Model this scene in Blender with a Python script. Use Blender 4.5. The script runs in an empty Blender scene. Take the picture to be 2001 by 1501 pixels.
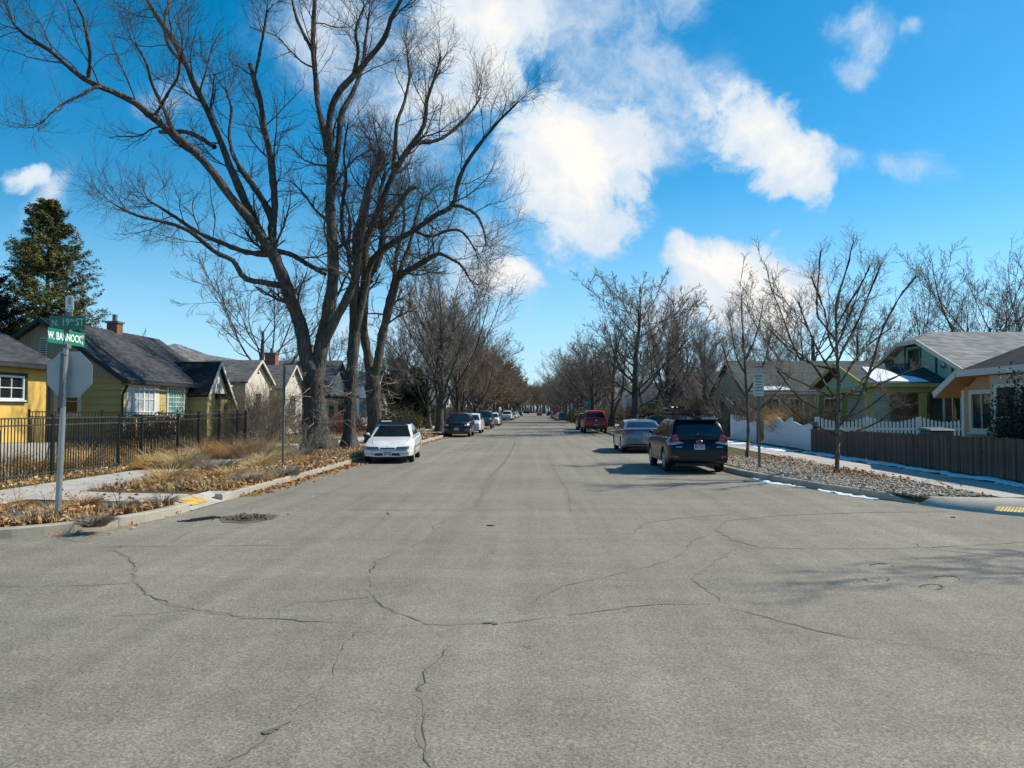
import bpy, bmesh, math, random
import numpy as np
from mathutils import Vector, Matrix, Euler
from mathutils.bvhtree import BVHTree

S = bpy.context.scene
COL = S.collection
R = math.radians
FPX = 1480.0                       # focal length in pixels of the 2001 px wide photograph
CAM = Vector((0.0, 0.0, 1.85))

# ------------------------------------------------------------------ camera
cd = bpy.data.cameras.new('camera')
cam = bpy.data.objects.new('camera', cd)
COL.objects.link(cam)
cd.sensor_width = 36.0
cd.lens = 36.0 * FPX / 2001.0
cd.clip_start = 0.1
cd.clip_end = 6000.0
cam.location = CAM
cam.rotation_euler = (R(90 + 2.03), 0, R(1.80))
S.camera = cam
CM = cam.rotation_euler.to_matrix()

# ------------------------------------------------------------------ light
SUN_EL, SUN_AZ = R(42), R(70)      # azimuth clockwise from +Y
sun_dir = Vector((math.sin(SUN_AZ) * math.cos(SUN_EL), math.cos(SUN_AZ) * math.cos(SUN_EL), math.sin(SUN_EL)))
sl = bpy.data.lights.new('sun', 'SUN')
sl.energy = 4.8
sl.angle = R(0.5)
sl.color = (1.0, 0.92, 0.79)
so = bpy.data.objects.new('sun', sl)
so.rotation_euler = sun_dir.to_track_quat('Z', 'Y').to_euler()
so.location = (30, 30, 60)
COL.objects.link(so)
S.view_settings.view_transform = 'Standard'
S.view_settings.look = 'None'
S.view_settings.exposure = 0.32
S.view_settings.gamma = 1.0
S.cycles.use_denoising = True
S.cycles.max_bounces = 6
S.cycles.diffuse_bounces = 3
S.cycles.glossy_bounces = 3
S.cycles.transparent_max_bounces = 8

def pix_dir(px, py):
    d = CM @ Vector(((px - 1000.5) / FPX, (750.5 - py) / FPX, -1.0))
    return d
def W(px, py, Y):
    """world point seen at pixel (px, py) of the photograph, at road distance Y"""
    d = pix_dir(px, py)
    return CAM + d * (Y / d.y)
def G(px, py, z=0.0):
    d = pix_dir(px, py)
    return CAM + d * ((z - CAM.z) / d.z)

# ------------------------------------------------------------------ world: sky and clouds
world = bpy.data.worlds.new('World')
S.world = world
world.use_nodes = True
nt = world.node_tree
nt.nodes.clear()
def wn(t, **kw):
    n = nt.nodes.new(t)
    for k, v in kw.items():
        setattr(n, k, v)
    return n
def wl(a, b):
    nt.links.new(a, b)
def wmath(op, a, b=None, c=None, clamp=False):
    n = wn('ShaderNodeMath', operation=op)
    n.use_clamp = clamp
    for i, x in enumerate((a, b, c)):
        if x is None:
            continue
        if isinstance(x, (int, float)):
            n.inputs[i].default_value = x
        else:
            wl(x, n.inputs[i])
    return n.outputs[0]
def wmaprange(v, a, b, c, d, smooth=True):
    n = wn('ShaderNodeMapRange')
    n.interpolation_type = 'SMOOTHSTEP' if smooth else 'LINEAR'
    wl(v, n.inputs[0])
    for i, x in zip((1, 2, 3, 4), (a, b, c, d)):
        n.inputs[i].default_value = x
    return n.outputs[0]
def wmixc(f, a, b):
    n = wn('ShaderNodeMix', data_type='RGBA')
    for s, x in ((0, f), (6, a), (7, b)):
        if isinstance(x, (int, float)):
            n.inputs[s].default_value = x
        elif isinstance(x, tuple):
            n.inputs[s].default_value = (*x, 1)
        else:
            wl(x, n.inputs[s])
    return n.outputs[2]

sky = wn('ShaderNodeTexSky', sky_type='NISHITA')
sky.sun_disc = False
sky.sun_elevation = SUN_EL
sky.sun_rotation = SUN_AZ
sky.altitude = 800
sky.air_density = 1.0
sky.dust_density = 0.6
sky.ozone_density = 2.2
hs = wn('ShaderNodeHueSaturation')
hs.inputs['Hue'].default_value = 0.486
hs.inputs['Saturation'].default_value = 1.48
hs.inputs['Value'].default_value = 1.0
wl(sky.outputs[0], hs.inputs['Color'])
skycol = hs.outputs[0]

tc = wn('ShaderNodeTexCoord')
sep = wn('ShaderNodeSeparateXYZ')
wl(tc.outputs['Generated'], sep.inputs[0])
dy = wmath('MAXIMUM', sep.outputs[1], 0.05)
U = wmath('DIVIDE', sep.outputs[0], dy)
V = wmath('DIVIDE', sep.outputs[2], dy)
comb = wn('ShaderNodeCombineXYZ')
wl(U, comb.inputs[0]); wl(V, comb.inputs[1])
# warp the coordinates so the cloud outlines curl
nw = wn('ShaderNodeTexNoise')
nw.inputs['Scale'].default_value = 7.0
nw.inputs['Detail'].default_value = 4.0
wl(comb.outputs[0], nw.inputs['Vector'])
vs = wn('ShaderNodeVectorMath', operation='SUBTRACT')
wl(nw.outputs['Color'], vs.inputs[0]); vs.inputs[1].default_value = (0.5, 0.5, 0.5)
vm = wn('ShaderNodeVectorMath', operation='SCALE')
wl(vs.outputs[0], vm.inputs[0]); vm.inputs['Scale'].default_value = 0.10
va = wn('ShaderNodeVectorMath', operation='ADD')
wl(comb.outputs[0], va.inputs[0]); wl(vm.outputs[0], va.inputs[1])
UVW = va.outputs[0]

def uv_of(px, py):
    d = pix_dir(px, py)
    return d.x / d.y, d.z / d.y
# (centre px, py, radius x, radius y, tilt in degrees, strength): directions of the cumulus banks
BLOBS = [
    (1120, 300, 140, 130, 0, 1.25), (1060, 320, 110, 90, 0, .8), (1135, 410, 95, 110, 0, .9), (1000, 330, 140, 70, 0, .5), (1190, 230, 75, 60, 0, .8),
    (930, 60, 150, 150, 0, .95), (890, 150, 110, 110, 0, .75), (640, 60, 150, 110, 0, .55), (740, 130, 160, 150, 0, .42), (860, 260, 110, 90, 0, .42),
    (1140, 40, 150, 110, -20, .6), (1240, 140, 140, 90, -30, .6), (1265, 250, 100, 80, 0, .55), (1370, 160, 100, 50, -20, .46), (1200, -40, 200, 90, 0, .55), (1310, 210, 80, 40, -10, .36),
    (1460, 240, 105, 80, -35, 1.0), (1530, 310, 110, 65, -35, 1.0), (1430, 210, 60, 55, 0, .8), (1640, 330, 60, 32, -20, .52),
    (1640, 30, 75, 45, 0, .62), (1690, 80, 60, 50, 30, .5), (1655, 125, 55, 40, 0, .6), (1780, 70, 30, 20, 0, .4),
    (1770, 340, 85, 30, 0, .4), (1800, 335, 40, 28, 0, .44),
    (1325, 500, 60, 50, 0, .95), (1440, 540, 120, 80, 0, 1.25), (1500, 575, 95, 80, 0, 1.1), (1400, 590, 100, 60, 0, .8), (1420, 610, 180, 80, 0, .66), (1340, 580, 110, 70, 0, .5), (1390, 520, 60, 40, 0, .8),
    (990, 545, 66, 50, 0, 1.1), (930, 510, 90, 110, 0, .6), (900, 600, 140, 100, 0, .5), (880, 470, 70, 80, 0, .42),
    (45, 328, 52, 30, 0, .85), (95, 365, 50, 30, 30, .6), (320, 200, 85, 45, 0, .46), (90, 400, 60, 40, 20, .4),
    (700, 650, 150, 50, 0, .4), (1040, 690, 150, 60, 0, .3),
]
def blob_field(blobs):
    field = None
    for (px, py, rx, ry, tilt, st) in blobs:
        u0, v0 = uv_of(px, py)
        mp = wn('ShaderNodeMapping', vector_type='TEXTURE')
        mp.inputs['Location'].default_value = (u0, v0, 0)
        mp.inputs['Rotation'].default_value = (0, 0, R(tilt))
        mp.inputs['Scale'].default_value = (rx / FPX * 1.5, ry / FPX * 1.5, 1)
        wl(UVW, mp.inputs['Vector'])
        ln = wn('ShaderNodeVectorMath', operation='LENGTH')
        wl(mp.outputs[0], ln.inputs[0])
        fall = wmaprange(ln.outputs['Value'], 0.05, 1.25, st, 0.0)
        field = fall if field is None else wmath('SMOOTH_MAX', field, fall, 0.12)
    return field
def cnoise(vec, scale, detail=9.0, rough=.58):
    n_ = wn('ShaderNodeTexNoise')
    n_.inputs['Scale'].default_value = scale
    n_.inputs['Detail'].default_value = detail
    n_.inputs['Roughness'].default_value = rough
    wl(vec, n_.inputs['Vector'])
    return n_.outputs['Fac']
heaps = blob_field([b_ for b_ in BLOBS if b_[5] >= .7])
veils = blob_field([b_ for b_ in BLOBS if b_[5] < .7])
n1c = wmath('SUBTRACT', cnoise(UVW, 9.0, 12, .66), 0.5)
n3c = wmath('SUBTRACT', cnoise(UVW, 6.5, 12, .68), 0.5)
front = wmaprange(sep.outputs[1], 0.05, 0.25, 0.0, 1.0)
densA = wmath('MULTIPLY_ADD', n1c, 1.9, heaps)
alphaA = wmath('MULTIPLY', wmaprange(densA, 0.30, 0.66, 0.0, 1.0), wmaprange(heaps, 0.0, 0.35, 0.0, 1.0))
densB = wmath('MULTIPLY_ADD', n3c, 2.0, veils)
alphaB = wmath('MULTIPLY', wmath('MULTIPLY', wmaprange(densB, 0.05, 0.85, 0.0, 1.0), wmaprange(veils, 0.02, 0.35, 0.0, 1.0)), .90)
inv = wmath('MULTIPLY', wmath('SUBTRACT', 1.0, alphaA), wmath('SUBTRACT', 1.0, alphaB))
alpha = wmath('MULTIPLY', wmath('SUBTRACT', 1.0, inv), front)
# billows: brighter where the cloud thins towards the sun
sh = wn('ShaderNodeVectorMath', operation='ADD')
wl(UVW, sh.inputs[0]); sh.inputs[1].default_value = (0.030, 0.030, 0)
relief = wmath('SUBTRACT', cnoise(UVW, 8.0, 7, .55), cnoise(sh.outputs[0], 8.0, 7, .55))
lit = wmaprange(relief, -0.16, 0.05, 0.0, 1.0)
thick = wmaprange(densA, 0.30, 1.15, 0.0, 1.0)
CW = 6.5
veilc = wmixc(wmaprange(densB, .1, .9, 0.0, 1.0), (3.4, 4.6, 5.9), (4.7, 5.2, 5.8))
core = wmixc(lit, (5.2, 5.5, 6.0), (CW, CW * .975, CW * .925))
shade = wmixc(thick, veilc, core)
# haze band close to the horizon
hz = wmaprange(V, 0.0, 0.34, 0.62, 0.0)
skyh = wmixc(wmath('MULTIPLY', hz, front), skycol, (2.9, 5.1, 7.2))
final = wmixc(alpha, skyh, shade)
bg = wn('ShaderNodeBackground')
bg.inputs['Strength'].default_value = 0.125
wl(final, bg.inputs['Color'])
wo = wn('ShaderNodeOutputWorld')
wl(bg.outputs[0], wo.inputs[0])
world.cycles.sampling_method = 'MANUAL'
world.cycles.sample_map_resolution = 512

# ------------------------------------------------------------------ helpers
def tag(o, label=None, cat=None, group=None, kind=None):
    if label: o['label'] = label
    if cat: o['category'] = cat
    if group: o['group'] = group
    if kind: o['kind'] = kind
    return o

def empty(name, loc, rz=0.0, label=None, cat=None, group=None):
    o = bpy.data.objects.new(name, None)
    o.empty_display_size = 0.3
    COL.objects.link(o)
    o.location = loc
    o.rotation_euler = (0, 0, rz)
    return tag(o, label, cat, group)

def np_mesh(name, verts, quads=None, tris=None, smooth=False):
    """fast mesh from numpy arrays"""
    me = bpy.data.meshes.new(name)
    verts = np.asarray(verts, dtype=np.float32).reshape(-1, 3)
    nq = 0 if quads is None else len(quads)
    ntr = 0 if tris is None else len(tris)
    me.vertices.add(len(verts))
    me.vertices.foreach_set('co', verts.ravel())
    loops, starts = [], []
    if nq:
        loops.append(np.asarray(quads, dtype=np.int32).ravel())
        starts.append(np.arange(nq, dtype=np.int32) * 4)
    if ntr:
        loops.append(np.asarray(tris, dtype=np.int32).ravel())
        starts.append(np.arange(ntr, dtype=np.int32) * 3 + nq * 4)
    loops = np.concatenate(loops); starts = np.concatenate(starts)
    me.loops.add(len(loops))
    me.loops.foreach_set('vertex_index', loops)
    me.polygons.add(len(starts))
    me.polygons.foreach_set('loop_start', starts)
    if smooth:
        me.polygons.foreach_set('use_smooth', np.ones(len(starts), dtype=bool))
    me.update(calc_edges=True)
    return me

def link(name, me, mat=None, parent=None, loc=None):
    o = bpy.data.objects.new(name, me)
    COL.objects.link(o)
    if mat is not None:
        for m in (mat if isinstance(mat, (list, tuple)) else [mat]):
            me.materials.append(m)
    if parent is not None: o.parent = parent
    if loc is not None: o.location = loc
    return o

class MB:
    """collects shapes (in world or local coordinates) and links them as ONE mesh"""
    def __init__(s):
        s.v = []; s.f = []; s.mi = []; s.cur = 0
    def add(s, vs, fs):
        b = len(s.v)
        s.v += [tuple(v) for v in vs]
        for f in fs:
            s.f.append(tuple(b + i for i in f)); s.mi.append(s.cur)
        return s
    def box(s, x0, x1, y0, y1, z0, z1):
        if x0 > x1: x0, x1 = x1, x0
        if y0 > y1: y0, y1 = y1, y0
        if z0 > z1: z0, z1 = z1, z0
        return s.add([(x0,y0,z0),(x1,y0,z0),(x1,y1,z0),(x0,y1,z0),(x0,y0,z1),(x1,y0,z1),(x1,y1,z1),(x0,y1,z1)],
                     [(0,3,2,1),(4,5,6,7),(0,1,5,4),(1,2,6,5),(2,3,7,6),(3,0,4,7)])
    def bar(s, a, b, w, h=None, up=(0,0,1)):
        h = h or w
        a, b = Vector(a), Vector(b); t = (b - a)
        if t.length < 1e-6: return s
        t.normalize(); u = Vector(up)
        if abs(t.dot(u)) > .98: u = Vector((1,0,0)) if abs(t.x) < .9 else Vector((0,1,0))
        n = t.cross(u).normalized(); u = n.cross(t).normalized()
        vs = []
        for p in (a, b):
            for i, j in ((-1,-1),(1,-1),(1,1),(-1,1)):
                vs.append(p + n * (i * w / 2) + u * (j * h / 2))
        return s.add(vs, [(0,3,2,1),(4,5,6,7),(0,1,5,4),(1,2,6,5),(2,3,7,6),(3,0,4,7)])
    def tube(s, pts, rad, n=8, cap=True):
        pts = [Vector(p) for p in pts]
        if isinstance(rad, (int, float)): rad = [rad] * len(pts)
        rings = []
        u = None
        for i, p in enumerate(pts):
            t = (pts[min(i+1, len(pts)-1)] - pts[max(i-1, 0)]).normalized()
            if u is None:
                u = t.orthogonal().normalized()
            u = (u - t * u.dot(t)).normalized()
            v = t.cross(u)
            rings.append([p + (u * math.cos(2*math.pi*k/n) + v * math.sin(2*math.pi*k/n)) * rad[i] for k in range(n)])
        vs = [q for r in rings for q in r]
        fs = []
        for i in range(len(pts)-1):
            for k in range(n):
                fs.append((i*n+k, i*n+(k+1)%n, (i+1)*n+(k+1)%n, (i+1)*n+k))
        if cap:
            fs.append(tuple(reversed(range(n))))
            fs.append(tuple((len(pts)-1)*n+k for k in range(n)))
        return s.add(vs, fs)
    def prism(s, poly, d0, d1, axis='z'):
        """polygon of 2D points extruded along an axis: x -> (y,z), y -> (x,z), z -> (x,y)"""
        def mk(p, d):
            return {'x': (d, p[0], p[1]), 'y': (p[0], d, p[1]), 'z': (p[0], p[1], d)}[axis]
        n = len(poly)
        vs = [mk(p, d0) for p in poly] + [mk(p, d1) for p in poly]
        fs = [tuple(reversed(range(n))), tuple(range(n, 2*n))]
        fs += [(i, (i+1)%n, n+(i+1)%n, n+i) for i in range(n)]
        return s.add(vs, fs)
    def slab(s, quad, th):
        """a quad (4 points, outward side up) thickened downwards along its normal"""
        q = [Vector(p) for p in quad]
        nrm = (q[1]-q[0]).cross(q[-1]-q[0]).normalized()
        n = len(q)
        low = [p - nrm * th for p in q]
        fs = [tuple(range(n)), tuple(reversed(range(n, 2*n)))]
        fs += [(i, n+i, n+(i+1)%n, (i+1)%n) for i in range(n)]
        return s.add(q + low, fs)
    def build(s, name, mat, parent=None, smooth=False, bevel=0.0, local=False, recalc=True):
        me = bpy.data.meshes.new(name)
        off = Vector((0,0,0))
        if parent is not None and not local:
            p = parent
            while p is not None:
                off = off + p.location; p = p.parent
        me.from_pydata([tuple(Vector(v) - off) for v in s.v], [], s.f)
        for m in (mat if isinstance(mat, (list, tuple)) else [mat]):
            me.materials.append(m)
        if len(me.materials) > 1:
            me.polygons.foreach_set('material_index', s.mi)
        if recalc:
            bm = bmesh.new(); bm.from_mesh(me)
            bmesh.ops.recalc_face_normals(bm, faces=bm.faces)
            if bevel:
                es = [e for e in bm.edges if len(e.link_faces) == 2 and e.calc_face_angle(0) > 0.6]
                bmesh.ops.bevel(bm, geom=es, offset=bevel, segments=1, affect='EDGES', clamp_overlap=True)
            bm.to_mesh(me); bm.free()
        if smooth:
            me.polygons.foreach_set('use_smooth', [True] * len(me.polygons))
        me.update()
        o = bpy.data.objects.new(name, me)
        COL.objects.link(o)
        if parent is not None: o.parent = parent
        return o

# ------------------------------------------------------------------ materials
MATS = {}
class NT:
    def __init__(s, name):
        s.m = bpy.data.materials.new(name)
        s.m.use_nodes = True
        s.t = s.m.node_tree
        s.b = s.t.nodes['Principled BSDF']
        s.tc = None
    def n(s, t, **kw):
        x = s.t.nodes.new(t)
        for k, v in kw.items(): setattr(x, k, v)
        return x
    def l(s, a, b): s.t.links.new(a, b)
    def coord(s, scale=(1,1,1), rot=(0,0,0), which='Object'):
        if s.tc is None: s.tc = s.n('ShaderNodeTexCoord')
        m = s.n('ShaderNodeMapping')
        m.inputs['Scale'].default_value = scale
        m.inputs['Rotation'].default_value = rot
        s.l(s.tc.outputs[which], m.inputs[0])
        return m.outputs[0]
    def noise(s, vec, scale=1.0, detail=3.0, rough=0.5, dist=0.0):
        x = s.n('ShaderNodeTexNoise')
        x.inputs['Scale'].default_value = scale
        x.inputs['Detail'].default_value = detail
        x.inputs['Roughness'].default_value = rough
        x.inputs['Distortion'].default_value = dist
        if vec is not None: s.l(vec, x.inputs['Vector'])
        return x.outputs['Fac']
    def voro(s, vec, scale, feature='F1', out='Distance'):
        x = s.n('ShaderNodeTexVoronoi', feature=feature)
        x.inputs['Scale'].default_value = scale
        if vec is not None: s.l(vec, x.inputs['Vector'])
        return x.outputs[out]
    def math(s, op, a, b=None, c=None, clamp=False):
        x = s.n('ShaderNodeMath', operation=op); x.use_clamp = clamp
        for i, y in enumerate((a, b, c)):
            if y is None: continue
            if isinstance(y, (int, float)): x.inputs[i].default_value = y
            else: s.l(y, x.inputs[i])
        return x.outputs[0]
    def rng(s, v, a, b, c=0.0, d=1.0, smooth=False):
        x = s.n('ShaderNodeMapRange')
        if smooth: x.interpolation_type = 'SMOOTHSTEP'
        s.l(v, x.inputs[0])
        for i, y in zip((1,2,3,4), (a,b,c,d)): x.inputs[i].default_value = y
        return x.outputs[0]
    def mix(s, f, a, b, mode='MIX'):
        x = s.n('ShaderNodeMix', data_type='RGBA', blend_type=mode)
        for i, y in ((0, f), (6, a), (7, b)):
            if isinstance(y, (int, float)): x.inputs[i].default_value = y
            elif isinstance(y, tuple): x.inputs[i].default_value = (*y[:3], 1)
            else: s.l(y, x.inputs[i])
        return x.outputs[2]
    def sep(s, vec):
        x = s.n('ShaderNodeSeparateXYZ'); s.l(vec, x.inputs[0]); return x.outputs
    def bump(s, h, strength=0.3, dist=0.02):
        x = s.n('ShaderNodeBump')
        x.inputs['Strength'].default_value = strength
        x.inputs['Distance'].default_value = dist
        s.l(h, x.inputs['Height'])
        s.l(x.outputs[0], s.b.inputs['Normal'])
    def set(s, color=None, rough=None, metal=None, spec=None, coat=None):
        if color is not None:
            if isinstance(color, tuple): s.b.inputs['Base Color'].default_value = (*color[:3], 1)
            else: s.l(color, s.b.inputs['Base Color'])
        if rough is not None:
            if isinstance(rough, (int, float)): s.b.inputs['Roughness'].default_value = rough
            else: s.l(rough, s.b.inputs['Roughness'])
        if metal is not None: s.b.inputs['Metallic'].default_value = metal
        if spec is not None: s.b.inputs['Specular IOR Level'].default_value = spec
        if coat is not None:
            s.b.inputs['Coat Weight'].default_value = coat
            s.b.inputs['Coat Roughness'].default_value = 0.04
        return s.m

def mul(c, k): return tuple(min(1, x * k) for x in c)

def plain(name, c, rough=0.6, var=0.12, scale=3.0, metal=0.0, spec=0.5, coat=None, bump=0.0):
    """painted or plain material with slight wear"""
    if name in MATS: return MATS[name]
    t = NT(name)
    v = t.coord()
    f = t.rng(t.noise(v, scale, 5, .6), .3, .7)
    t.set(t.mix(f, mul(c, 1 - var), mul(c, 1 + var)), rough, metal, spec, coat)
    if bump: t.bump(t.noise(v, scale * 8, 4), bump, .01)
    MATS[name] = t.m
    return t.m

def siding(name, c, pitch=0.18, lap=True, var=0.08, vertical=False):
    if name in MATS: return MATS[name]
    t = NT(name)
    v = t.coord()
    x, y, z = t.sep(v)
    a = t.math('ADD', x, y) if vertical else z
    fr = t.math('FRACT', t.math('DIVIDE', a, pitch))
    line = t.rng(fr, 0.0, 0.13, 0.0, 1.0, True)
    f = t.rng(t.noise(t.coord((.6,.6,3)), 2.0, 5, .6), .3, .7)
    col = t.mix(f, mul(c, 1 - var), mul(c, 1 + var))
    col = t.mix(t.rng(line, 0, 1, .45, 1.0), mul(c, .35), col)
    t.set(col, .6)
    h = t.math('SUBTRACT', 1.0, fr) if lap and not vertical else line
    t.bump(h, .5, .02)
    MATS[name] = t.m
    return t.m

def shingles(name, c, pitch=0.085, var=0.3):
    if name in MATS: return MATS[name]
    t = NT(name)
    v = t.coord()
    x, y, z = t.sep(v)
    rowf = t.math('DIVIDE', z, pitch)
    row = t.math('FLOOR', rowf)
    fr = t.math('FRACT', rowf)
    cb = t.n('ShaderNodeCombineXYZ')
    t.l(t.math('MULTIPLY', t.math('FLOOR', t.math('MULTIPLY', t.math('ADD', t.math('ADD', x, y), t.math('MULTIPLY', row, .37)), 3.2)), 1.7), cb.inputs[0])
    t.l(t.math('MULTIPLY', row, 2.3), cb.inputs[1])
    w = t.n('ShaderNodeTexWhiteNoise', noise_dimensions='2D')
    t.l(cb.outputs[0], w.inputs['Vector'])
    tab = t.rng(w.outputs['Value'], 0, 1, 1 - var, 1 + var)
    big = t.rng(t.noise(v, .8, 4, .6), .3, .7, .85, 1.15)
    gr = t.rng(t.noise(v, 60, 2, .7), .3, .7, .82, 1.18)
    k = t.math('MULTIPLY', t.math('MULTIPLY', tab, big), gr)
    k = t.math('MULTIPLY', k, t.rng(fr, 0.0, .14, .55, 1.0))
    x_ = t.n('ShaderNodeVectorMath', operation='SCALE'); x_.inputs[0].default_value = c
    t.l(k, x_.inputs['Scale'])
    t.set(x_.outputs[0], .9, spec=.2)
    t.bump(t.math('SUBTRACT', 1.0, fr), .5, .015)
    MATS[name] = t.m
    return t.m

def brick(name, c=(.24,.075,.045)):
    if name in MATS: return MATS[name]
    t = NT(name)
    x, y, z = t.sep(t.coord())
    cb = t.n('ShaderNodeCombineXYZ')
    t.l(t.math('ADD', x, y), cb.inputs[0]); t.l(z, cb.inputs[1])
    b = t.n('ShaderNodeTexBrick')
    b.inputs['Scale'].default_value = 4.5
    b.inputs['Color1'].default_value = (*c, 1)
    b.inputs['Color2'].default_value = (*mul(c, .6), 1)
    b.inputs['Mortar'].default_value = (.3,.28,.25,1)
    b.inputs['Mortar Size'].default_value = .012
    t.l(cb.outputs[0], b.inputs['Vector'])
    t.set(b.outputs['Color'], .85)
    MATS[name] = t.m
    return t.m

def bark(name, c1, c2, scale=1.0, b=.8):
    if name in MATS: return MATS[name]
    t = NT(name)
    v = t.coord((9*scale, 9*scale, 1.6*scale))
    n = t.noise(v, 1.0, 6, .65, .6)
    vo = t.voro(t.coord((6*scale, 6*scale, .9*scale)), 1.6, 'DISTANCE_TO_EDGE')
    ridge = t.rng(vo, 0, .22, 0, 1)
    f = t.math('MULTIPLY', t.rng(n, .3, .7), t.rng(ridge, 0, 1, .35, 1))
    big = t.rng(t.noise(t.coord(), .5, 3), .35, .65, .75, 1.25)
    x_ = t.n('ShaderNodeVectorMath', operation='SCALE')
    t.l(t.mix(f, c1, c2), x_.inputs[0]); t.l(big, x_.inputs['Scale'])
    t.set(x_.outputs[0], .95, spec=.15)
    t.bump(f, b, .05)
    MATS[name] = t.m
    return t.m

def twig(name, c, var=.35):
    if name in MATS: return MATS[name]
    t = NT(name)
    f = t.rng(t.noise(t.coord(), .7, 3), .3, .7)
    t.set(t.mix(f, mul(c, 1-var), mul(c, 1+var)), .8, spec=.2)
    MATS[name] = t.m
    return t.m

def foliage(name, c1, c2, scale=1.4, rough=.65):
    if name in MATS: return MATS[name]
    t = NT(name)
    v = t.coord()
    f = t.rng(t.noise(v, scale, 4, .7), .3, .7)
    g = t.rng(t.noise(v, scale * 14, 2), .3, .7)
    t.set(t.mix(t.math('MULTIPLY_ADD', g, .5, t.math('MULTIPLY', f, .5)), c1, c2), rough, spec=.2)
    MATS[name] = t.m
    return t.m

def paint(name, c, metal=0.0, rough=.28, coat=.9, spec=.5):
    if name in MATS: return MATS[name]
    t = NT(name)
    v = t.coord()
    z = t.sep(v)[2]
    d = t.math('MULTIPLY', t.rng(z, .75, .2, 0, .55 if sum(c) > .3 else .16), t.rng(t.noise(v, 5, 5, .6), .35, .7))   # road dust on the sills
    t.set(t.mix(d, c, (.17,.155,.13)), t.rng(d, 0, .5, rough, .7), metal, spec, coat)
    MATS[name] = t.m
    return t.m

M_black = plain('black_plastic', (.012,.012,.013), .45, .2, 8)
M_rubber = plain('tyre_rubber', (.018,.018,.018), .85, .25, 12)
M_chrome = plain('chrome', (.62,.62,.62), .18, .05, 4, metal=1.0)
M_alloy = plain('alloy', (.52,.52,.53), .4, .08, 6, metal=.6)
M_galv = plain('galvanised_steel', (.36,.38,.39), .42, .14, 14, metal=.75)
M_galvdark = plain('weathered_steel', (.16,.165,.17), .6, .2, 10, metal=.4)
M_iron = plain('black_iron', (.010,.010,.011), .42, .25, 20)
M_white = plain('white_paint', (.74,.73,.70), .55, .05, 3)
M_cream = plain('cream_trim', (.62,.58,.48), .6, .06, 3)
M_conc = None
t = NT('window_glass'); t.set((.012,.018,.02), .04, spec=.8); M_glass = t.m
t = NT('car_glass'); t.set((.008,.014,.015), .03, spec=.7, coat=.3); M_cglass = t.m
t = NT('tail_lamp'); t.set((.32,.010,.014), .12, spec=.6, coat=1); M_red = t.m
t = NT('amber_lamp'); t.set((.75,.24,.05), .15, coat=1); M_amber = t.m
t = NT('clear_lamp'); t.set((.42,.43,.41), .2, metal=.2, coat=.5); M_lamp = t.m
t = NT('dark_lamp'); t.set((.10,.115,.12), .1, metal=.3, coat=1); M_lampd = t.m

# ------------------------------------------------------------------ ground, roads, kerbs, pavements
def concrete(name, c, joint=None, axis=1):
    if name in MATS: return MATS[name]
    t = NT(name)
    v = t.coord()
    f = t.rng(t.noise(v, 1.2, 6, .65), .3, .7)
    g = t.rng(t.noise(v, 45, 3, .7), .25, .75, .8, 1.2)
    x_ = t.n('ShaderNodeVectorMath', operation='SCALE')
    col = t.mix(f, mul(c, .78), mul(c, 1.14))
    if joint:
        fr = t.math('FRACT', t.math('DIVIDE', t.sep(v)[axis], joint))
        col = t.mix(t.rng(fr, 0, .018, .3, 1), mul(c, .3), col)
    t.l(col, x_.inputs[0]); t.l(g, x_.inputs['Scale'])
    t.set(x_.outputs[0], .85, spec=.3)
    t.bump(t.noise(v, 30, 4), .25, .01)
    MATS[name] = t.m
    return t.m
M_conc = concrete('concrete', (.40,.375,.33))
M_walk = concrete('concrete_walk', (.43,.40,.355), 1.5)
M_kerb = concrete('concrete_kerb', (.35,.32,.26), 2.4)

def asphalt():
    t = NT('asphalt')
    v = t.coord()
    x, y, z = t.sep(v)
    ag = t.voro(v, 85, 'F1', 'Color')
    ags = t.n('ShaderNodeSeparateColor'); t.l(ag, ags.inputs[0])
    st = t.rng(ags.outputs[0], 0, 1, .68, 1.32)
    ag2 = t.rng(t.noise(v, 30, 4, .75), .3, .7, .80, 1.20)
    mid = t.rng(t.noise(v, 5, 5, .65), .3, .7, .90, 1.10)
    big = t.rng(t.noise(v, .28, 6, .62), .3, .7, .84, 1.12)
    # faint wheel paths and drag marks that run along each road
    lng = t.rng(t.noise(t.coord((1.3,.035,1)), 1.6, 5, .6), .35, .65, .86, 1.08)
    lat = t.rng(t.noise(t.coord((.04,1.2,1)), 1.5, 5, .6), .35, .65, .93, 1.06)
    k = t.math('MULTIPLY', t.math('MULTIPLY', st, ag2), t.math('MULTIPLY', mid, big))
    k = t.math('MULTIPLY', k, t.math('MULTIPLY', lng, lat))
    warm = t.mix(t.rng(t.noise(v, .22, 3), .35, .65), (.222,.204,.163), (.242,.220,.172))
    x_ = t.n('ShaderNodeVectorMath', operation='SCALE')
    t.l(warm, x_.inputs[0]); t.l(k, x_.inputs['Scale'])
    t.set(x_.outputs[0], .82, spec=.3)
    h = t.math('ADD', t.math('MULTIPLY', ags.outputs[0], .6), t.noise(v, 40, 3))
    t.bump(h, .55, .012)
    return t.m
M_asph = asphalt()

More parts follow.
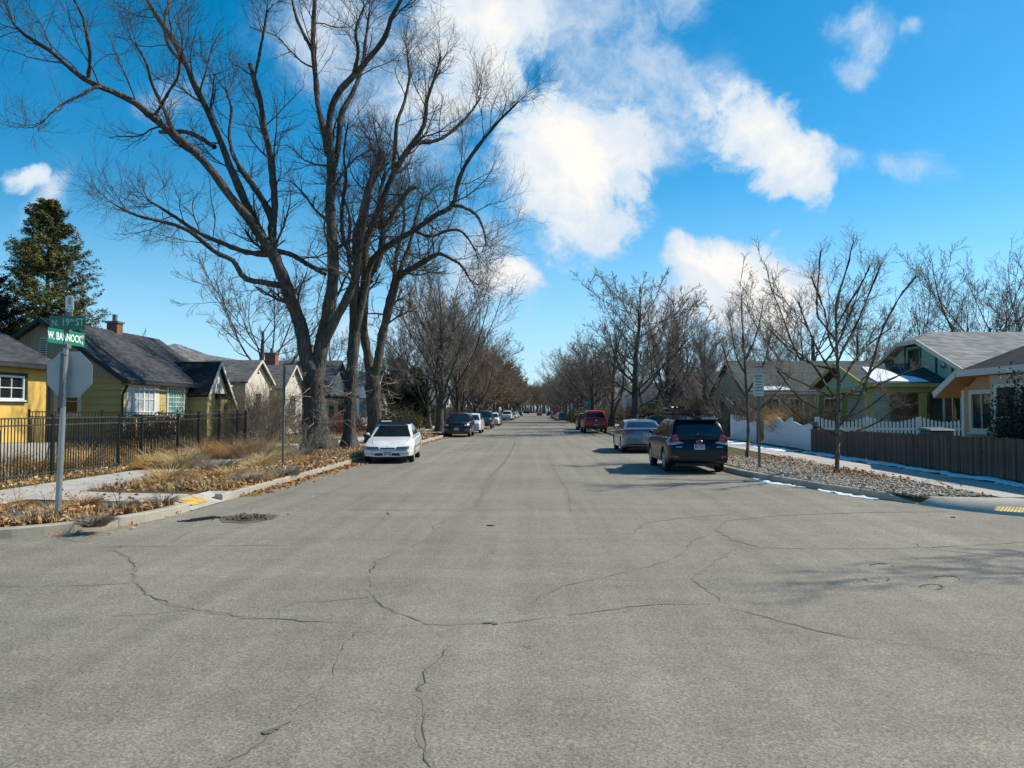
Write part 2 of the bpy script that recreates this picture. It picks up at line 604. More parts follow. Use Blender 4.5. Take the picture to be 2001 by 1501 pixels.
def soil(name, c1, c2, c3):
    t = NT(name)
    v = t.coord()
    a = t.rng(t.noise(v, .9, 6, .7), .3, .7)
    b = t.rng(t.noise(v, 14, 5, .75), .3, .7)
    col = t.mix(b, t.mix(a, c1, c2), c3)
    t.set(col, .95, spec=.1)
    t.bump(b, .8, .05)
    return t.m
M_litter = soil('leaf_litter', (.14,.10,.055), (.22,.165,.085), (.075,.055,.035))
M_lawn = soil('winter_lawn', (.15,.125,.05), (.20,.155,.07), (.10,.085,.04))
M_gbed = soil('gravel_bed', (.20,.185,.16), (.26,.24,.21), (.08,.07,.06))

def sheet(name, poly, z, mat, kind='structure', depth=0.0, label=None):
    bm = bmesh.new()
    vs = [bm.verts.new((p[0], p[1], z)) for p in poly]
    f = bm.faces.new(vs)
    f.normal_update()
    if f.normal.z < 0: f.normal_flip()
    if depth:
        r = bmesh.ops.extrude_face_region(bm, geom=[f])
        # move the original face down so the block has sides
        newv = [g for g in r['geom'] if isinstance(g, bmesh.types.BMVert)]
        for g in vs: g.co.z = z - depth
        bmesh.ops.recalc_face_normals(bm, faces=bm.faces)
    bmesh.ops.triangulate(bm, faces=[g for g in bm.faces if len(g.verts) > 4])
    me = bpy.data.meshes.new(name)
    bm.to_mesh(me); bm.free()
    o = link(name, me, mat)
    tag(o, kind=kind)
    return o

FAR = 2600.0
sheet('ground', [(-FAR,-300),(FAR,-300),(FAR,FAR),(-FAR,FAR)], -0.06, M_lawn)
# the street, the cross street and the junction as one sheet
sheet('road', [(-90,-14),(90,-14),(90,16),(9,16),(9,24),(6.6,26),(6.6,900),(-7.2,900),(-7.2,16),(-8,14),(-90,14)], 0.0, M_asph)

def arc(cx, cy, r, a0, a1, n=10):
    return [(cx + r*math.cos(R(a0+(a1-a0)*i/n)), cy + r*math.sin(R(a0+(a1-a0)*i/n))) for i in range(n+1)]
def smooth_poly(pts, n=6):
    out = []
    for i in range(len(pts)-1):
        p0 = pts[max(i-1,0)]; p1 = pts[i]; p2 = pts[i+1]; p3 = pts[min(i+2,len(pts)-1)]
        for k in range(n):
            t_ = k/n
            out.append(tuple(.5*((2*p1[j])+(-p0[j]+p2[j])*t_+(2*p0[j]-5*p1[j]+4*p2[j]-p3[j])*t_*t_+(-p0[j]+3*p1[j]-3*p2[j]+p3[j])*t_**3) for j in (0,1)))
    out.append(pts[-1])
    return out
# kerb lines (road side), from the cross street round the corner and away up the street
KL = [(-70,10.2),(-30,10.2),(-14,10.2)] + arc(-9.5,13.3,3.1,-90,0,12) + [(-6.4,13.9)]
KL2 = [(-6.4,15.35),(-6.4,15.95),(-6.4,20),(-6.45,30),(-6.45,50),(-6.5,120),(-6.5,880)]
KR = [(5.85,880),(5.85,120),(5.8,50),(5.8,30)] + smooth_poly([(5.8,30),(5.75,25),(5.95,21.5),(6.7,18),(7.55,15.3)], 5)[1:]
KR2 = [(12.2,12.0),(16,11.8),(70,11.8)]
CORN_R = smooth_poly([(7.55,15.3),(7.68,14.85),(8.09,14.1),(8.72,13.45),(10.2,12.5),(12.2,12.0)], 5)
HB = 0.15
left_edge = KL + KL2
left_block = left_edge + [(-420,880),(-420,10.2)]
right_edge = KR + CORN_R[1:] + KR2[1:]
right_block = right_edge + [(420,11.8),(420,880)]

def inset(line, d):
    out = []
    for i, p in enumerate(line):
        a = Vector(line[max(i-1,0)]); b = Vector(line[min(i+1,len(line)-1)])
        t_ = (b-a).normalized(); n_ = Vector((-t_.y, t_.x))
        out.append((p[0]+n_.x*d, p[1]+n_.y*d))
    return out
# left line runs +X then +Y: its left side is the block; right line runs -Y then +X: its left side is the block
KW = .16
def kerb(name, line, h=HB, w=KW, taper=0):
    mb = MB()
    inn = inset(line, w)
    base = -0.03
    n = len(line)
    o_ = inset(line, .03)
    vs = []
    for i in range(n):
        hh = h if not taper else max(.02, h * min(1, math.dist(line[i], line[-1]) / taper))
        vs += [(*line[i], base), (*line[i], max(hh-.02, .005)), (*o_[i], hh), (*inn[i], hh), (*inn[i], base)]
    fs = []
    for i in range(n-1):
        for k in range(4):
            fs.append((i*5+k, (i+1)*5+k, (i+1)*5+k+1, i*5+k+1))
    fs += [(0,1,2,3,4), tuple((n-1)*5+k for k in (4,3,2,1,0))]
    mb.add(vs, fs)
    o = mb.build(name, M_kerb)
    return tag(o, kind='structure')
def resample(line, step):
    out = [line[0]]
    for a, b in zip(line[:-1], line[1:]):
        L_ = math.dist(a, b); n = max(1, int(L_/step))
        for k in range(1, n+1):
            out.append((a[0]+(b[0]-a[0])*k/n, a[1]+(b[1]-a[1])*k/n))
    return out
kerb('kerb', KL); kerb('kerb', KL2); kerb('kerb', KR, taper=.9); kerb('kerb', KR2)

# block surfaces inside the kerbs
LB = inset(KL, KW - .004) + [(-6.95,13.9),(-6.95,15.95)] + [p for p in inset(KL2, KW - .004) if p[1] > 15.5]
sheet('verge', LB + [(-11.6,880),(-11.6,14.0),(-70,14.0)], HB-.02, M_litter, depth=.2)
sheet('yard', [(-11.6,880),(-11.6,14.0),(-70,14.0),(-420,14.0),(-420,880)], HB+.01, M_lawn, depth=.25)
RB = inset(KR, KW - .004) + inset(CORN_R, .0)[1:-1] + inset(KR2, KW-.004)
sheet('yard', [(10.9,880),(10.9,15.6),(70,15.6),(420,15.6),(420,880)], HB+.01, M_lawn, depth=.25)
sheet('verge', RB[:len(KR)] + [(9.15,15.25),(9.15,880)], HB-.02, M_lawn, depth=.2)
# pavements
sheet('sidewalk', [(-9.75,15.3),(-9.75,880),(-11.45,880),(-11.45,13.2),(-9.75,13.0)], HB+.004, M_walk, depth=.03)
sheet('ramp_path', [(-6.9,13.95),(-6.9,15.3),(-8.6,15.5),(-9.75,15.8),(-9.75,14.3)], HB+.004, M_walk, depth=.03)
sheet('sidewalk', [(-11.45,13.2),(-9.75,13.0),(-9.75,14.3),(-11.45,14.3),(-70,14.3),(-70,13.0)], HB+.008, M_walk, depth=.03)
sheet('sidewalk', [(9.15,880),(9.15,15.25),(10.75,15.25),(10.75,880)], HB+.004, M_walk, depth=.03)
M_corner = concrete('concrete_corner', (.45,.42,.355), 1.6, 0)
nC = len(CORN_R)
wC = [min(2.5, .30 + 1.5*math.dist(p, CORN_R[0]), .30 + .9*math.dist(p, CORN_R[-1])) for p in CORN_R]
inC = [inset(CORN_R, w_)[i] for i, w_ in enumerate(wC)]
sheet('corner_pavement', inC + [(70,12.16),(70,15.25),(9.15,15.25),(7.80,15.46)], HB-.006, M_corner, depth=.18)
mb = MB()                                  # the apron that slopes down to the street
mb.add([(*p, HB-.006) for p in inC] + [(*p, .010) for p in CORN_R] + [(*p, -.05) for p in CORN_R], [(i, i+1, nC+i+1, nC+i) for i in range(nC-1)] + [(nC+i, nC+i+1, 2*nC+i+1, 2*nC+i) for i in range(nC-1)])
tag(mb.build('corner_ramp', M_corner, smooth=True), kind='structure')

# sloped kerb ramp on the left corner with its flared side and yellow warning plate
mb = MB()
mb.add([(-6.9,13.95,HB+.004),(-6.9,15.3,HB+.004),(-6.36,15.35,.012),(-6.36,13.9,.012)], [(0,1,2,3)])
tag(mb.build('kerb_ramp', M_walk), kind='structure')
mb = MB()
mb.add([(-6.36,15.35,.012),(-6.9,15.3,HB+.008),(-6.9,15.9,HB+.008),(-6.36,15.9,HB+.008)], [(0,1,2,3)])
tag(mb.build('ramp_flare', M_walk), kind='structure')
def tactile(name, pts, label, n=14, m=6):
    """yellow plate with rows of truncated domes"""
    q = [Vector(p) for p in pts]
    nrm = (q[1]-q[0]).cross(q[3]-q[0]).normalized()
    if nrm.z < 0: nrm = -nrm
    mb = MB()
    mb.add(q + [p + nrm*.012 for p in q], [(0,1,2,3),(4,5,6,7),(0,1,5,4),(1,2,6,5),(2,3,7,6),(3,0,4,7)])
    for i in range(n):
        for j in range(m):
            u_ = (i+.5)/n; v_ = (j+.5)/m
            c = (q[0]*(1-u_)+q[1]*u_)*(1-v_) + (q[3]*(1-u_)+q[2]*u_)*v_ + nrm*.012
            e1 = (q[1]-q[0]).normalized(); e2 = nrm.cross(e1)
            vs = [c + (e1*math.cos(a)+e2*math.sin(a))*.018 for a in np.linspace(0, 2*math.pi, 7)[:-1]]
            vs += [c + nrm*.006 + (e1*math.cos(a)+e2*math.sin(a))*.011 for a in np.linspace(0, 2*math.pi, 7)[:-1]]
            mb.add(vs, [(k,(k+1)%6,6+(k+1)%6,6+k) for k in range(6)] + [tuple(range(6,12))])
    o = mb.build(name, plain('tactile_yellow_'+str(n), (.50,.34,.06) if n < 20 else (.58,.42,.16), .75, .5, 9))
    return tag(o, label, 'tactile plate')
tactile('tactile_plate', [(-6.80,14.2,.138),(-6.80,14.95,.138),(-6.50,14.95,.058),(-6.50,14.2,.058)], 'faded yellow tactile warning plate in the kerb ramp below the dry verge', 9, 5)
tactile('tactile_plate', [(8.34,14.14,.024),(10.05,12.86,.024),(10.38,13.30,.056),(8.67,14.58,.056)], 'long pale yellow tactile warning strip on the bare concrete corner by the wooden fence', 40, 8)

# driveway aprons and paths on the left
for y0, w in ((36.5, 2.6), (47.0, 1.3), (58.0, 3.0), (72.0, 2.8)):
    sheet('front_path', [(-6.62,y0),(-6.62,y0+w),(-9.75,y0+w),(-9.75,y0)], HB+.006, M_walk, depth=.03)
    sheet('front_path', [(-11.45,y0),(-11.45,y0+w),(-16.5,y0+w),(-16.5,y0)], HB+.016, M_walk, depth=.03)
for y0, w in ((48.0, 3.2), (66.0, 3.0), (90.0, 3.0)):
    sheet('driveway', [(5.97,y0),(5.97,y0+w),(9.15,y0+w),(9.15,y0)], HB+.006, M_walk, depth=.03)
    sheet('driveway', [(10.75,y0),(10.75,y0+w),(20,y0+w),(20,y0)], HB+.016, M_walk, depth=.03)

# far cross streets
for y0 in (118.0, 232.0, 350.0):
    sheet('side_street', [(-120,y0),(120,y0),(120,y0+9),(-120,y0+9)], HB+.03, M_asph)

# ------------------------------------------------------------------ cracks, seams and marks of the asphalt
rngc = random.Random(5)
def crack(mb, pts, w0=.02, jit=.032, z=.004, wv=.5):
    P = [G(px, py) for px, py in pts]
    pl = []
    for a, b in zip(P[:-1], P[1:]):
        L_ = (b-a).length; n = max(2, int(L_/.10))
        for k in range(n):
            pl.append(a.lerp(b, k/n))
    pl.append(P[-1])
    pl = [Vector((p.x + rngc.gauss(0, jit*.5), p.y + rngc.gauss(0, jit*.5), z)) for p in pl]
    n = len(pl)
    ph = [rngc.uniform(0, 6.28) for _ in range(4)]
    def width(i):
        k = .55 + .35*math.sin(i*.37+ph[0]) + .30*math.sin(i*.91+ph[1]) + .25*math.sin(i*2.1+ph[2]) + rngc.uniform(-.25, .25)
        return w0 * max(0.0, k) if wv > .3 else w0
    run = []
    def flush():
        if len(run) > 1:
            m = len(run)
            mb.add([a for a, b in run] + [b for a, b in run], [(i, i+1, m+i+1, m+i) for i in range(m-1)])
        run.clear()
    for i, p in enumerate(pl):
        t_ = (pl[min(i+1,n-1)] - pl[max(i-1,0)])
        t_.normalize()
        n_ = Vector((-t_.y, t_.x, 0))
        w = width(i)
        if w < w0*.10: flush(); continue
        j = n_ * rngc.uniform(-.3, .3) * w
        run.append((p + n_*w*.5 + j, p - n_*w*.5 + j))
    flush()
mb = MB()
CR = [
  ([(240,1066),(220,1076),(250,1088),(262,1110),(262,1135),(290,1165),(325,1180),(380,1190),(430,1198),(480,1207),(540,1210),(600,1213),(705,1218)], .026),
  ([(380,1190),(300,1200),(220,1205)], .014), ([(0,1147),(90,1146),(180,1144),(255,1140)], .016),
  ([(540,1208),(545,1192),(580,1176),(640,1174),(720,1168)], .012), ([(705,1218),(690,1245),(672,1262),(650,1312),(640,1340)], .010),
  ([(850,1042),(845,1028),(870,1020)], .015), ([(832,1056),(790,1074),(737,1096),(720,1122),(728,1152),(727,1168),(750,1186),(776,1200),(815,1212),(830,1221),(880,1221),(945,1218)], .022),
  ([(855,1236),(876,1262),(862,1285),(835,1305),(828,1325),(820,1345),(826,1356),(838,1380),(828,1404),(818,1440),(838,1470),(832,1501)], .018),
  ([(945,1218),(1010,1216),(1070,1207),(1150,1198),(1230,1187),(1300,1180),(1390,1181),(1430,1190),(1500,1207),(1600,1235),(1740,1256)], .016),
  ([(1740,1256),(1850,1270),(2001,1288)], .010),
  ([(1030,1200),(1030,1185),(1060,1165),(1110,1143),(1180,1128),(1240,1115),(1310,1095),(1340,1075),(1350,1060),(1385,1045)], .016),
  ([(1440,1070),(1400,1096),(1350,1132),(1385,1155),(1410,1172),(1395,1182)], .012), ([(1440,1070),(1600,1073),(1750,1072),(1900,1066),(2001,1060)], .020),
  ([(640,995),(800,997),(1000,996),(1200,997)], .016),
  ([(1240,1040),(1260,1022),(1340,1012),(1430,1005)], .03), ([(1480,1068),(1430,1055),(1400,1035),(1420,1018),(1520,1008),(1680,1002),(1850,1000)], .05),
  ([(430,1500),(480,1475),(510,1452),(560,1410)], .022), ([(575,1395),(640,1330)], .01), ([(1030,1260),(1036,1272),(1028,1295)], .012),
  ([(100,1053),(150,1058),(195,1063)], .02), ([(150,1070),(240,1068),(400,1067),(560,1066)], .012),
  ([(330,1062),(370,1040),(405,1026),(420,1020)], .012),
  ([(1785,1062),(1810,1072),(1900,1082),(1960,1088)], .014),
  ([(1115,1000),(1110,960),(1090,930),(1070,890)], .014), ([(930,992),(945,960),(960,930),(985,905),(1005,870),(1012,845)], .10),
  ([(870,905),(900,880),(935,850)], .03),
]
mbs = MB(); mbh = MB()
for pts, w in CR:
    crack(mbs if w > .028 else mb, pts, w * (.75 if w > .028 else .52), wv=.2 if w > .028 else .7)
    if .011 < w < .028: crack(mbh, pts, w * 2.6, .02, .0022, .75)
t = NT('crack_dust'); t.set((.205,.185,.145), .9, spec=.2); tag(mbh.build('road_dust', t.m, recalc=False), kind='structure')
for cx, cy, rx, ry, a0, a1 in ((1722,1107,24,5,180,360),(1715,1132,24,6,0,180),(1848,1132,28,6,200,380),(1820,1148,24,6,20,360)):
    crack(mb, [(cx + rx*math.cos(R(a)), cy + ry*math.sin(R(a))) for a in np.linspace(a0, a1, 9)], .03, .012)
t = NT('crack_tar'); t.set((.09,.083,.07), .9, spec=.2); M_crack = t.m
t = NT('old_seam'); t.set((.192,.174,.135), .9, spec=.2); tag(mbs.build('road_seam', t.m, recalc=False), kind='structure')
tag(mb.build('road_crack', M_crack, recalc=False), kind='structure')

# worn tar patches (stains with a shape of their own)
def blob_sheet(name, c, rx, ry, z, mat, seed, kind, th=0.0, n=36, rough=.35):
    rr = random.Random(seed)
    ph = [rr.uniform(0, 6.28) for _ in range(6)]
    pts = []
    for i in range(n):
        a = 2*math.pi*i/n
        k = 1 + rough*(.5*math.sin(2*a+ph[0]) + .35*math.sin(3*a+ph[1]) + .3*math.sin(5*a+ph[2]) + .25*math.sin(9*a+ph[3])) + rr.uniform(-.1,.1)*rough
        pts.append((c[0]+rx*k*math.cos(a), c[1]+ry*k*math.sin(a)))
    mb = MB()
    if th: mb.prism(pts, z-.01, z+th, 'z')
    else: mb.add([(*p, z) for p in pts], [tuple(range(n))])
    o = mb.build(name, mat)
    return tag(o, kind=kind)
t = NT('tar_stain'); t.set((.115,.108,.095), .85); M_stain = t.m
for i, (px, py, rx, ry) in enumerate(((525,1432,.035,.03),(540,1426,.02,.02),(955,1218,.05,.025),(968,1220,.03,.02))):
    g = G(px, py); blob_sheet('tar_stain', g, rx, ry, .008, M_stain, 20+i, 'structure')
# sunken utility cover full of dead leaves, and the storm drain mouth by the kerb
g = G(487, 1013)
rootm = empty('utility_cover', (g.x, g.y, 0), label='sunken dark utility cover filled with dead leaves in the street near the kerb ramp', cat='utility cover')
mb = MB(); jr = random.Random(4); ring = [(g.x + (.46+jr.uniform(-.05,.05))*math.cos(a), g.y + (.56+jr.uniform(-.06,.06))*math.sin(a), .006) for a in np.linspace(0, 2*math.pi, 25)[:-1]]
mb.add(ring, [tuple(range(24))]); mb.build('sunken_rim', plain('dark_asphalt', (.115,.10,.078), .9, .35, 6), rootm)  # uneven ring of darker asphalt round the lid
mb = MB(); ring = [(g.x + (.32+jr.uniform(-.05,.05))*math.cos(a), g.y + (.36+jr.uniform(-.06,.06))*math.sin(a), .012) for a in np.linspace(0, 2*math.pi, 25)[:-1]]
mb.add(ring, [tuple(range(24))]); mb.build('lid', plain('iron_lid', (.045,.037,.03), .85, .4, 10), rootm)
mb = MB()
for k in range(9):
    a = G(365,1020).lerp(G(428,1012), k/8); mb.bar((a.x-.16,a.y,.012),(a.x+.10,a.y+.02,.012),.02,.016)
mb.prism([tuple(G(365,1021)[:2]), tuple(G(430,1013)[:2]), tuple(G(420,1008)[:2]), tuple(G(372,1014)[:2])], .002, .006, 'z')
tag(mb.build('storm_drain', plain('drain_iron', (.03,.028,.026), .7, .3, 8)), 'dark storm drain grate in the gutter at the left corner', 'drain grate')

# ------------------------------------------------------------------ trees: vectorised branch growth
def nrm(a):
    return a / np.maximum(np.linalg.norm(a, axis=-1, keepdims=True), 1e-9)

def tubes(P, Rr, sides):
    """P [N,K,3], Rr [N,K] -> verts, quads"""
    N, K, _ = P.shape
    T = np.empty_like(P)
    T[:, 1:-1] = P[:, 2:] - P[:, :-2]; T[:, 0] = P[:, 1] - P[:, 0]; T[:, -1] = P[:, -1] - P[:, -2]
    T = nrm(T)
    chord = nrm(P[:, -1] - P[:, 0])
    ref = np.where(np.abs(chord[:, 2:3]) < .9, np.array([[0, 0, 1.0]]), np.array([[1.0, 0, 0]]))
    ref = nrm(np.cross(chord, ref))                     # perpendicular to the chord
    u = ref[:, None, :] - T * np.sum(ref[:, None, :] * T, -1, keepdims=True)
    u = nrm(u); v = np.cross(T, u)
    a = np.arange(sides) * 2 * np.pi / sides
    ring = u[:, :, None, :] * np.cos(a)[None, None, :, None] + v[:, :, None, :] * np.sin(a)[None, None, :, None]
    V = P[:, :, None, :] + ring * Rr[:, :, None, None]
    idx = np.arange(N * K * sides).reshape(N, K, sides)
    nx = np.roll(idx, -1, axis=2)
    q = np.stack([idx[:, :-1], nx[:, :-1], nx[:, 1:], idx[:, 1:]], -1).reshape(-1, 4)
    return V.reshape(-1, 3), q

class Geo:
    def __init__(s): s.V = []; s.Q = []; s.n = 0
    def add(s, V, Q):
        s.V.append(V); s.Q.append(Q + s.n); s.n += len(V)
    def obj(s, name, mat, parent=None, smooth=True):
        me = np_mesh(name, np.concatenate(s.V), np.concatenate(s.Q), smooth=smooth)
        return link(name, me, mat, parent)

def grow(rng, P, Rr, n, t0, t1, lf, ang, asd, K, up=0.05, wander=.12, rfac=.55, rtip=.4, rmin=.004, labs=None, tpow=1.0, lshrink=.5, out=None):
    N, K0, _ = P.shape
    M = N * n
    pi = np.repeat(np.arange(N), n)
    t = t0 + (t1 - t0) * ((np.tile(np.arange(n), N) + rng.random(M)) / n) ** tpow
    f = t * (K0 - 1); i0 = np.minimum(f.astype(int), K0 - 2); w = (f - i0)[:, None]
    a, b = P[pi, i0], P[pi, i0 + 1]
    p = a * (1 - w) + b * w
    rad = (Rr[pi, i0] * (1 - w[:, 0]) + Rr[pi, i0 + 1] * w[:, 0])
    tan = nrm(b - a)
    rv = rng.normal(size=(M, 3))
    perp = nrm(rv - tan * np.sum(rv * tan, -1, keepdims=True))
    an = np.radians(rng.normal(ang, asd, M))[:, None]
    d = nrm(tan * np.cos(an) + perp * np.sin(an))
    plen = np.linalg.norm(np.diff(P, axis=1), axis=-1).sum(1)
    L = (plen[pi] if labs is None else np.full(M, labs)) * lf * (1 - lshrink * t) * rng.uniform(.55, 1.25, M)
    r0 = np.clip(rad * rfac * rng.uniform(.75, 1.15, M), rmin, None)
    Q = np.empty((M, K, 3)); Q[:, 0] = p
    upv = np.array([0, 0, up])
    for k in range(1, K):
        d = nrm(d + upv + rng.normal(size=(M, 3)) * wander)
        Q[:, k] = Q[:, k-1] + d * (L / (K - 1))[:, None]
    s = np.linspace(0, 1, K)[None, :]
    RR = np.maximum(r0[:, None] * (1 - s * (1 - rtip)), rmin * .6)
    return Q, RR

def catmull(pts, K):
    pts = np.asarray(pts, float)
    n = len(pts)
    ext = np.vstack([2*pts[0]-pts[1], pts, 2*pts[-1]-pts[-2]])
    seg = np.linalg.norm(np.diff(pts[:, :3], axis=0), axis=1); cum = np.concatenate([[0], np.cumsum(seg)])
    out = []
    for s in np.linspace(0, cum[-1], K):
        i = min(np.searchsorted(cum, s, side='right') - 1, n - 2)
        t = (s - cum[i]) / max(seg[i], 1e-6)
        p0, p1, p2, p3 = ext[i], ext[i+1], ext[i+2], ext[i+3]
        out.append(.5*((2*p1)+(-p0+p2)*t+(2*p0-5*p1+4*p2-p3)*t*t+(-p0+3*p1-3*p2+p3)*t**3))
    return np.array(out)

M_bark = bark('maple_bark', (.042,.036,.031), (.20,.178,.152), 1.0, 1.0)
M_bark2 = bark('grey_bark', (.05,.045,.04), (.17,.155,.135), 1.6, .8)
M_twig = twig('bare_twig', (.078,.066,.058))
M_twig_grey = twig('grey_twig', (.20,.178,.158))
M_twig_red = twig('russet_twig', (.21,.155,.118))
M_twig_pale = twig('pale_shoot', (.34,.285,.23))
M_twig_young = twig('young_twig', (.25,.20,.16))
M_bark_young = bark('young_bark', (.10,.08,.062), (.30,.25,.20), 2.5, .5)
M_twig_far = twig('far_twig', (.15,.128,.11))

def traced_tree(name, Y, limbs, label, seed, twm=None, cat='tree', group=None, K=26, lv=((7,3.1,50),(9,1.5,46),(8,.75,40)), rmin=(.015,.0062,.0038), base_pt=None, barkm=None, shoots=0, flare=True, upb=.055, rk=.89, endf=.75):
    """limbs: list of (parent index, [(px, py, radius px), ...], depth at the far end)"""
    rng = np.random.default_rng(seed)
    LP, LR, PIX, DEP = [], [], [], []
    for parent, pts, dend in limbs:
        pts = np.array(pts, float)
        if parent is None:
            d0 = 0.0
        else:
            pp = PIX[parent]; j = np.argmin(np.hypot(pp[:, 0]-pts[0, 0], pp[:, 1]-pts[0, 1]))
            d0 = DEP[parent][j]
        c = catmull(pts, K)
        s = np.linspace(0, 1, K)
        dep = d0 + (dend - d0) * s + np.sin(s * 7 + rng.uniform(0, 6)) * .12 * (s > 0) * min(1, abs(dend) + .3)
        if parent is not None: dep[0] = d0
        P = np.array([list(W(c[i, 0], c[i, 1], Y + dep[i])) for i in range(K)])
        Rr = np.clip(c[:, 2], .5, None) * (Y + dep) / FPX * rk
        PIX.append(c[:, :2]); DEP.append(dep); LP.append(P); LR.append(Rr)
    P = np.array(LP); Rr = np.array(LR)
    base = P[0, 0].copy()
    root = empty(name, tuple(base), label=label, cat=cat, group=group)
    # knobbly trunk and limbs
    g = Geo()
    Rn = Rr * (1 + .06 * rng.normal(size=Rr.shape))
    Pf = P.copy(); Pf[0, 0, 2] -= .15
    V, Q = tubes(Pf, Rn, 14)
    V = V + rng.normal(size=V.shape) * .012
    if flare:
        # root flare with buttresses at the foot of the trunk
        V3 = V.reshape(len(P), K, 14, 3)
        for k in range(0, 5):
            zf = max(0, 1 - (P[0, k, 2] - base[2]) / 1.1)
            cen = Pf[0, k]
            for j in range(14):
                dv = V3[0, k, j] - cen
                V3[0, k, j] = cen + dv * (1 + .55 * zf**2 * (.6 + .8 * (math.sin(j * 2.3 + 1) > .1)))
        V = V3.reshape(-1, 3)
    g.add(V - base, Q)
    g.obj('trunk', barkm or M_bark, root)
    c = Geo()
    nk = lv[0][0] * 2
    P1, R1 = grow(rng, P[1:], Rr[1:], nk, .30, 1.0, 1.0, lv[0][2], 16, 10, upb, .15, .34, .35, rmin[0], labs=lv[0][1], lshrink=.1, tpow=.8)
    LL = np.linalg.norm(np.diff(P[1:], axis=1), axis=-1).sum(1)
    keep = rng.random(len(P1)) < np.clip(np.repeat(LL / (np.sort(LL)[-3:].mean() * 1.25), nk), .08, 1)
    P1, R1 = P1[keep], R1[keep]
    tips = np.array([l[1][-1][2] < 2.8 for l in limbs[1:]])
    ends = grow(rng, P[1:][tips], Rr[1:][tips], 3, .9, 1.0, endf, 16, 8, 10, upb, .14, .7, .3, rmin[0], labs=lv[0][1], lshrink=.2)
    P1 = np.concatenate([P1, ends[0]]); R1 = np.concatenate([R1, ends[1]])
    V, Q = tubes(P1, R1, 5); c.add(V - base, Q)
    P2, R2 = grow(rng, P1, R1, lv[1][0], .12, 1.0, 1.0, lv[1][2], 16, 6, .09, .17, .55, .4, rmin[1], labs=lv[1][1], lshrink=.15)
    V, Q = tubes(P2, R2, 4); c.add(V - base, Q)
    P3, R3 = grow(rng, P2, R2, lv[2][0], .15, 1.0, 1.0, lv[2][2], 16, 4, .10, .16, .6, .5, rmin[2], labs=lv[2][1], lshrink=.2)
    V, Q = tubes(P3, R3, 3); c.add(V - base, Q)
    c.obj('crown', twm or M_twig, root)
    if shoots:
        s = Geo()
        Ps, Rs = grow(rng, P[:1], Rr[:1], shoots, .22, .95, 1.0, 80, 14, 8, -.04, .24, .04, .35, .014, labs=1.7, lshrink=0)
        V, Q = tubes(Ps, Rs, 4); s.add(V - base, Q)
        P4, R4 = grow(rng, Ps, Rs, 4, .3, 1, .5, 40, 14, 4, .03, .2, .6, .4, .007)
        V, Q = tubes(P4, R4, 3); s.add(V - base, Q)
        s.obj('sucker_shoots', M_twig_pale, root)
    return root

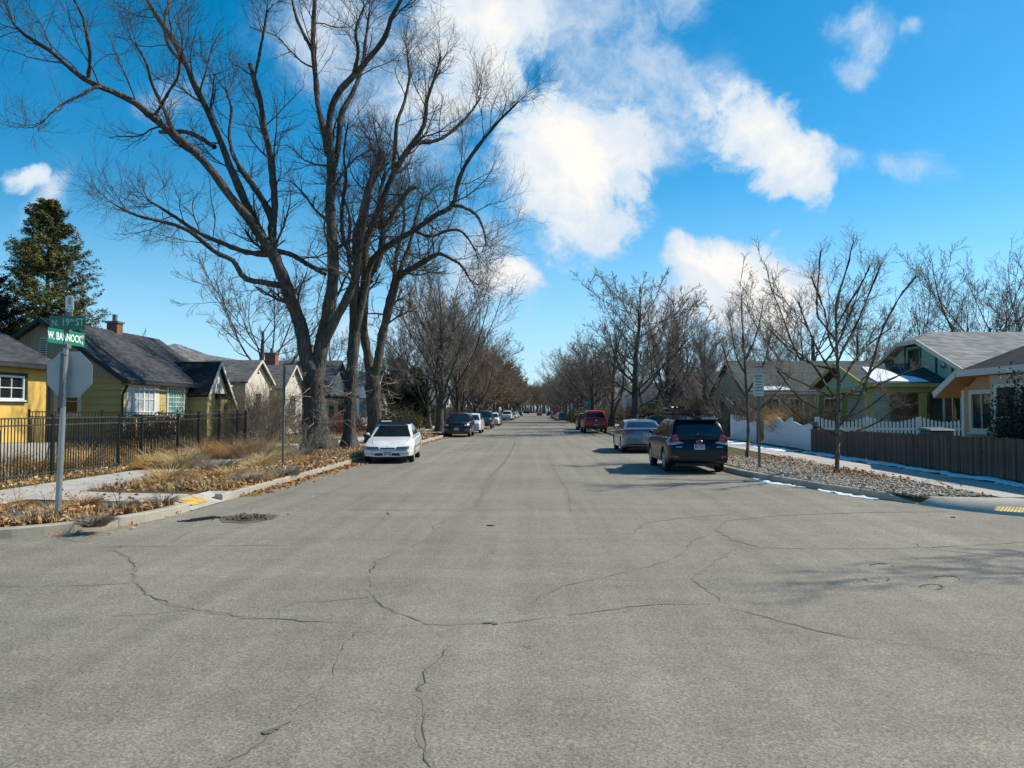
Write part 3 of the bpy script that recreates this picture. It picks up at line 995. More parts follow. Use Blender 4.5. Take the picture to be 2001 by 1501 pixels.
# ---- the three old maples on the left verge
A = [
 (None, [(622,880,33),(618,850,29),(615,800,25),(612,760,24),(612,722,21)], 0),
 (0, [(611,740,18),(604,715,17),(597,690,16),(588,640,15),(570,590,14),(548,530,13),(530,487,12)], -.6),
 (0, [(616,745,18),(622,715,17),(626,690,16),(637,630,15),(648,570,13),(651,510,12),(648,450,11),(645,390,11),(648,336,10),(645,288,9)], .5),
 (1, [(534,498,11),(510,462,10),(480,420,10),(450,384,9.5),(420,342,9),(384,300,8.5),(342,264,8),(300,231,7.5),(264,201,7),(222,180,6.5),(174,159,6),(138,135,5),(102,102,4.5),(54,72,3.5),(30,51,2.5),(18,22,1.5)], -3.5),
 (1, [(528,484,10),(510,456,9.5),(480,396,9),(462,354,8.5),(444,312,8),(429,270,7.5),(408,222,7),(384,174,6.5),(366,132,6),(342,84,5.5),(318,48,5),(288,0,4),(262,-50,3),(250,-90,1.5)], 2.6),
 (1, [(534,495,8),(531,432,8),(516,396,7),(492,360,7),(468,327,6)], .8),
 (1, [(533,490,8),(531,450,8),(537,408,8),(534,360,7.5),(528,300,7),(516,252,6.5),(510,204,6),(498,162,5.5),(489,126,5)], 1.4),
 (1, [(556,560,7),(516,552,6.5),(477,543,6),(456,510,5.5),(420,492,5),(384,462,4.5),(354,444,4),(312,432,3.4),(264,420,2.6),(228,402,1.6)], -3.0),
 (1, [(536,500,6),(480,492,5.5),(432,474,5),(390,456,4.2),(336,420,3.2),(288,390,2)], 2.8),
 (1, [(538,490,6),(570,498,5.5),(600,516,5),(636,537,4)], 1.8),
 (2, [(645,288,8.5),(642,252,8),(648,210,7.5),(666,174,7),(690,150,6.5),(720,114,6),(750,78,5.5),(765,36,5),(783,0,4),(800,-50,3),(806,-90,1.5)], -2.0),
 (2, [(640,300,7),(633,258,6.5),(621,204,6),(618,162,6),(612,102,5.5),(612,48,5),(615,0,4),(610,-60,2)], 2.4),
 (2, [(650,330,7),(660,300,7),(666,228,6),(690,180,5),(708,130,4),(716,70,3),(722,20,1.6)], 3.4),
 (2, [(630,680,11),(645,645,10),(662,612,10),(684,570,9),(696,528,8),(702,474,7),(712,430,5.5),(722,380,4),(728,330,2)], -1.6),
 (3, [(172,157,4),(176,110,3.8),(170,70,3.2),(160,30,2.6),(140,-10,1.5)], -4.5),
 (3, [(342,262,4),(318,210,3.5),(296,160,3),(285,120,2.4),(262,84,1.5)], -1.0),
 (4, [(420,288,5),(392,270,5),(360,258,4.5),(312,258,4)], 1.0),
 (6, [(498,150,3.2),(508,100,2.8),(516,60,2.2),(522,18,1.5)], 1.6),
 (4, [(366,132,4),(330,90,3.4),(322,40,2.8),(336,-10,1.6)], 4.6),
 (3, [(300,231,3.5),(330,180,3),(348,150,2.6),(352,110,1.5)], -3.6),
 (11, [(612,102,4),(590,60,3.4),(575,20,2.6),(566,-40,1.4)], 4.4),
 (10, [(690,150,4),(700,100,3.4),(695,60,2.6),(712,10,1.5)], -3.6),
 (3, [(222,180,3.4),(190,170,3),(150,190,2.6),(120,205,2),(80,240,1.2)], -5.0),
 (5, [(468,327,5),(455,300,4),(448,262,3.2),(452,214,2.4),(440,170,1.4)], 2.0),
]
traced_tree('maple_tree', 33.0, A, 'huge old bare maple with a forked trunk and a long limb reaching far left', 1, shoots=44)
B = [
 (None, [(681,873,15),(683,830,13),(684,780,13),(690,690,12.5),(693,650,12)], 0),
 (0, [(693,655,11.5),(691,590,10),(695,545,10),(699,522,9.5),(696,468,9),(708,420,8.5),(720,372,8),(738,324,7.5),(747,294,7)], -1.0),
 (0, [(694,655,9),(704,600,9),(712,540,8),(714,480,8),(729,438,7.5),(750,384,7),(768,342,6.5),(792,300,6),(828,246,5),(834,198,4),(850,150,3),(862,110,1.6)], 1.2),
 (0, [(696,640,8),(705,600,8),(716,555,7.5),(726,510,7),(768,474,6.5),(810,450,6),(852,420,5.5),(885,402,5),(894,360,4.5),(912,318,4),(942,276,3.4),(972,240,2.6),(1008,204,1.5)], -2.4),
 (1, [(722,440,5.5),(750,440,5.5),(774,408,5),(798,372,4.6),(813,366,4)], -1.8),
 (2, [(792,300,5),(815,280,4.5),(852,275,4),(885,255,3.4),(915,225,2.6),(940,190,1.5)], 3.0),
 (2, [(768,342,5),(772,290,4.5),(776,240,4),(790,200,3.2),(800,150,2.4),(795,100,1.4)], 3.4),
 (3, [(885,402,4),(905,405,3.4),(930,420,2.8),(945,450,2),(950,480,1.2)], -3.6),
 (1, [(699,522,5),(672,470,4.5),(668,410,4),(676,350,3.4),(672,300,2.4),(680,240,1.4)], 1.5),
 (3, [(810,450,4),(840,462,3.5),(880,450,3),(905,455,2.4),(930,490,1.4)], -.6),
]
traced_tree('maple_tree', 35.0, B, 'tall bare maple with a straight half lit trunk, second from the corner', 2, lv=((8,2.7,50),(10,1.4,46),(8,.72,40)), shoots=10)
C = [
 (None, [(733,862,17),(731,800,16),(729,760,16),(728,725,15)], 0),
 (0, [(726,735,11),(718,690,10.5),(710,640,9.5),(712,590,9),(720,540,8),(738,516,7),(748,450,6),(742,390,4),(750,340,2)], 1.0),
 (0, [(733,735,10),(741,690,9.5),(748,650,9),(768,576,8),(780,540,7),(810,522,6),(840,504,5),(858,495,4.5)], -1.0),
 (2, [(768,576,6),(785,520,5),(800,480,4),(812,430,3),(826,380,1.6)], .8),
 (2, [(748,650,6),(756,600,6),(770,545,5),(776,490,4),(790,440,3),(786,390,1.5)], 2.6),
 (2, [(858,495,4),(880,505,3.2),(902,520,2.4),(920,550,1.3)], -1.6),
 (1, [(712,590,5),(690,540,4.5),(680,490,4),(684,430,3),(670,380,1.6)], 2.6),
]
traced_tree('maple_tree', 40.5, C, 'bare maple with rusty tinted forked trunk directly behind the white parked car', 3, lv=((8,2.6,50),(10,1.4,46),(8,.7,40)), shoots=24)

# ---- two young trees in the rock bed on the right
T1 = [
 (None, [(1635,924,7.5),(1636,900,6.2),(1637,870,6),(1637,830,6)], 0),
 (0, [(1637,832,6),(1636,800,5.8),(1639,740,5.2),(1635,680,4.6),(1633,630,4),(1635,590,3.4),(1645,555,2.6),(1656,520,1.9),(1668,470,1)], .1),
 (0, [(1639,833,3.6),(1667,802,3.6),(1683,770,3.3),(1699,728,3),(1709,696,2.6),(1722,650,2.2),(1752,590,1.7),(1790,540,.9)], -.9),
 (1, [(1636,780,2.8),(1607,767,2.6),(1581,754,2.2),(1540,735,1.8),(1500,700,1)], .9),
 (1, [(1638,786,2.8),(1658,767,2.6),(1677,754,2.3),(1694,732,2),(1735,700,1)], .8),
 (1, [(1636,740,2.8),(1613,709,2.6),(1597,680,2.2),(1578,640,1.6),(1560,590,.9)], -.8),
 (1, [(1634,714,3),(1648,683,2.7),(1667,648,2.3),(1680,619,1.9),(1700,570,1.5),(1724,512,.8)], .6),
 (1, [(1633,666,2.6),(1610,635,2.3),(1597,613,1.9),(1598,560,1.5),(1604,490,.8)], .5),
 (1, [(1634,640,2.3),(1655,600,2),(1680,560,1.6),(1700,520,.9)], -.7),
 (1, [(1637,700,2.3),(1620,660,2),(1612,610,1.6),(1585,540,.9)], -1.1),
 (0, [(1634,850,2.4),(1600,835,2.1),(1560,812,1.7),(1515,770,.9)], -.7),
 (1, [(1638,800,2.4),(1660,812,2),(1690,800,1.6),(1730,770,.9)], -1.3),
 (1, [(1637,760,2.4),(1660,720,2),(1690,680,1.6),(1742,640,.8)], 1.2),
 (0, [(1636,842,2),(1670,842,1.8),(1715,825,1.5),(1760,790,.8)], .9),
 (1, [(1637,815,2),(1600,800,1.8),(1560,775,1.4),(1520,725,.8)], -1.0),
 (1, [(1637,790,2),(1610,745,1.7),(1580,705,1.4),(1530,670,.7)], 1.2),
 (1, [(1638,770,2),(1680,765,1.7),(1730,745,1.4),(1790,720,.7)], .4),
 (1, [(1636,725,2),(1590,712,1.7),(1550,690,1.3),(1500,640,.7)], -.5),
]
traced_tree('young_tree', 21.0, T1, 'young bare tree in the rock bed in front of the weathered wooden fence', 4, K=18, lv=((7,.75,44),(5,.40,42),(3,.2,40)), rmin=(.005,.0035,.0028), barkm=M_bark_young, flare=False, upb=.12, rk=.58, twm=M_twig_young, endf=.3)
T2 = [
 (None, [(1460,893,5.6),(1461,870,4.7),(1462,840,4.6),(1461,800,4.4)], 0),
 (0, [(1461,802,4.3),(1459,760,4),(1456,720,3.5),(1453,680,3),(1451,640,2.2),(1449,600,1.2),(1450,575,.7)], .1),
 (1, [(1460,780,2.2),(1440,750,2),(1424,715,1.7),(1410,670,.8)], .8),
 (1, [(1459,770,2.2),(1480,735,2),(1496,700,1.6),(1506,655,.8)], -.8),
 (1, [(1457,730,2),(1440,700,1.8),(1432,660,1.4),(1425,620,.7)], -.7),
 (1, [(1455,710,2),(1470,675,1.8),(1482,640,1.4),(1490,600,.7)], .7),
 (0, [(1461,810,2),(1432,790,1.8),(1405,765,1.4),(1380,735,.7)], -.5),
 (0, [(1461,806,2),(1490,795,1.8),(1515,770,1.4),(1540,740,.7)], .6),
]
traced_tree('young_tree', 28.0, T2, 'slim young bare tree between the dark blue car and the parking sign', 5, K=14, lv=((7,.85,46),(5,.45,42),(4,.24,40)), rmin=(.007,.0045,.0035), barkm=M_bark_young, flare=False, upb=.12, rk=.58, twm=M_twig_young, endf=.3)

# ---- generic bare trees, built once per kind and copied
def bare_tree(name, H, r0, seed, style, twm, label, cat='tree', rm=1.0, leaves=None, group=None, loc=(0,0,0)):
    rng = np.random.default_rng(seed)
    K = 14
    root = empty(name, loc, label=label, cat=cat, group=group)
    top = {'vase': .62, 'round': .82, 'spread': .55, 'multi': .45}[style]
    z = np.linspace(-.1, H * top, K)
    wob = np.cumsum(rng.normal(size=(K, 2)), 0) * H * .004
    wob -= wob[0]
    T = np.stack([wob[:, 0], wob[:, 1], z], -1)[None]
    s = np.linspace(0, 1, K)
    Rt = (r0 * (1 - .78 * s) * (1 + .6 * np.exp(-z / (.05 * H) - .3)))[None]
    g = Geo()
    V, Q = tubes(T, Rt, 10); g.add(V, Q)
    spec = {'vase': dict(n=30, t0=.17, t1=1, lf=.74, ang=36, up=.08), 'round': dict(n=28, t0=.2, t1=1, lf=.52, ang=56, up=.09),
            'spread': dict(n=11, t0=.38, t1=1, lf=.85, ang=52, up=.06), 'multi': dict(n=10, t0=.15, t1=1, lf=1.55, ang=24, up=.06)}[style]
    P1, R1 = grow(rng, T, Rt, spec['n'], spec['t0'], spec['t1'], spec['lf'] / top, spec['ang'], 9, 12, spec['up'], .065, .40, .25, .024 * rm, lshrink=.45)
    V, Q = tubes(P1, R1, 7); g.add(V, Q)
    g.obj('trunk', M_bark2, root)
    c = Geo()
    P2, R2 = grow(rng, P1, R1, 9, .2, 1, .46, 36, 12, 8, .07, .10, .5, .35, .014 * rm)
    V, Q = tubes(P2, R2, 4); c.add(V, Q)
    P3, R3 = grow(rng, P2, R2, 8, .15, 1, .5, 40, 12, 5, .07, .15, .55, .4, .0105 * rm)
    V, Q = tubes(P3, R3, 3); c.add(V, Q)
    P4, R4 = grow(rng, P3, R3, 5, .2, 1, .55, 38, 14, 4, .06, .15, .6, .5, .0075 * rm)
    V, Q = tubes(P4, R4, 3); c.add(V, Q)
    c.obj('crown', twm, root)
    kz = H / max(P4[:, :, 2].max(), 1)
    for ch in root.children: ch.data.transform(Matrix.Scale(kz, 4))
    P4 = P4 * kz
    if leaves:
        mat, dens, size = leaves
        pts = P4.reshape(-1, 3)
        pts = pts[rng.random(len(pts)) < dens]
        leaf_cloud('withered_leaves', pts, size, mat, root, rng)
    return root

def leaf_quads(pts, size, rng, aspect=.55, flat=0.0):
    n = len(pts)
    a = nrm(rng.normal(size=(n, 3)) * np.array([1, 1, 1 - flat]))
    b = rng.normal(size=(n, 3)) * np.array([1, 1, 1 - flat]); b = nrm(b - a * np.sum(a * b, -1, keepdims=True))
    sz = size * rng.uniform(.6, 1.35, n)[:, None]
    nn = np.cross(a, b)
    V = np.stack([pts - a * sz, pts - b * sz * aspect + nn * sz * .15, pts + a * sz, pts + b * sz * aspect + nn * sz * .15], 1)
    return V.reshape(-1, 3), np.arange(n * 4).reshape(-1, 4)

def leaf_cloud(name, pts, size, mat, parent, rng, aspect=.55):
    V, Q = leaf_quads(np.asarray(pts), size, rng, aspect)
    return link(name, np_mesh(name, V, Q), mat, parent)

def copy_tree(root, loc, rz, sc, label=None, group=None):
    c = root.copy(); COL.objects.link(c)
    c.location = loc; c.rotation_euler = (0, 0, rz)
    c.scale = sc if isinstance(sc, (tuple, list)) else (sc, sc, sc)
    if label: c['label'] = label
    if group: c['group'] = group
    elif 'group' in c: del c['group']
    for ch in root.children:
        d = ch.copy(); COL.objects.link(d); d.parent = c
    return c

M_oakleaf = foliage('withered_leaf', (.18,.105,.055), (.34,.22,.11), .8)
M_tanleaf = foliage('tan_leaf', (.16,.115,.05), (.30,.22,.10), .8)
GZ = HB
vase = bare_tree('bare_tree', 12, .26, 11, 'vase', M_twig_grey, 'bare grey tree with a fan of fine branches beside the black parked car', rm=1.15, loc=(W(858,800,62).x, 62, GZ))
vase.scale = (1.4, 1.4, 1.30)
vase2 = bare_tree('bare_tree', 12, .24, 12, 'vase', M_twig_red, 'x', rm=1.35, loc=(-8.2, 79, GZ))
rnd = bare_tree('bare_tree', 12, .27, 13, 'round', M_twig_far, 'dark bare tree with wide low branches beside the right pavement, behind the purple grey sedan', rm=1.15, loc=(W(1236,800,61).x, 61, GZ))
rnd.scale = (1.55, 1.55, 1.15)
spr = bare_tree('bare_tree', 12, .33, 14, 'spread', M_twig_far, 'x', rm=1.25, loc=(W(510,800,60).x, 60, GZ))
oak = bare_tree('oak_tree', 12, .28, 15, 'round', M_twig_red, 'x', rm=1.35, leaves=(M_oakleaf, .16, .10), loc=(-8.3, 112, GZ))
tan = bare_tree('oak_tree', 12, .28, 16, 'round', M_twig_red, 'x', rm=1.35, leaves=(M_tanleaf, .13, .10), loc=(-8.3, 128, GZ))
mul_ = bare_tree('bare_tree', 12, .34, 17, 'multi', M_twig_far, 'x', rm=1.25, loc=(W(1192,800,84).x, 84, GZ))
rnd2 = bare_tree('bare_tree', 12, .24, 18, 'round', M_twig_grey, 'x', rm=1.25, loc=(W(1375,800,66).x, 66, GZ))
def relabel(o, label, group=None, sc=None):
    o['label'] = label
    if group: o['group'] = group
    if sc: o.scale = sc
relabel(spr, 'bare spreading tree with dark arching limbs rising behind the two ivory gables on the left', sc=(1.38,1.38,1.30))
relabel(vase2, 'bare reddish tree right behind the grey fan shaped tree on the left verge', sc=(1.1,1.1,1.2))
relabel(mul_, 'tall bare tree whose stems lean over the street above the red pickup', sc=(2.1,2.1,1.45))
mul_.rotation_euler = (R(0), R(-10), 1.9)
relabel(rnd2, 'bare grey tree behind the white fence, just right of the dark blue car', sc=(.8,.8,.85))
LG = 'bare street trees far along the left verge'
RG = 'bare street trees far along the right verge'
OG = 'brown leaved trees far along the left verge'
relabel(oak, 'tree with withered brown leaves far along the left verge', OG)
relabel(tan, 'tree with pale tan leaves far along the left verge', None)
rt = random.Random(8)
for i, (y, k) in enumerate(((93,0),(105,0),(122,0),(142,1),(152,1),(165,0),(181,1),(196,0),(214,1),(236,0),(262,1),(290,0),(320,1),(356,0),(398,1),(445,0))):
    src = (vase2, oak)[k]
    s_ = rt.uniform(1.1, 1.45) + max(0, y-150)*.0012
    copy_tree(src, (-8.0 + rt.uniform(-.5,.5), y, GZ), rt.uniform(0, 6.3), (s_*1.25, s_*1.25, s_ * rt.uniform(.9, 1.05)),
              'bare street tree far along the left verge' if k == 0 else 'tree with withered brown leaves far along the left verge', LG if k == 0 else OG)
for i, y in enumerate((98,111,124,140,155,171,188,206,226,248,274,300,330,366,410,455)):
    src = (rnd, vase2, mul_)[i % 3]
    s_ = rt.uniform(1.05, 1.4) + max(0, y-150)*.0012
    copy_tree(src, (7.6 + rt.uniform(-.5,.5), y, GZ), rt.uniform(0, 6.3), (s_*1.3, s_*1.3, s_ * rt.uniform(.9, 1.05)),
              'bare street tree far along the right verge', RG)
# trees in the yards on the right, each behind something one can find
YR = [
 (1305, 72, 1.05, 'bare tree standing behind the dark hedge on the right side of the street', vase2),
 (1340, 88, .95, 'bare tree in the distance between the hedge and the white fence', rnd2),
 (1440, 66, 1.0, 'bare tree whose upright stems rise behind the parking sign', mul_),
 (1510, 80, .95, 'bare tree behind the dark roofed house, right of the parking sign', rnd),
 (1592, 62, 1.12, 'bare gnarled tree rising behind the porch gable, left of the young tree', spr),
 (1685, 74, 1.0, 'bare tree behind the snowy porch roof', rnd2),
 (1742, 82, 1.05, 'bare tree behind the green gable', mul_),
 (1812, 60, 1.12, 'tall bare tree behind the green house, leftmost of the group over its ridge', mul_),
 (1875, 66, 1.15, 'tall bare tree behind the middle of the green house ridge', mul_),
 (1935, 62, 1.2, 'tall bare tree over the right end of the green house ridge', spr),
 (1995, 57, 1.22, 'tall bare tree at the right edge above the dark shingled roof', mul_),
 (1390, 100, 1.0, 'faint bare tree far behind the white fence on the right', vase2),
 (1560, 105, 1.05, 'faint bare tree far behind the houses on the right', rnd),
]
for px, y, s_, lab, src in YR:
    p = W(px, 800, y)
    copy_tree(src, (p.x, y, GZ), rt.uniform(0, 6.3), (s_*1.2, s_*1.2, s_ * 1.12), lab)
YL = [
 (240, 84, .95, 'small bare tree in the gap between the conifer and the chimney', rnd),
 (300, 92, .8, 'bare tree low behind the dark roof, right of the brick chimney', rnd2),
 (650, 78, .95, 'bare tree behind the old maples, above the ivory houses', rnd),
 (575, 95, .95, 'bare tree far behind the ivory houses on the left', rnd2),
 (790, 96, 1.1, 'bare tree behind the evergreens on the left side', rnd),
 (838, 71, 1.15, 'grey fan crowned tree right behind the one by the black parked car', vase),
 (905, 86, 1.0, 'bare reddish tree close behind the slate pickup', vase2),
 (765, 76, .9, 'bare brownish tree in a front yard left of the grey fan shaped tree', vase2),
]
for px, y, s_, lab, src in YL:
    p = W(px, 800, y)
    copy_tree(src, (p.x, y, GZ), rt.uniform(0, 6.3), s_, lab)
# far trees on both sides that close the view down the street
BG = 'distant bare yard trees'
k = 0
for y in (120,138,158,180,205,235,270,310,360,420,480,540):
    for sx in (-1, 1):
        for q in range(2 if y < 400 else 3):
            x = sx * (15 + 13 * q + rt.uniform(-4, 4)) * (1 if y < 300 else .8)
            s_ = rt.uniform(.85, 1.25)
            src = (rnd, vase2, oak, rnd2, spr)[k % 5 if sx < 0 else (0, 1, 3, 4, 1)[k % 5]]; k += 1
            copy_tree(src, (x, y + rt.uniform(-5, 5), GZ), rt.uniform(0, 6.3), s_, 'distant bare yard tree behind the street trees' if src is not oak else 'distant yard tree with withered brown leaves', BG if src is not oak else 'distant brown leaved yard trees')
for x in (-26, -17, -9, -3.5, 2, 7, 14, 23, 33):
    s_ = rt.uniform(.9, 1.2)
    copy_tree((rnd, vase2, spr)[k % 3], (x, 640 + rt.uniform(-15, 15), GZ), rt.uniform(0, 6.3), s_ * 2.2, 'bare tree closing the far end of the street', 'bare trees at the far end of the street'); k += 1
for i, (x, y, sc_) in enumerate(((-14,520,1.7),(-8,560,1.8),(-2,600,1.9),(4,585,1.9),(9,545,1.8),(15,515,1.7),(-5,690,2.3),(1,700,2.5),(7,690,2.3))):
    copy_tree((oak, rnd, tan)[i % 3] if i != 4 else rnd, (x, y, GZ), rt.uniform(0, 6.3), (sc_*1.3, sc_*1.3, sc_), 'tree closing the far end of the street', 'trees across the far end of the street')
# the tree on the corner just outside the frame whose shadow falls across the junction
copy_tree(rnd, (18.6, 12.4, GZ), .6, (1.1,1.1,1.12), 'bare tree just outside the right edge that shades the corner of the junction')
copy_tree(vase2, (24.5, 13.0, GZ), 2.6, 1.0, 'second bare tree outside the right edge along the cross street')

# ------------------------------------------------------------------ conifers
def conifer(name, H, rad, seed, mat, label, loc, nb=230, droop=-.12, tuft=.12, dens=30):
    rng = np.random.default_rng(seed)
    root = empty(name, loc, label=label, cat='tree')
    K = 10
    z = np.linspace(-.1, H, K)
    T = np.stack([z*0, z*0, z], -1)[None]
    Rt = (.3 * (1 - .93 * np.linspace(0, 1, K)))[None]
    g = Geo(); V, Q = tubes(T, Rt, 8); g.add(V, Q)
    t = (.06 + .93 * rng.random(nb) ** .85)
    az = rng.uniform(0, 2*np.pi, nb)
    prof = (1 - t) ** .8 * (.75 + .5 * rng.random(nb)) * rad + .25
    prof *= 1 + .25 * np.sin(az * 3 + t * 9)
    Kb = 6
    B = np.empty((nb, Kb, 3)); B[:, 0] = np.stack([az*0, az*0, t * H], -1)
    d = nrm(np.stack([np.cos(az), np.sin(az), .12 + .55 * t], -1))
    for k in range(1, Kb):
        d = nrm(d + np.array([0, 0, droop + .05 * k]) + rng.normal(size=(nb, 3)) * .07)
        B[:, k] = B[:, k-1] + d * (prof / (Kb - 1))[:, None]
    RB_ = np.clip((.035 * prof / rad)[:, None] * (1 - .8 * np.linspace(0, 1, Kb)), .008, None)
    V, Q = tubes(B, RB_, 4); g.add(V, Q)
    g.obj('trunk', M_bark2, root)
    S2, _ = grow(rng, B, RB_, 7, .25, 1, .42, 48, 12, 4, -.03, .1, .5, .5, .006)
    allb = np.concatenate([S2.reshape(-1, 3), S2[:, 1:].reshape(-1, 3) * .5 + S2[:, :-1].reshape(-1, 3) * .5, B[:, 2:].reshape(-1, 3)])
    rep = np.repeat(allb, max(1, dens // 8), axis=0)
    rep = rep + rng.normal(size=rep.shape) * np.array([.09, .09, .06])
    V, Q = leaf_quads(rep, tuft, rng, .30, .35)
    link('crown', np_mesh('crown', V, Q), mat, root)
    return root
M_fir = foliage('fir_needles', (.038,.055,.022), (.22,.215,.08), .5, .7)
M_firblue = foliage('spruce_needles', (.012,.024,.020), (.05,.075,.05), .5, .7)
def at(px, Y, z=GZ): p = W(px, 800, Y); return (p.x, Y, z)
conifer('fir_tree', 15.4, 4.7, 31, M_fir, 'tall olive green fir tree rising behind the dark roofed green house', at(88, 48), 320, dens=40, tuft=.10)
conifer('spruce_tree', 11.0, 3.8, 32, M_firblue, 'darker blue green spruce at the left edge behind the yellow house', at(-40, 46), 220, dens=40)
conifer('fir_tree', 7.4, 2.0, 33, M_firblue, 'dark conifer with a pointed top far behind the maples, in front of the brownish trees', at(780, 84), 160, tuft=.2)
conifer('fir_tree', 6.6, 2.2, 34, M_fir, 'dull green conifer next to the pointed one behind the maples', at(811, 88), 150, tuft=.2)
conifer('juniper_bush', 4.0, 2.1, 35, foliage('juniper_green', (.012,.03,.012), (.04,.085,.03), .8), 'bright dark green conical evergreen on the left verge side before the tan house', at(806, 72), 170, tuft=.16)
conifer('fir_tree', 6.0, 1.6, 36, M_firblue, 'small dark conifer far behind the right hand houses', at(1475, 120), 140, tuft=.2)

# ------------------------------------------------------------------ vehicles
def interp_s(cp, ys, win=.06):
    cp = sorted(cp)
    x = np.array([c[0] for c in cp]); z = np.array([c[1] for c in cp])
    acc = 0
    offs = np.linspace(-win, win, 7)
    for o in offs: acc = acc + np.interp(np.clip(ys + o, x[0], x[-1]), x, z)
    return acc / len(offs)

SPECS = {
 'sedan': dict(L=4.7, W=1.78, zb=.235, wb=2.72, fo=.93, wr=.315, wh=.86,
   top=[(2.35,.42),(2.32,.54),(2.22,.61),(1.6,.75),(.95,.87),(0,.90),(-1.2,.94),(-1.75,.97),(-2.1,.95),(-2.28,.88),(-2.35,.66)],
   roof=[(1.02,.86),(.2,1.33),(-.1,1.385),(-.6,1.40),(-1.05,1.36),(-1.9,.93)], wind=(.98,.22), rear=(-1.12,-1.84),
   side=[(.62,.95,.16,1.29,-.42,.97,-.42,1.33), (-.5,.97,-.5,1.33,-1.42,.99,-1.02,1.30)]),
 'sedan2': dict(L=4.85, W=1.85, zb=.2, wb=2.85, fo=.95, wr=.335, wh=.88,
   top=[(2.42,.5),(2.38,.68),(2.2,.78),(1.5,.92),(.95,.98),(0,1.0),(-1.2,1.03),(-1.9,1.08),(-2.25,1.08),(-2.38,1.02),(-2.42,.7)],
   roof=[(1.15,.93),(.2,1.40),(-.2,1.46),(-.7,1.465),(-1.2,1.40),(-2.05,1.04)], wind=(1.1,.24), rear=(-1.22,-1.98),
   side=[(.72,1.03,.14,1.36,-.42,1.05,-.42,1.40), (-.5,1.05,-.5,1.40,-1.5,1.09,-1.1,1.36)]),
 'suv': dict(L=4.62, W=1.81, zb=.27, wb=2.66, fo=.95, wr=.36, wh=.88,
   top=[(2.31,.55),(2.27,.80),(2.12,.93),(1.3,1.05),(.6,1.07),(-2.0,1.09),(-2.2,1.06),(-2.27,.95),(-2.31,.62)],
   roof=[(1.28,1.0),(.42,1.55),(.05,1.63),(-.6,1.655),(-1.45,1.64),(-1.86,1.58),(-2.24,1.04)], wind=(1.22,.42), rear=(-1.9,-2.2),
   side=[(.86,1.12,.34,1.50,-.28,1.12,-.28,1.56), (-.36,1.12,-.36,1.56,-1.22,1.13,-1.18,1.57), (-1.3,1.13,-1.26,1.56,-1.86,1.17,-1.66,1.53)]),
 'pickup': dict(L=5.7, W=1.98, zb=.42, wb=3.6, fo=.95, wr=.40, wh=.94,
   top=[(2.85,.62),(2.82,1.02),(2.65,1.14),(1.5,1.20),(1.2,1.2),(-.9,1.22),(-1.1,1.27),(-2.7,1.27),(-2.82,1.25),(-2.85,.7)],
   roof=[(1.5,1.14),(.78,1.78),(.4,1.87),(-.4,1.89),(-1.0,1.86),(-1.2,1.8),(-1.52,1.2)], wind=(1.44,.78), rear=(-1.22,-1.46),
   side=[(1.05,1.27,.66,1.72,-.05,1.27,-.05,1.78), (-.13,1.27,-.13,1.78,-1.05,1.27,-1.0,1.76)]),
}

def lathe_x(mb, prof, cx, cy, cz, n=28):
    """profile of (x, radius) turned round the axle (x axis)"""
    m = len(prof); vs = []
    for x, r in prof:
        for k in range(n):
            a = 2*math.pi*k/n
            vs.append((cx + x, cy + r*math.cos(a), cz + r*math.sin(a)))
    fs = [(i*n+k, i*n+(k+1)%n, (i+1)*n+(k+1)%n, (i+1)*n+k) for i in range(m-1) for k in range(n)]
    mb.add(vs, fs)

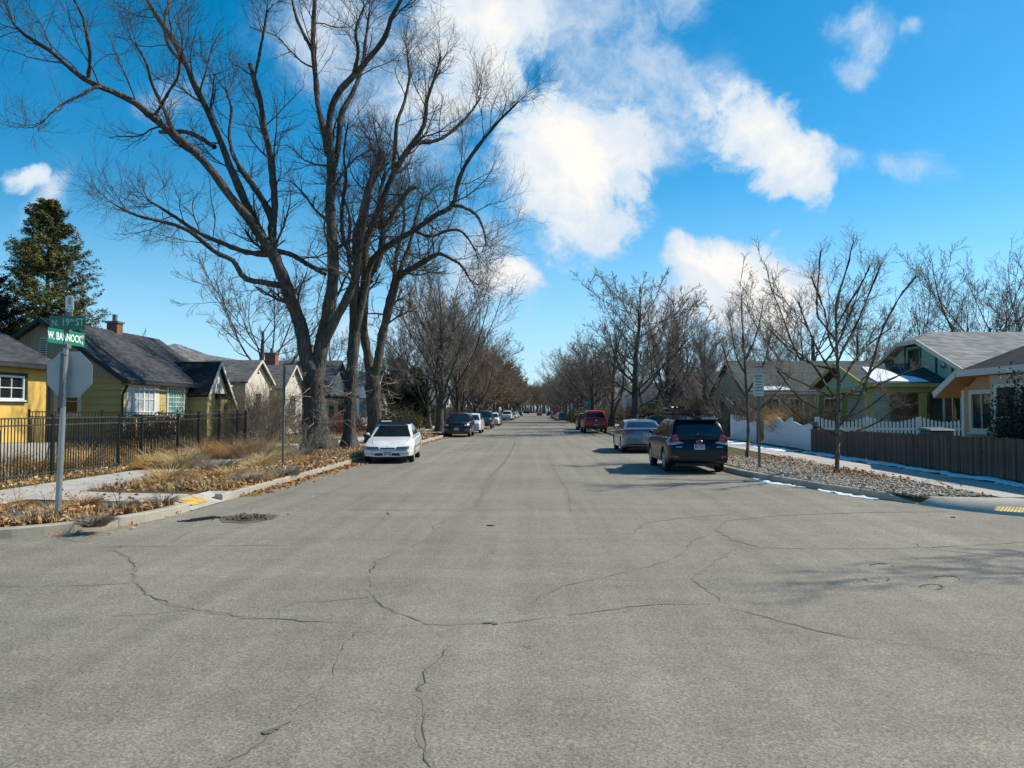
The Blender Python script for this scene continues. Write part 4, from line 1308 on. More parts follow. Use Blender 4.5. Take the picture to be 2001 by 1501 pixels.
class Car:
    def __init__(s, name, kind, paintm, loc, rz, label, cat, group=None, rim=M_alloy, lo=False, scale=1.0, lower=None):
        sp = SPECS[kind]; s.sp = sp; s.lo = lo
        s.root = empty(name, loc, rz, label, cat, group)
        s.root.scale = (scale,)*3
        L, Wd = sp['L'], sp['W']; hw = Wd/2
        N = 44 if lo else 110
        ya = L/2 - sp['fo']; yb = ya - sp['wb']; s.ya, s.yb = ya, yb
        ys = np.concatenate([np.linspace(-L/2, -L/2+.3, 9)[:-1], np.linspace(-L/2+.3, L/2-.3, N), np.linspace(L/2-.3, L/2, 9)[1:]])
        zt = interp_s(sp['top'], ys, .03)
        Ra = sp['wr'] + .055
        s.Ra = Ra
        rings = []
        for y, z in zip(ys, zt):
            ef, er = L/2 - y, y + L/2
            k = 1.0
            if ef < .7: k -= .15 * ((.7-ef)/.7)**2.4
            if er < .5: k -= .10 * ((.5-er)/.5)**2.4
            w = hw * k
            zb = sp['zb'] + (.01*((.35-ef)/.35)**2 if ef < .35 else 0) + (.12*((.4-er)/.4)**2 if er < .4 else 0)
            ar = 0
            for yc in (ya, yb):
                d = abs(y - yc)
                if d < Ra: ar = max(ar, sp['wr'] + math.sqrt(Ra*Ra - d*d))
            ar = min(ar, z - .13)
            h = z - zb
            pts = [(0,zb),(.60*w,zb),(.965*w,max(zb+.03,ar)),(.99*w,max(zb+.14*h,ar)),(w,max(zb+.42*h,ar+.004)),(.997*w,max(zb+.68*h,ar+.008)),(.975*w,max(z-.10,ar+.012)),(.93*w,z-.03),(.83*w,z),(.42*w,z+.018),(0,z+.025)]
            ring = [(x, y, q) for x, q in pts] + [(-x, y, q) for x, q in reversed(pts[1:-1])]
            rings.append(ring)
        mb = MB()
        n = len(rings[0])
        vs = [p for r in rings for p in r]
        fs = [(i*n+k, i*n+(k+1)%n, (i+1)*n+(k+1)%n, (i+1)*n+k) for i in range(len(rings)-1) for k in range(n)]
        fs += [tuple(range(n)), tuple((len(rings)-1)*n + k for k in reversed(range(n)))]
        mb.add(vs, fs)
        # cabin
        rf = sp['roof']; y0, y1 = rf[-1][0], rf[0][0]
        yg = np.linspace(y0, y1, 30 if lo else 64)
        zr = interp_s(rf, yg, .05); zt2 = interp_s(sp['top'], yg, .03)
        rings = []
        for y, z, zz in zip(yg, zr, zt2):
            base = zz - .06
            h = max(z - zz, .0) ; z = max(z, base + .01)
            wbm = hw * sp['wh'] + .03
            H_ = z - base
            pts = [(0,base),(wbm,base),(wbm-.13*H_,base+.45*H_),(wbm-.30*H_,base+.88*H_),(wbm-.36*H_-.03,base+.96*H_),(wbm-.42*H_-.12,z),(.3,z+.02),(0,z+.025)]
            rings.append([(x, y, q) for x, q in pts] + [(-x, y, q) for x, q in reversed(pts[1:-1])])
        n = len(rings[0])
        vs = [p for r in rings for p in r]
        fs = [(i*n+k, i*n+(k+1)%n, (i+1)*n+(k+1)%n, (i+1)*n+k) for i in range(len(rings)-1) for k in range(n)]
        fs += [tuple(range(n)), tuple((len(rings)-1)*n + k for k in reversed(range(n)))]
        mb.add(vs, fs)
        s.body = mb.build('body', paintm, s.root, smooth=True, local=True)
        s.body.data.set_sharp_from_angle(angle=R(38))
        s.bvh = BVHTree.FromPolygons([tuple(v) for v in mb.v], [tuple(f) for f in mb.f])
        # wheels, dark wheel wells, underbody
        for sx in (-1, 1):
            for yc in (ya, yb):
                wr = sp['wr']; cx = sx*(hw-.125)
                w_ = MB()
                prof = [(-.10,wr*.62),(-.105,wr*.85),(-.09,wr*.96),(-.05,wr),(.05,wr),(.09,wr*.96),(.105,wr*.85),(.10,wr*.62)]
                lathe_x(w_, prof, cx, yc, wr, 16 if lo else 28)
                wo_ = w_.build('wheel', M_rubber, s.root, smooth=True, local=True)
                r_ = MB()
                lathe_x(r_, [(sx*.04,wr*.70),(sx*.09,wr*.70),(sx*.104,wr*.66),(sx*.06,wr*.60)], cx, yc, wr, 16 if lo else 28)
                nsp = 5 if not lo else 4
                for k in range(nsp*2):
                    a = math.pi*k/nsp + (.12 if k % 2 else -.12)
                    r_.bar((cx+sx*.085,yc+.03*math.cos(a),wr+.03*math.sin(a)), (cx+sx*.085,yc+wr*.64*math.cos(a),wr+wr*.64*math.sin(a)), .05, .04, (1,0,0))
                lathe_x(r_, [(sx*.06,.06),(sx*.095,.055),(sx*.10,.0)], cx, yc, wr, 10)
                r_.build('rim', rim, wo_, local=True)
                d_ = MB()
                lathe_x(d_, [(0,.001),(0,Ra-.008)], sx*(hw-.075) - sx*.02, yc, wr, 20)
                s.wells = d_
                d_.build('wheel_well', M_black, s.root, local=True)
        u = MB(); u.box(-hw*.72, hw*.72, -L/2+.25, L/2-.25, sp['zb']-.06, sp['zb']+.05)
        u.build('underbody', M_black, s.root, local=True)
        # glazing
        wd, rr = sp['wind'], sp['rear']
        ztf = float(interp_s(sp['top'], np.array([wd[0]]), .02)[0]) + .035; zr_ = float(interp_s(rf, np.array([wd[1]]), .05)[0]) - .035
        wl_ = hw*sp['wh']
        s.decal('windshield', 'y+', [(-wl_+.07,ztf),(wl_-.07,ztf),(wl_*.80-.09,zr_),(-wl_*.80+.09,zr_)], M_cglass, 12, 8)
        zlo = float(interp_s(sp['top'], np.array([rr[1]]), .02)[0]) + (.03 if kind != 'suv' else .0); zhi = float(interp_s(rf, np.array([rr[0]]), .05)[0]) - .05
        s.rearz = (zlo, zhi)
        s.decal('rear_window', 'y-', [(-wl_+.09,zlo),(wl_-.09,zlo),(wl_*.80-.09,zhi),(-wl_*.80+.09,zhi)], M_cglass, 12, 8)
        for q in sp['side']:
            quad = [(q[0],q[1]),(q[2],q[3]),(q[6],q[7]),(q[4],q[5])] if True else None
            if q[0] > q[4]: quad = [(q[0],q[1]),(q[4],q[5]),(q[6],q[7]),(q[2],q[3])]
            for ax in ('x+','x-'):
                s.decal('side_window', ax, quad, M_cglass, 5, 6)
        # mirrors
        ym = sp['side'][0][0] - .02; zm = sp['side'][0][1] + .02
        for sx in (-1, 1):
            m = MB()
            c = (sx*(hw+.045), ym, zm+.02)
            m.add(*ellip(c, (.075,.045,.05), 10, 7))
            m.bar((sx*(hw*.93), ym, zm-.03), (sx*(hw+.03), ym, zm-.01), .05, .04)
            m.build('mirror', paintm if not sp.get('bm') else M_black, s.root, smooth=True, local=True)
    def project(s, ax, p):
        B = 6.0
        if ax[0] == 'x':
            sg = 1 if ax[1] == '+' else -1
            o, d = Vector((sg*B, p[0], p[1])), Vector((-sg,0,0))
        elif ax[0] == 'y':
            sg = 1 if ax[1] == '+' else -1
            o, d = Vector((p[0], sg*B, p[1])), Vector((0,-sg,0))
        else:
            o, d = Vector((p[0], p[1], B)), Vector((0,0,-1))
        h = s.bvh.ray_cast(o, d)
        if h[0] is None: return None
        nn = h[1]
        if nn.dot(d) > 0: nn = -nn
        return h[0], nn
    def patch(s, mb, ax, quad, n=6, m=4, off=.006):
        q = [Vector(p) for p in quad]
        pts = {}
        for i in range(n+1):
            for j in range(m+1):
                u, v = i/n, j/m
                p = (q[0]*(1-u)+q[1]*u)*(1-v) + (q[3]*(1-u)+q[2]*u)*v
                h = s.project(ax, p)
                if h: pts[i,j] = h[0] + h[1]*off
        idx = {k: a for a, k in enumerate(pts)}
        fs = [tuple(idx[c] for c in ((i,j),(i+1,j),(i+1,j+1),(i,j+1))) for i in range(n) for j in range(m)
              if all(c in idx for c in ((i,j),(i+1,j),(i+1,j+1),(i,j+1)))]
        if fs: mb.add(list(pts.values()), fs)
    def decal(s, name, ax, quad, mat, n=6, m=4, off=.006, parent=None, label=None):
        mb = MB(); s.patch(mb, ax, quad, n, m, off)
        if not mb.f: return None
        o = mb.build(name, mat, parent or s.root, smooth=True, local=True, recalc=True)
        if label: o['label'] = label
        return o
    def lines(s, name, ax, polylines, mat=None, w=.012, off=.004):
        mb = MB()
        for pl in polylines:
            for a, b in zip(pl[:-1], pl[1:]):
                a, b = Vector(a), Vector(b); d = (b-a).normalized(); p = Vector((-d.y, d.x))*w/2
                s.patch(mb, ax, [a-p, b-p, b+p, a+p], max(2, int((b-a).length/.12)), 1, off)
        if mb.f: return mb.build(name, mat or M_black, s.root, local=True)

def ellip(c, r, n=12, m=8):
    vs = []; fs = []
    for j in range(m+1):
        th = math.pi*j/m
        for i in range(n):
            a = 2*math.pi*i/n
            vs.append((c[0]+r[0]*math.sin(th)*math.cos(a), c[1]+r[1]*math.sin(th)*math.sin(a), c[2]+r[2]*math.cos(th)))
    for j in range(m):
        for i in range(n):
            fs.append((j*n+i, (j+1)*n+i, (j+1)*n+(i+1)%n, j*n+(i+1)%n))
    return vs, fs

def plate(car, ax, x, z, w=.31, h=.155, top=(.45,.05,.06), base=(.62,.62,.66), txt=(.10,.05,.16)):
    """licence plate: white field, red top band and dark, too small to read characters"""
    t_ = plain('plate_field', base, .4, .05)
    p = car.decal('license_plate', ax, [(x-w/2,z-h/2),(x+w/2,z-h/2),(x+w/2,z+h/2),(x-w/2,z+h/2)], t_, 3, 2, .02)
    if p is None or car.lo: return
    mb = MB(); car.patch(mb, ax, [(x-w*.46,z+h*.22),(x+w*.46,z+h*.22),(x+w*.46,z+h*.44),(x-w*.46,z+h*.44)], 3, 1, .023)
    mb.build('plate_band', plain('plate_red', top, .4, .05), p, local=True)
    mb = MB()
    for k in range(7):
        if k == 3: continue
        xa = x - w*.40 + k*w*.115
        car.patch(mb, ax, [(xa,z-h*.30),(xa+w*.075,z-h*.30),(xa+w*.075,z+h*.12),(xa,z+h*.12)], 1, 1, .023)
    mb.build('plate_characters', plain('plate_ink', txt, .5, .05), p, local=True)

def side_details(c, doors, zlo, zhi, handles):
    for ax in ('x+','x-'):
        c.lines('door_seam', ax, [[(y, zlo), (y, zhi)] for y in doors] + [[(doors[0], zlo), (doors[-1], zlo)]], w=.010)
        for y, z in handles:
            c.decal('door_handle', ax, [(y-.09,z-.015),(y+.09,z-.015),(y+.09,z+.018),(y-.09,z+.018)], c.body.data.materials[0], 3, 1, .02)

# ---- white sedan on the left, nose towards us
P_white = paint('white_car_paint', (.82,.82,.81), rough=.25)
c = Car('parked_car', 'sedan', P_white, (-5.38, 28.75, 0), R(180+4.5), 'white older sedan with a black roof rack fairing, parked nose first beside the old maples', 'car', rim=M_alloy)
sed = c
for sx in (-1, 1):
    c.decal('headlight', 'y+', [(sx*.29,.485),(sx*.74,.485),(sx*.75,.60),(sx*.33,.585)], M_lampd, 6, 3, .008)
    c.decal('turn_signal', 'y+', [(sx*.745,.49),(sx*.84,.495),(sx*.84,.605),(sx*.745,.60)], plain('corner_lamp', (.70,.50,.24), .2, .1, coat=1), 4, 2, .008)
    c.decal('bumper_lamp', 'y+', [(sx*.46,.325),(sx*.74,.33),(sx*.74,.375),(sx*.46,.37)], M_amber, 4, 2, .008)
c.decal('grille', 'y+', [(-.27,.50),(.27,.50),(.25,.555),(-.25,.555)], plain('grille_grey', (.12,.14,.16), .4), 6, 2, .006)
c.decal('grille_slot', 'y+', [(-.26,.515),(.26,.515),(.26,.535),(-.26,.535)], M_black, 6, 1, .009)
c.decal('bumper_intake', 'y+', [(-.48,.24),(.48,.24),(.42,.37),(-.42,.37)], M_black, 8, 3, .008)
mb = MB(); mb.tube([(.045*math.cos(a), 2.335, .58 + .03*math.sin(a)) for a in np.linspace(0, 2*math.pi, 13)], .006, 6, cap=False)
mb.build('emblem', M_chrome, c.root, local=True)
plate(c, 'y+', 0, .345, txt=(.06,.06,.22))
for sx in (-1, 1): c.lines('hood_seam', 'z', [[(sx*.66,1.0),(sx*.62,1.6),(sx*.50,2.2)]], w=.012)
c.lines('bumper_seam', 'y+', [[(-.82,.455),(.82,.455)]], w=.012)
side_details(c, [.98,-.45,-1.35], .34, .93, [(-.28,.83),(-1.18,.85)])
c.lines('side_moulding', 'x+', [[(1.05,.55),(-1.0,.57)]], w=.035, off=.012); c.lines('side_moulding', 'x-', [[(1.05,.55),(-1.0,.57)]], w=.035, off=.012)
mb = MB()                                                       # black wind fairing with crossbars
mb.add([(-.64,.32,1.345),(.64,.32,1.345),(.60,.02,1.545),(-.60,.02,1.545),(-.64,.28,1.345),(.64,.28,1.345),(.60,-.02,1.545),(-.60,-.02,1.545)],
       [(0,1,2,3),(7,6,5,4),(0,3,7,4),(1,5,6,2),(3,2,6,7),(0,4,5,1)])
fair = mb.build('rack_fairing', M_black, c.root, local=True)
mb = MB(); mb.add([(.10,.185,1.452),(.48,.185,1.452),(.48,.145,1.478),(.10,.145,1.478)], [(0,1,2,3)])
mb.build('fairing_mark', plain('mark_white', (.75,.75,.75), .5), fair, local=True)
mb = MB()
for y in (.0, -.85):
    mb.bar((-.66,y,1.50),(.66,y,1.50),.05,.035)
    for sx in (-.60,.60): mb.bar((sx,y,1.36),(sx,y,1.50),.06,.05,(0,1,0))
mb.bar((-.25,.1,1.535),(-.25,-1.0,1.535),.06,.03); mb.bar((.3,.1,1.535),(.3,-1.0,1.535),.06,.03)
mb.build('roof_rack', M_black, c.root, local=True)
for x in (-.32,.30):
    mb = MB(); mb.tube([(x+.13*math.cos(a), .55+.05*math.sin(a), .99+.10*math.sin(a)) for a in np.linspace(-.2, 3.3, 9)], .012, 6)
mb.build('steering_wheel', M_black, c.root, local=True)

# ---- dark blue SUV on the right, seen from behind
P_navy = paint('dark_blue_paint', (.004,.007,.017), metal=.0, rough=.22, coat=.0, spec=.28)
c = Car('parked_suv', 'suv', P_navy, (4.80, 24.75, 0), 0, 'dark blue SUV carrying skis on its roof, parked beside the rock bed', 'car')
P_b = c
for sx in (-1, 1):
    c.decal('tail_light', 'y-', [(sx*.56,.91),(sx*.89,.89),(sx*.87,1.16),(sx*.64,1.13)], M_red, 6, 6, .012)
    c.decal('tail_light', 'x+' if sx > 0 else 'x-', [(-2.26,.90),(-1.98,.96),(-2.06,1.09),(-2.24,1.10)], M_red, 4, 4, .012)
    c.decal('reverse_lamp', 'y-', [(sx*.44,.90),(sx*.88,.83),(sx*.88,.89),(sx*.60,.945)], M_lamp, 6, 3, .013)
    c.decal('bumper_reflector', 'y-', [(sx*.62,.47),(sx*.84,.47),(sx*.84,.53),(sx*.62,.53)], M_red, 4, 2, .012)
    c.decal('badge', 'y-', [(sx*.50,.775),(sx*.68,.775),(sx*.68,.80),(sx*.50,.80)], M_chrome, 3, 1, .010)
c.decal('bumper_cladding', 'y-', [(-.80,.33),(.80,.33),(.84,.50),(-.84,.50)], M_black, 10, 3, .008)
c.lines('tailgate_seam', 'y-', [[(-.72,.66),(.72,.66)],[(-.78,.87),(-.72,.66)],[(.78,.87),(.72,.66)]], w=.012)
c.lines('bumper_seam', 'y-', [[(-.86,.58),(.86,.58)]], w=.01)
mb = MB(); mb.tube([(.085*math.cos(a), -2.315, .945+.045*math.sin(a)) for a in np.linspace(0, 2*math.pi, 17)], .008, 6, cap=False)
for dx, dz in ((-.03,.01),(.0,-.01),(.02,.012),(.035,-.008),(-.01,.018)): mb.add(*ellip((dx,-2.315,.945+dz), (.009,.006,.007), 6, 4))
mb.build('emblem', M_chrome, c.root, local=True)
plate(c, 'y-', 0, .79, txt=(.2,.2,.25))
mb = MB(); mb.bar((-.06,-2.26,1.15),(.33,-2.22,1.10),.022,.02); mb.add(*ellip((-.06,-2.26,1.15),(.035,.03,.03),8,6))
mb.build('rear_wiper', M_black, c.root, local=True)
mb = MB()
mb.add([(-.66,-2.0,1.60),(.66,-2.0,1.60),(.62,-1.62,1.655),(-.62,-1.62,1.655),(-.66,-2.02,1.565),(.66,-2.02,1.565),(.62,-1.62,1.61),(-.62,-1.62,1.61)],
       [(0,1,2,3),(7,6,5,4),(0,3,7,4),(1,5,6,2),(3,2,6,7),(0,4,5,1)])
mb.build('rear_spoiler', P_navy, c.root, local=True)
mb = MB(); mb.bar((0,-1.62,1.665),(0,-1.5,1.74),.03,.05); mb.build('antenna', M_black, c.root, local=True)
for sx in (-1, 1):
    mb = MB(); mb.tube([(sx*.62,.35,1.60),(sx*.62,.2,1.68),(sx*.62,-1.35,1.71),(sx*.62,-1.6,1.63)], .022, 6)
    mb.build('roof_rail', M_black, c.root, smooth=True, local=True)
mb = MB()
for y in (-.2,-1.1): mb.bar((-.70,y,1.745),(.70,y,1.745),.06,.035)
mb.bar((-.60,.0,1.79),(-.60,-1.4,1.79),.10,.07); mb.bar((.25,.0,1.79),(.25,-1.4,1.79),.06,.07); mb.bar((-.2,.0,1.79),(-.2,-1.4,1.79),.06,.07)
for y in (-.2,-1.1): mb.bar((-.66,y,1.86),(.62,y,1.86),.07,.03)
mb.build('roof_rack', M_black, c.root, local=True)
side_details(c, [1.0,-.30,-1.28], .42, 1.08, [(-.14,.93),(-1.08,.95)])
for ax in ('x+','x-'):
    c.decal('sill_cladding', ax, [(ya_:=c.ya-.46,.28),(c.yb+.46,.28),(c.yb+.46,.38),(ya_,.38)], M_black, 8, 1, .012)
# the load on the rack is a thing of its own
lg = empty('ski_bundle', (4.80, 24.75, 1.0), label='black skis and a red board strapped on the dark blue SUV roof', cat='ski bundle')
def ski(mb, x0, x1, y0, y1, z, up):
    n = 12; pts = []
    for i in range(n+1):
        y = y0 + (y1-y0)*i/n
        zz = z + (up*((i-n+3)/3)**2 if i > n-3 else 0) + (up*.4*((3-i)/3)**2 if i < 3 else 0)
        pts.append((y, zz))
    vs = []
    for y, zz in pts:
        k = .65 if y in (y0, y1) else 1
        cx = (x0+x1)/2; hwid = (x1-x0)/2*k
        vs += [(cx-hwid,y,zz),(cx+hwid,y,zz),(cx+hwid,y,zz+.02),(cx-hwid,y,zz+.02)]
    fs = [(i*4+k, i*4+(k+1)%4, (i+1)*4+(k+1)%4, (i+1)*4+k) for i in range(n) for k in range(4)] + [(3,2,1,0), tuple(n*4+k for k in range(4))]
    mb.add(vs, fs)
mb = MB()
for x in (-.55,-.42,-.30): ski(mb, 4.80+x-.05, 4.80+x+.05, 24.75+.55, 24.75-1.6, 1.905, .07)
mb.build('ski', plain('ski_black', (.03,.03,.032), .35, .2), lg)
mb = MB(); ski(mb, 4.80+.02, 4.80+.30, 24.75+.2, 24.75-1.42, 1.835, .05)
mb.build('board', plain('board_red', (.55,.04,.05), .3, .1), lg)
mb = MB()
for k in range(5): mb.add(*ellip((4.80-.52+.07*k, 24.75-.55+.2*k, 1.955), (.10,.16,.05), 8, 6))
mb.build('ski_binding', M_black, lg)

# ---- purple grey sedan
P_mauve = paint('mauve_grey_paint', (.21,.185,.205), metal=.55, rough=.26)
c = Car('parked_car', 'sedan2', P_mauve, (4.72, 35.6, 0), 0, 'purple grey sedan with wide red tail lights, parked ahead of the dark blue SUV', 'car')
for sx in (-1, 1):
    c.decal('tail_light', 'y-', [(sx*.38,.94),(sx*.90,.80),(sx*.86,1.0),(sx*.42,1.02)], M_red, 6, 4, .012)
    c.decal('tail_light', 'x+' if sx > 0 else 'x-', [(-2.36,.86),(-2.08,.95),(-2.1,1.0),(-2.36,.99)], M_red, 4, 3, .012)
c.decal('trunk_strip', 'y-', [(-.42,.965),(.42,.965),(.42,1.0),(-.42,1.0)], plain('strip_red', (.22,.02,.03), .25, .1, coat=1), 6, 1, .010)
plate(c, 'y-', .12, .83, base=(.45,.44,.47), top=(.4,.4,.42), txt=(.3,.3,.33))
c.decal('bumper_cladding', 'y-', [(-.70,.30),(.70,.30),(.74,.42),(-.74,.42)], M_black, 8, 2, .008)
c.lines('bumper_seam', 'y-', [[(-.88,.63),(.88,.63)]], w=.010)
mb = MB(); mb.bar((0,-1.0,1.475),(0,-1.16,1.50),.03,.04); mb.build('antenna', M_black, c.root, local=True)
side_details(c, [.95,-.45,-1.35], .36, 1.0, [(-.28,.92),(-1.2,.95)])

# ---- red pickup and the dark car ahead of it
P_red = paint('red_truck_paint', (.33,.006,.010), rough=.3, coat=.3, spec=.3)
c = Car('pickup_truck', 'pickup', P_red, (4.92, 64.9, 0), 0, 'red pickup truck seen from behind, parked on the right before the stop sign', 'truck')
c.decal('bed_cover', 'z', [(-.80,-2.72),(.80,-2.72),(.80,-1.55),(-.80,-1.55)], M_black, 4, 4, .02)
for sx in (-1, 1):
    c.decal('tail_light', 'y-', [(sx*.80,.86),(sx*.92,.86),(sx*.92,1.18),(sx*.80,1.18)], M_red, 2, 4, .012)
    mb = MB(); mb.add([(sx*.80,-1.42,1.26),(sx*.70,-1.2,1.80),(sx*.88,-2.45,1.27),(sx*.76,-1.42,1.26),(sx*.66,-1.2,1.80),(sx*.84,-2.45,1.27)], [(0,1,2),(5,4,3),(0,3,4,1),(1,4,5,2),(2,5,3,0)])
    mb.build('sail_panel', P_red, c.root, local=True)
c.decal('bumper', 'y-', [(-.92,.50),(.92,.50),(.92,.66),(-.92,.66)], paint('dark_bumper', (.03,.012,.013)), 8, 2, .03)
c.decal('badge', 'y-', [(-.06,1.06),(.10,1.06),(.10,1.10),(-.06,1.10)], M_chrome, 2, 1, .012)
plate(c, 'y-', .0, .68, base=(.5,.5,.5))
c.lines('tailgate_seam', 'y-', [[(-.78,.70),(-.78,1.22)],[(.78,.70),(.78,1.22)]], w=.012)
side_details(c, [1.1,-.09,-1.1], .55, 1.2, [(.05,1.08)])
P_dk = paint('black_car_paint', (.006,.007,.008), rough=.22, coat=.3, spec=.35)

def simple(kind, mat, x, y, rz, label, group=None, name='parked_car', lo=True, front=True, cat='car', sc=1.0, pl=True, rim=M_alloy):
    c = Car(name, kind, mat, (x, y, 0), rz, label, cat, group, lo=lo, scale=sc, rim=rim)
    hw = SPECS[kind]['W']/2
    zf = {'sedan': .55, 'sedan2': .70, 'suv': .80, 'pickup': .98}[kind]
    zr = {'sedan': .82, 'sedan2': .92, 'suv': 1.0, 'pickup': 1.02}[kind]
    for sx in (-1, 1):
        c.decal('headlight', 'y+', [(sx*hw*.55,zf-.06),(sx*hw*.92,zf-.05),(sx*hw*.92,zf+.08),(sx*hw*.6,zf+.05)], M_lamp, 4, 2, .008)
        c.decal('tail_light', 'y-', [(sx*hw*.70,zr-.12),(sx*hw*.93,zr-.12),(sx*hw*.93,zr+.08),(sx*hw*.70,zr+.08)], M_red, 3, 3, .010)
    c.decal('grille', 'y+', [(-hw*.48,zf-.09),(hw*.48,zf-.09),(hw*.48,zf+.04),(-hw*.48,zf+.04)], M_black, 6, 2, .007)
    c.decal('bumper_intake', 'y+', [(-hw*.6,SPECS[kind]['zb']+.12),(hw*.6,SPECS[kind]['zb']+.12),(hw*.6,SPECS[kind]['zb']+.24),(-hw*.6,SPECS[kind]['zb']+.24)], M_black, 6, 2, .007)
    if pl: plate(c, 'y+' if math.cos(rz) < 0 else 'y-', 0, SPECS[kind]['zb']+.28 if math.cos(rz) < 0 else zr-.12)
    return c
simple('suv', P_dk, 4.9, 74.8, 0, 'black car with a red tail lamp, half hidden in front of the red pickup', lo=False)
# left row beyond the white sedan
c = simple('suv', P_dk, -5.55, 55.3, R(180), 'small black SUV with pale round headlights parked nose towards us, second in the left row', lo=False, sc=1.05)
for sx in (-1, 1):
    c.decal('fog_lamp_surround', 'y+', [(sx*.50,.42),(sx*.80,.44),(sx*.80,.60),(sx*.62,.56)], M_lampd, 4, 2, .009)
mb = MB(); mb.tube([(-.44,2.29,.76),(0,2.33,.72),(.44,2.29,.76)], .018, 6); mb.build('grille_bar', M_chrome, c.root, local=True)
P_wh2 = paint('white_suv_paint', (.66,.67,.67), rough=.25)
simple('suv', P_wh2, -5.35, 63.6, R(180), 'white SUV tucked right behind the black one in the left row', lo=False)
P_slate = paint('slate_truck_paint', (.035,.045,.055), metal=.4, rough=.25)
c = simple('pickup', P_slate, -5.5, 80.6, R(180), 'large slate grey pickup with a wide chrome grille in the left row', name='pickup_truck', lo=False, cat='truck')
for k in range(3): c.decal('grille_bar', 'y+', [(-.55,.84+.09*k),(.55,.84+.09*k),(.55,.88+.09*k),(-.55,.88+.09*k)], M_chrome, 6, 1, .02)
simple('suv', P_wh2, -5.3, 93.5, R(180), 'white car behind the slate pickup in the left row')
simple('sedan2', P_dk, -5.4, 100.5, R(180), 'dark car just behind the white one in the left row, mostly hidden')
simple('pickup', P_wh2, -5.45, 144, R(180), 'white pickup beyond the first side street on the left', name='pickup_truck', cat='truck', pl=False)
P_sil = paint('silver_paint', (.36,.37,.38), metal=.6, rough=.3)
P_teal = paint('grey_blue_paint', (.05,.09,.13), metal=.5, rough=.25)
P_mar = paint('maroon_paint', (.14,.018,.02), rough=.3)
P_grn = paint('pale_green_paint', (.22,.28,.25), metal=.5, rough=.3)
for i, (y, m, k, nm) in enumerate(((152.5,P_sil,'sedan2','silver'),(159.5,P_wh2,'sedan','white'),(167,P_dk,'suv','dark'),(186,P_wh2,'sedan','white'),(194,P_sil,'suv','silver'),(203,P_wh2,'suv','white'),(213,P_sil,'sedan','silver'),(262,P_dk,'suv','dark'),(275,P_wh2,'sedan2','white'))):
    simple(k, m, -5.45, y, R(180), f'tiny {nm} car far down the left kerb', f'far {nm} cars at the left kerb', pl=False)
# right row beyond the junction
simple('suv', P_teal, 4.75, 133, 0, 'grey blue people carrier beyond the stop sign at the right kerb', pl=False, lo=False)
for i, (y, m, k, nm) in enumerate(((143,P_sil,'sedan2','silver'),(150.5,P_grn,'sedan2','pale green'),(158.5,P_sil,'sedan','silver'),(167,P_mar,'suv','maroon'),(176,P_dk,'suv','dark'),(187,P_teal,'suv','grey blue'),(197,P_dk,'sedan2','dark'),(209,P_slate,'suv','dark'),(270,P_dk,'suv','dark'),(283,P_sil,'sedan','silver'))):
    simple(k, m, 4.85, y, 0, f'tiny {nm} car far down the right kerb', f'far {nm} cars at the right kerb', pl=False)
simple('sedan2', paint('bright_red_paint', (.42,.012,.016), coat=.3), 1.25, 268, 0, 'small red car driving away down the middle of the street', name='moving_car', pl=False)
simple('sedan2', P_slate, 11.2, 67.6, R(-80), 'dark sedan standing on the driveway beyond the hedge on the right', lo=False, pl=False)
for i, (x, m) in enumerate(((-6,P_dk),(3.5,P_slate),(9.5,P_dk))):
    simple('suv', m, x, 455, R(90), 'dark car crossing at the far end of the street', 'dark cars at the far end of the street', pl=False)

# ------------------------------------------------------------------ houses
M_roofdark = shingles('roof_charcoal', (.055,.057,.062))
M_roofgrey = shingles('roof_grey', (.13,.13,.13))
M_rooflight = shingles('roof_pale_grey', (.22,.22,.215))
M_roofblack = shingles('roof_blackish', (.030,.033,.038))
M_roofgreen = shingles('roof_green_grey', (.065,.075,.07))
M_fascia = plain('dark_fascia', (.025,.026,.028), .6, .2)
M_brick = brick('brick')
M_found = concrete('foundation', (.25,.24,.22))
M_teal = t = None
t = NT('curtained_glass'); t.set((.10,.30,.24), .12, spec=.7); M_tealglass = t.m
t = NT('pale_blind_glass'); t.set((.42,.47,.47), .15, spec=.6); M_blind = t.m
M_door = plain('brown_door', (.10,.05,.025), .5, .2)

def window(parent, axis, face, a0, a1, z0, z1, nx=1, nz=1, frame=None, glass=None, fw=.09, d=.05, sgn=1, split=False, sill=True, name='window'):
    """window on a wall plane. axis 'x': wall at x=face, a along y; axis 'y': wall at y=face, a along x. sgn: outward direction"""
    frame = frame or M_white; glass = glass or M_glass
    mb = MB()
    f0, f1 = face - .02*sgn, face + d*sgn
    def bx(a, b, c, e, e0=f0, e1=f1):
        if axis == 'x': mb.box(e0, e1, a, b, c, e)
        else: mb.box(a, b, e0, e1, c, e)
    bx(a0-fw, a0, z0-fw, z1+fw); bx(a1, a1+fw, z0-fw, z1+fw); bx(a0, a1, z0-fw, z0); bx(a0, a1, z1, z1+fw)
    fr = mb.build(name, frame, parent)
    mb = MB()
    m0, m1 = face + .012*sgn, face + (d-.012)*sgn
    for i in range(1, nx):
        x = a0 + (a1-a0)*i/nx; w = .05 if (split and i*2 == nx) else .014
        bx(x-w, x+w, z0, z1, m0, m1)
    for j in range(1, nz):
        z = z0 + (z1-z0)*j/nz; w = .014
        bx(a0, a1, z-w, z+w, m0, m1 - .004*sgn)
    if mb.v: mb.build('muntin', frame, fr)
    mb = MB(); bx(a0, a1, z0, z1, face + .002*sgn, face + .010*sgn); mb.build('pane', glass, fr)
    if sill:
        mb = MB(); bx(a0-fw-.03, a1+fw+.03, z0-fw-.05, z0-fw, f0, face + (d+.06)*sgn); mb.build('sill', frame, fr)
    return fr

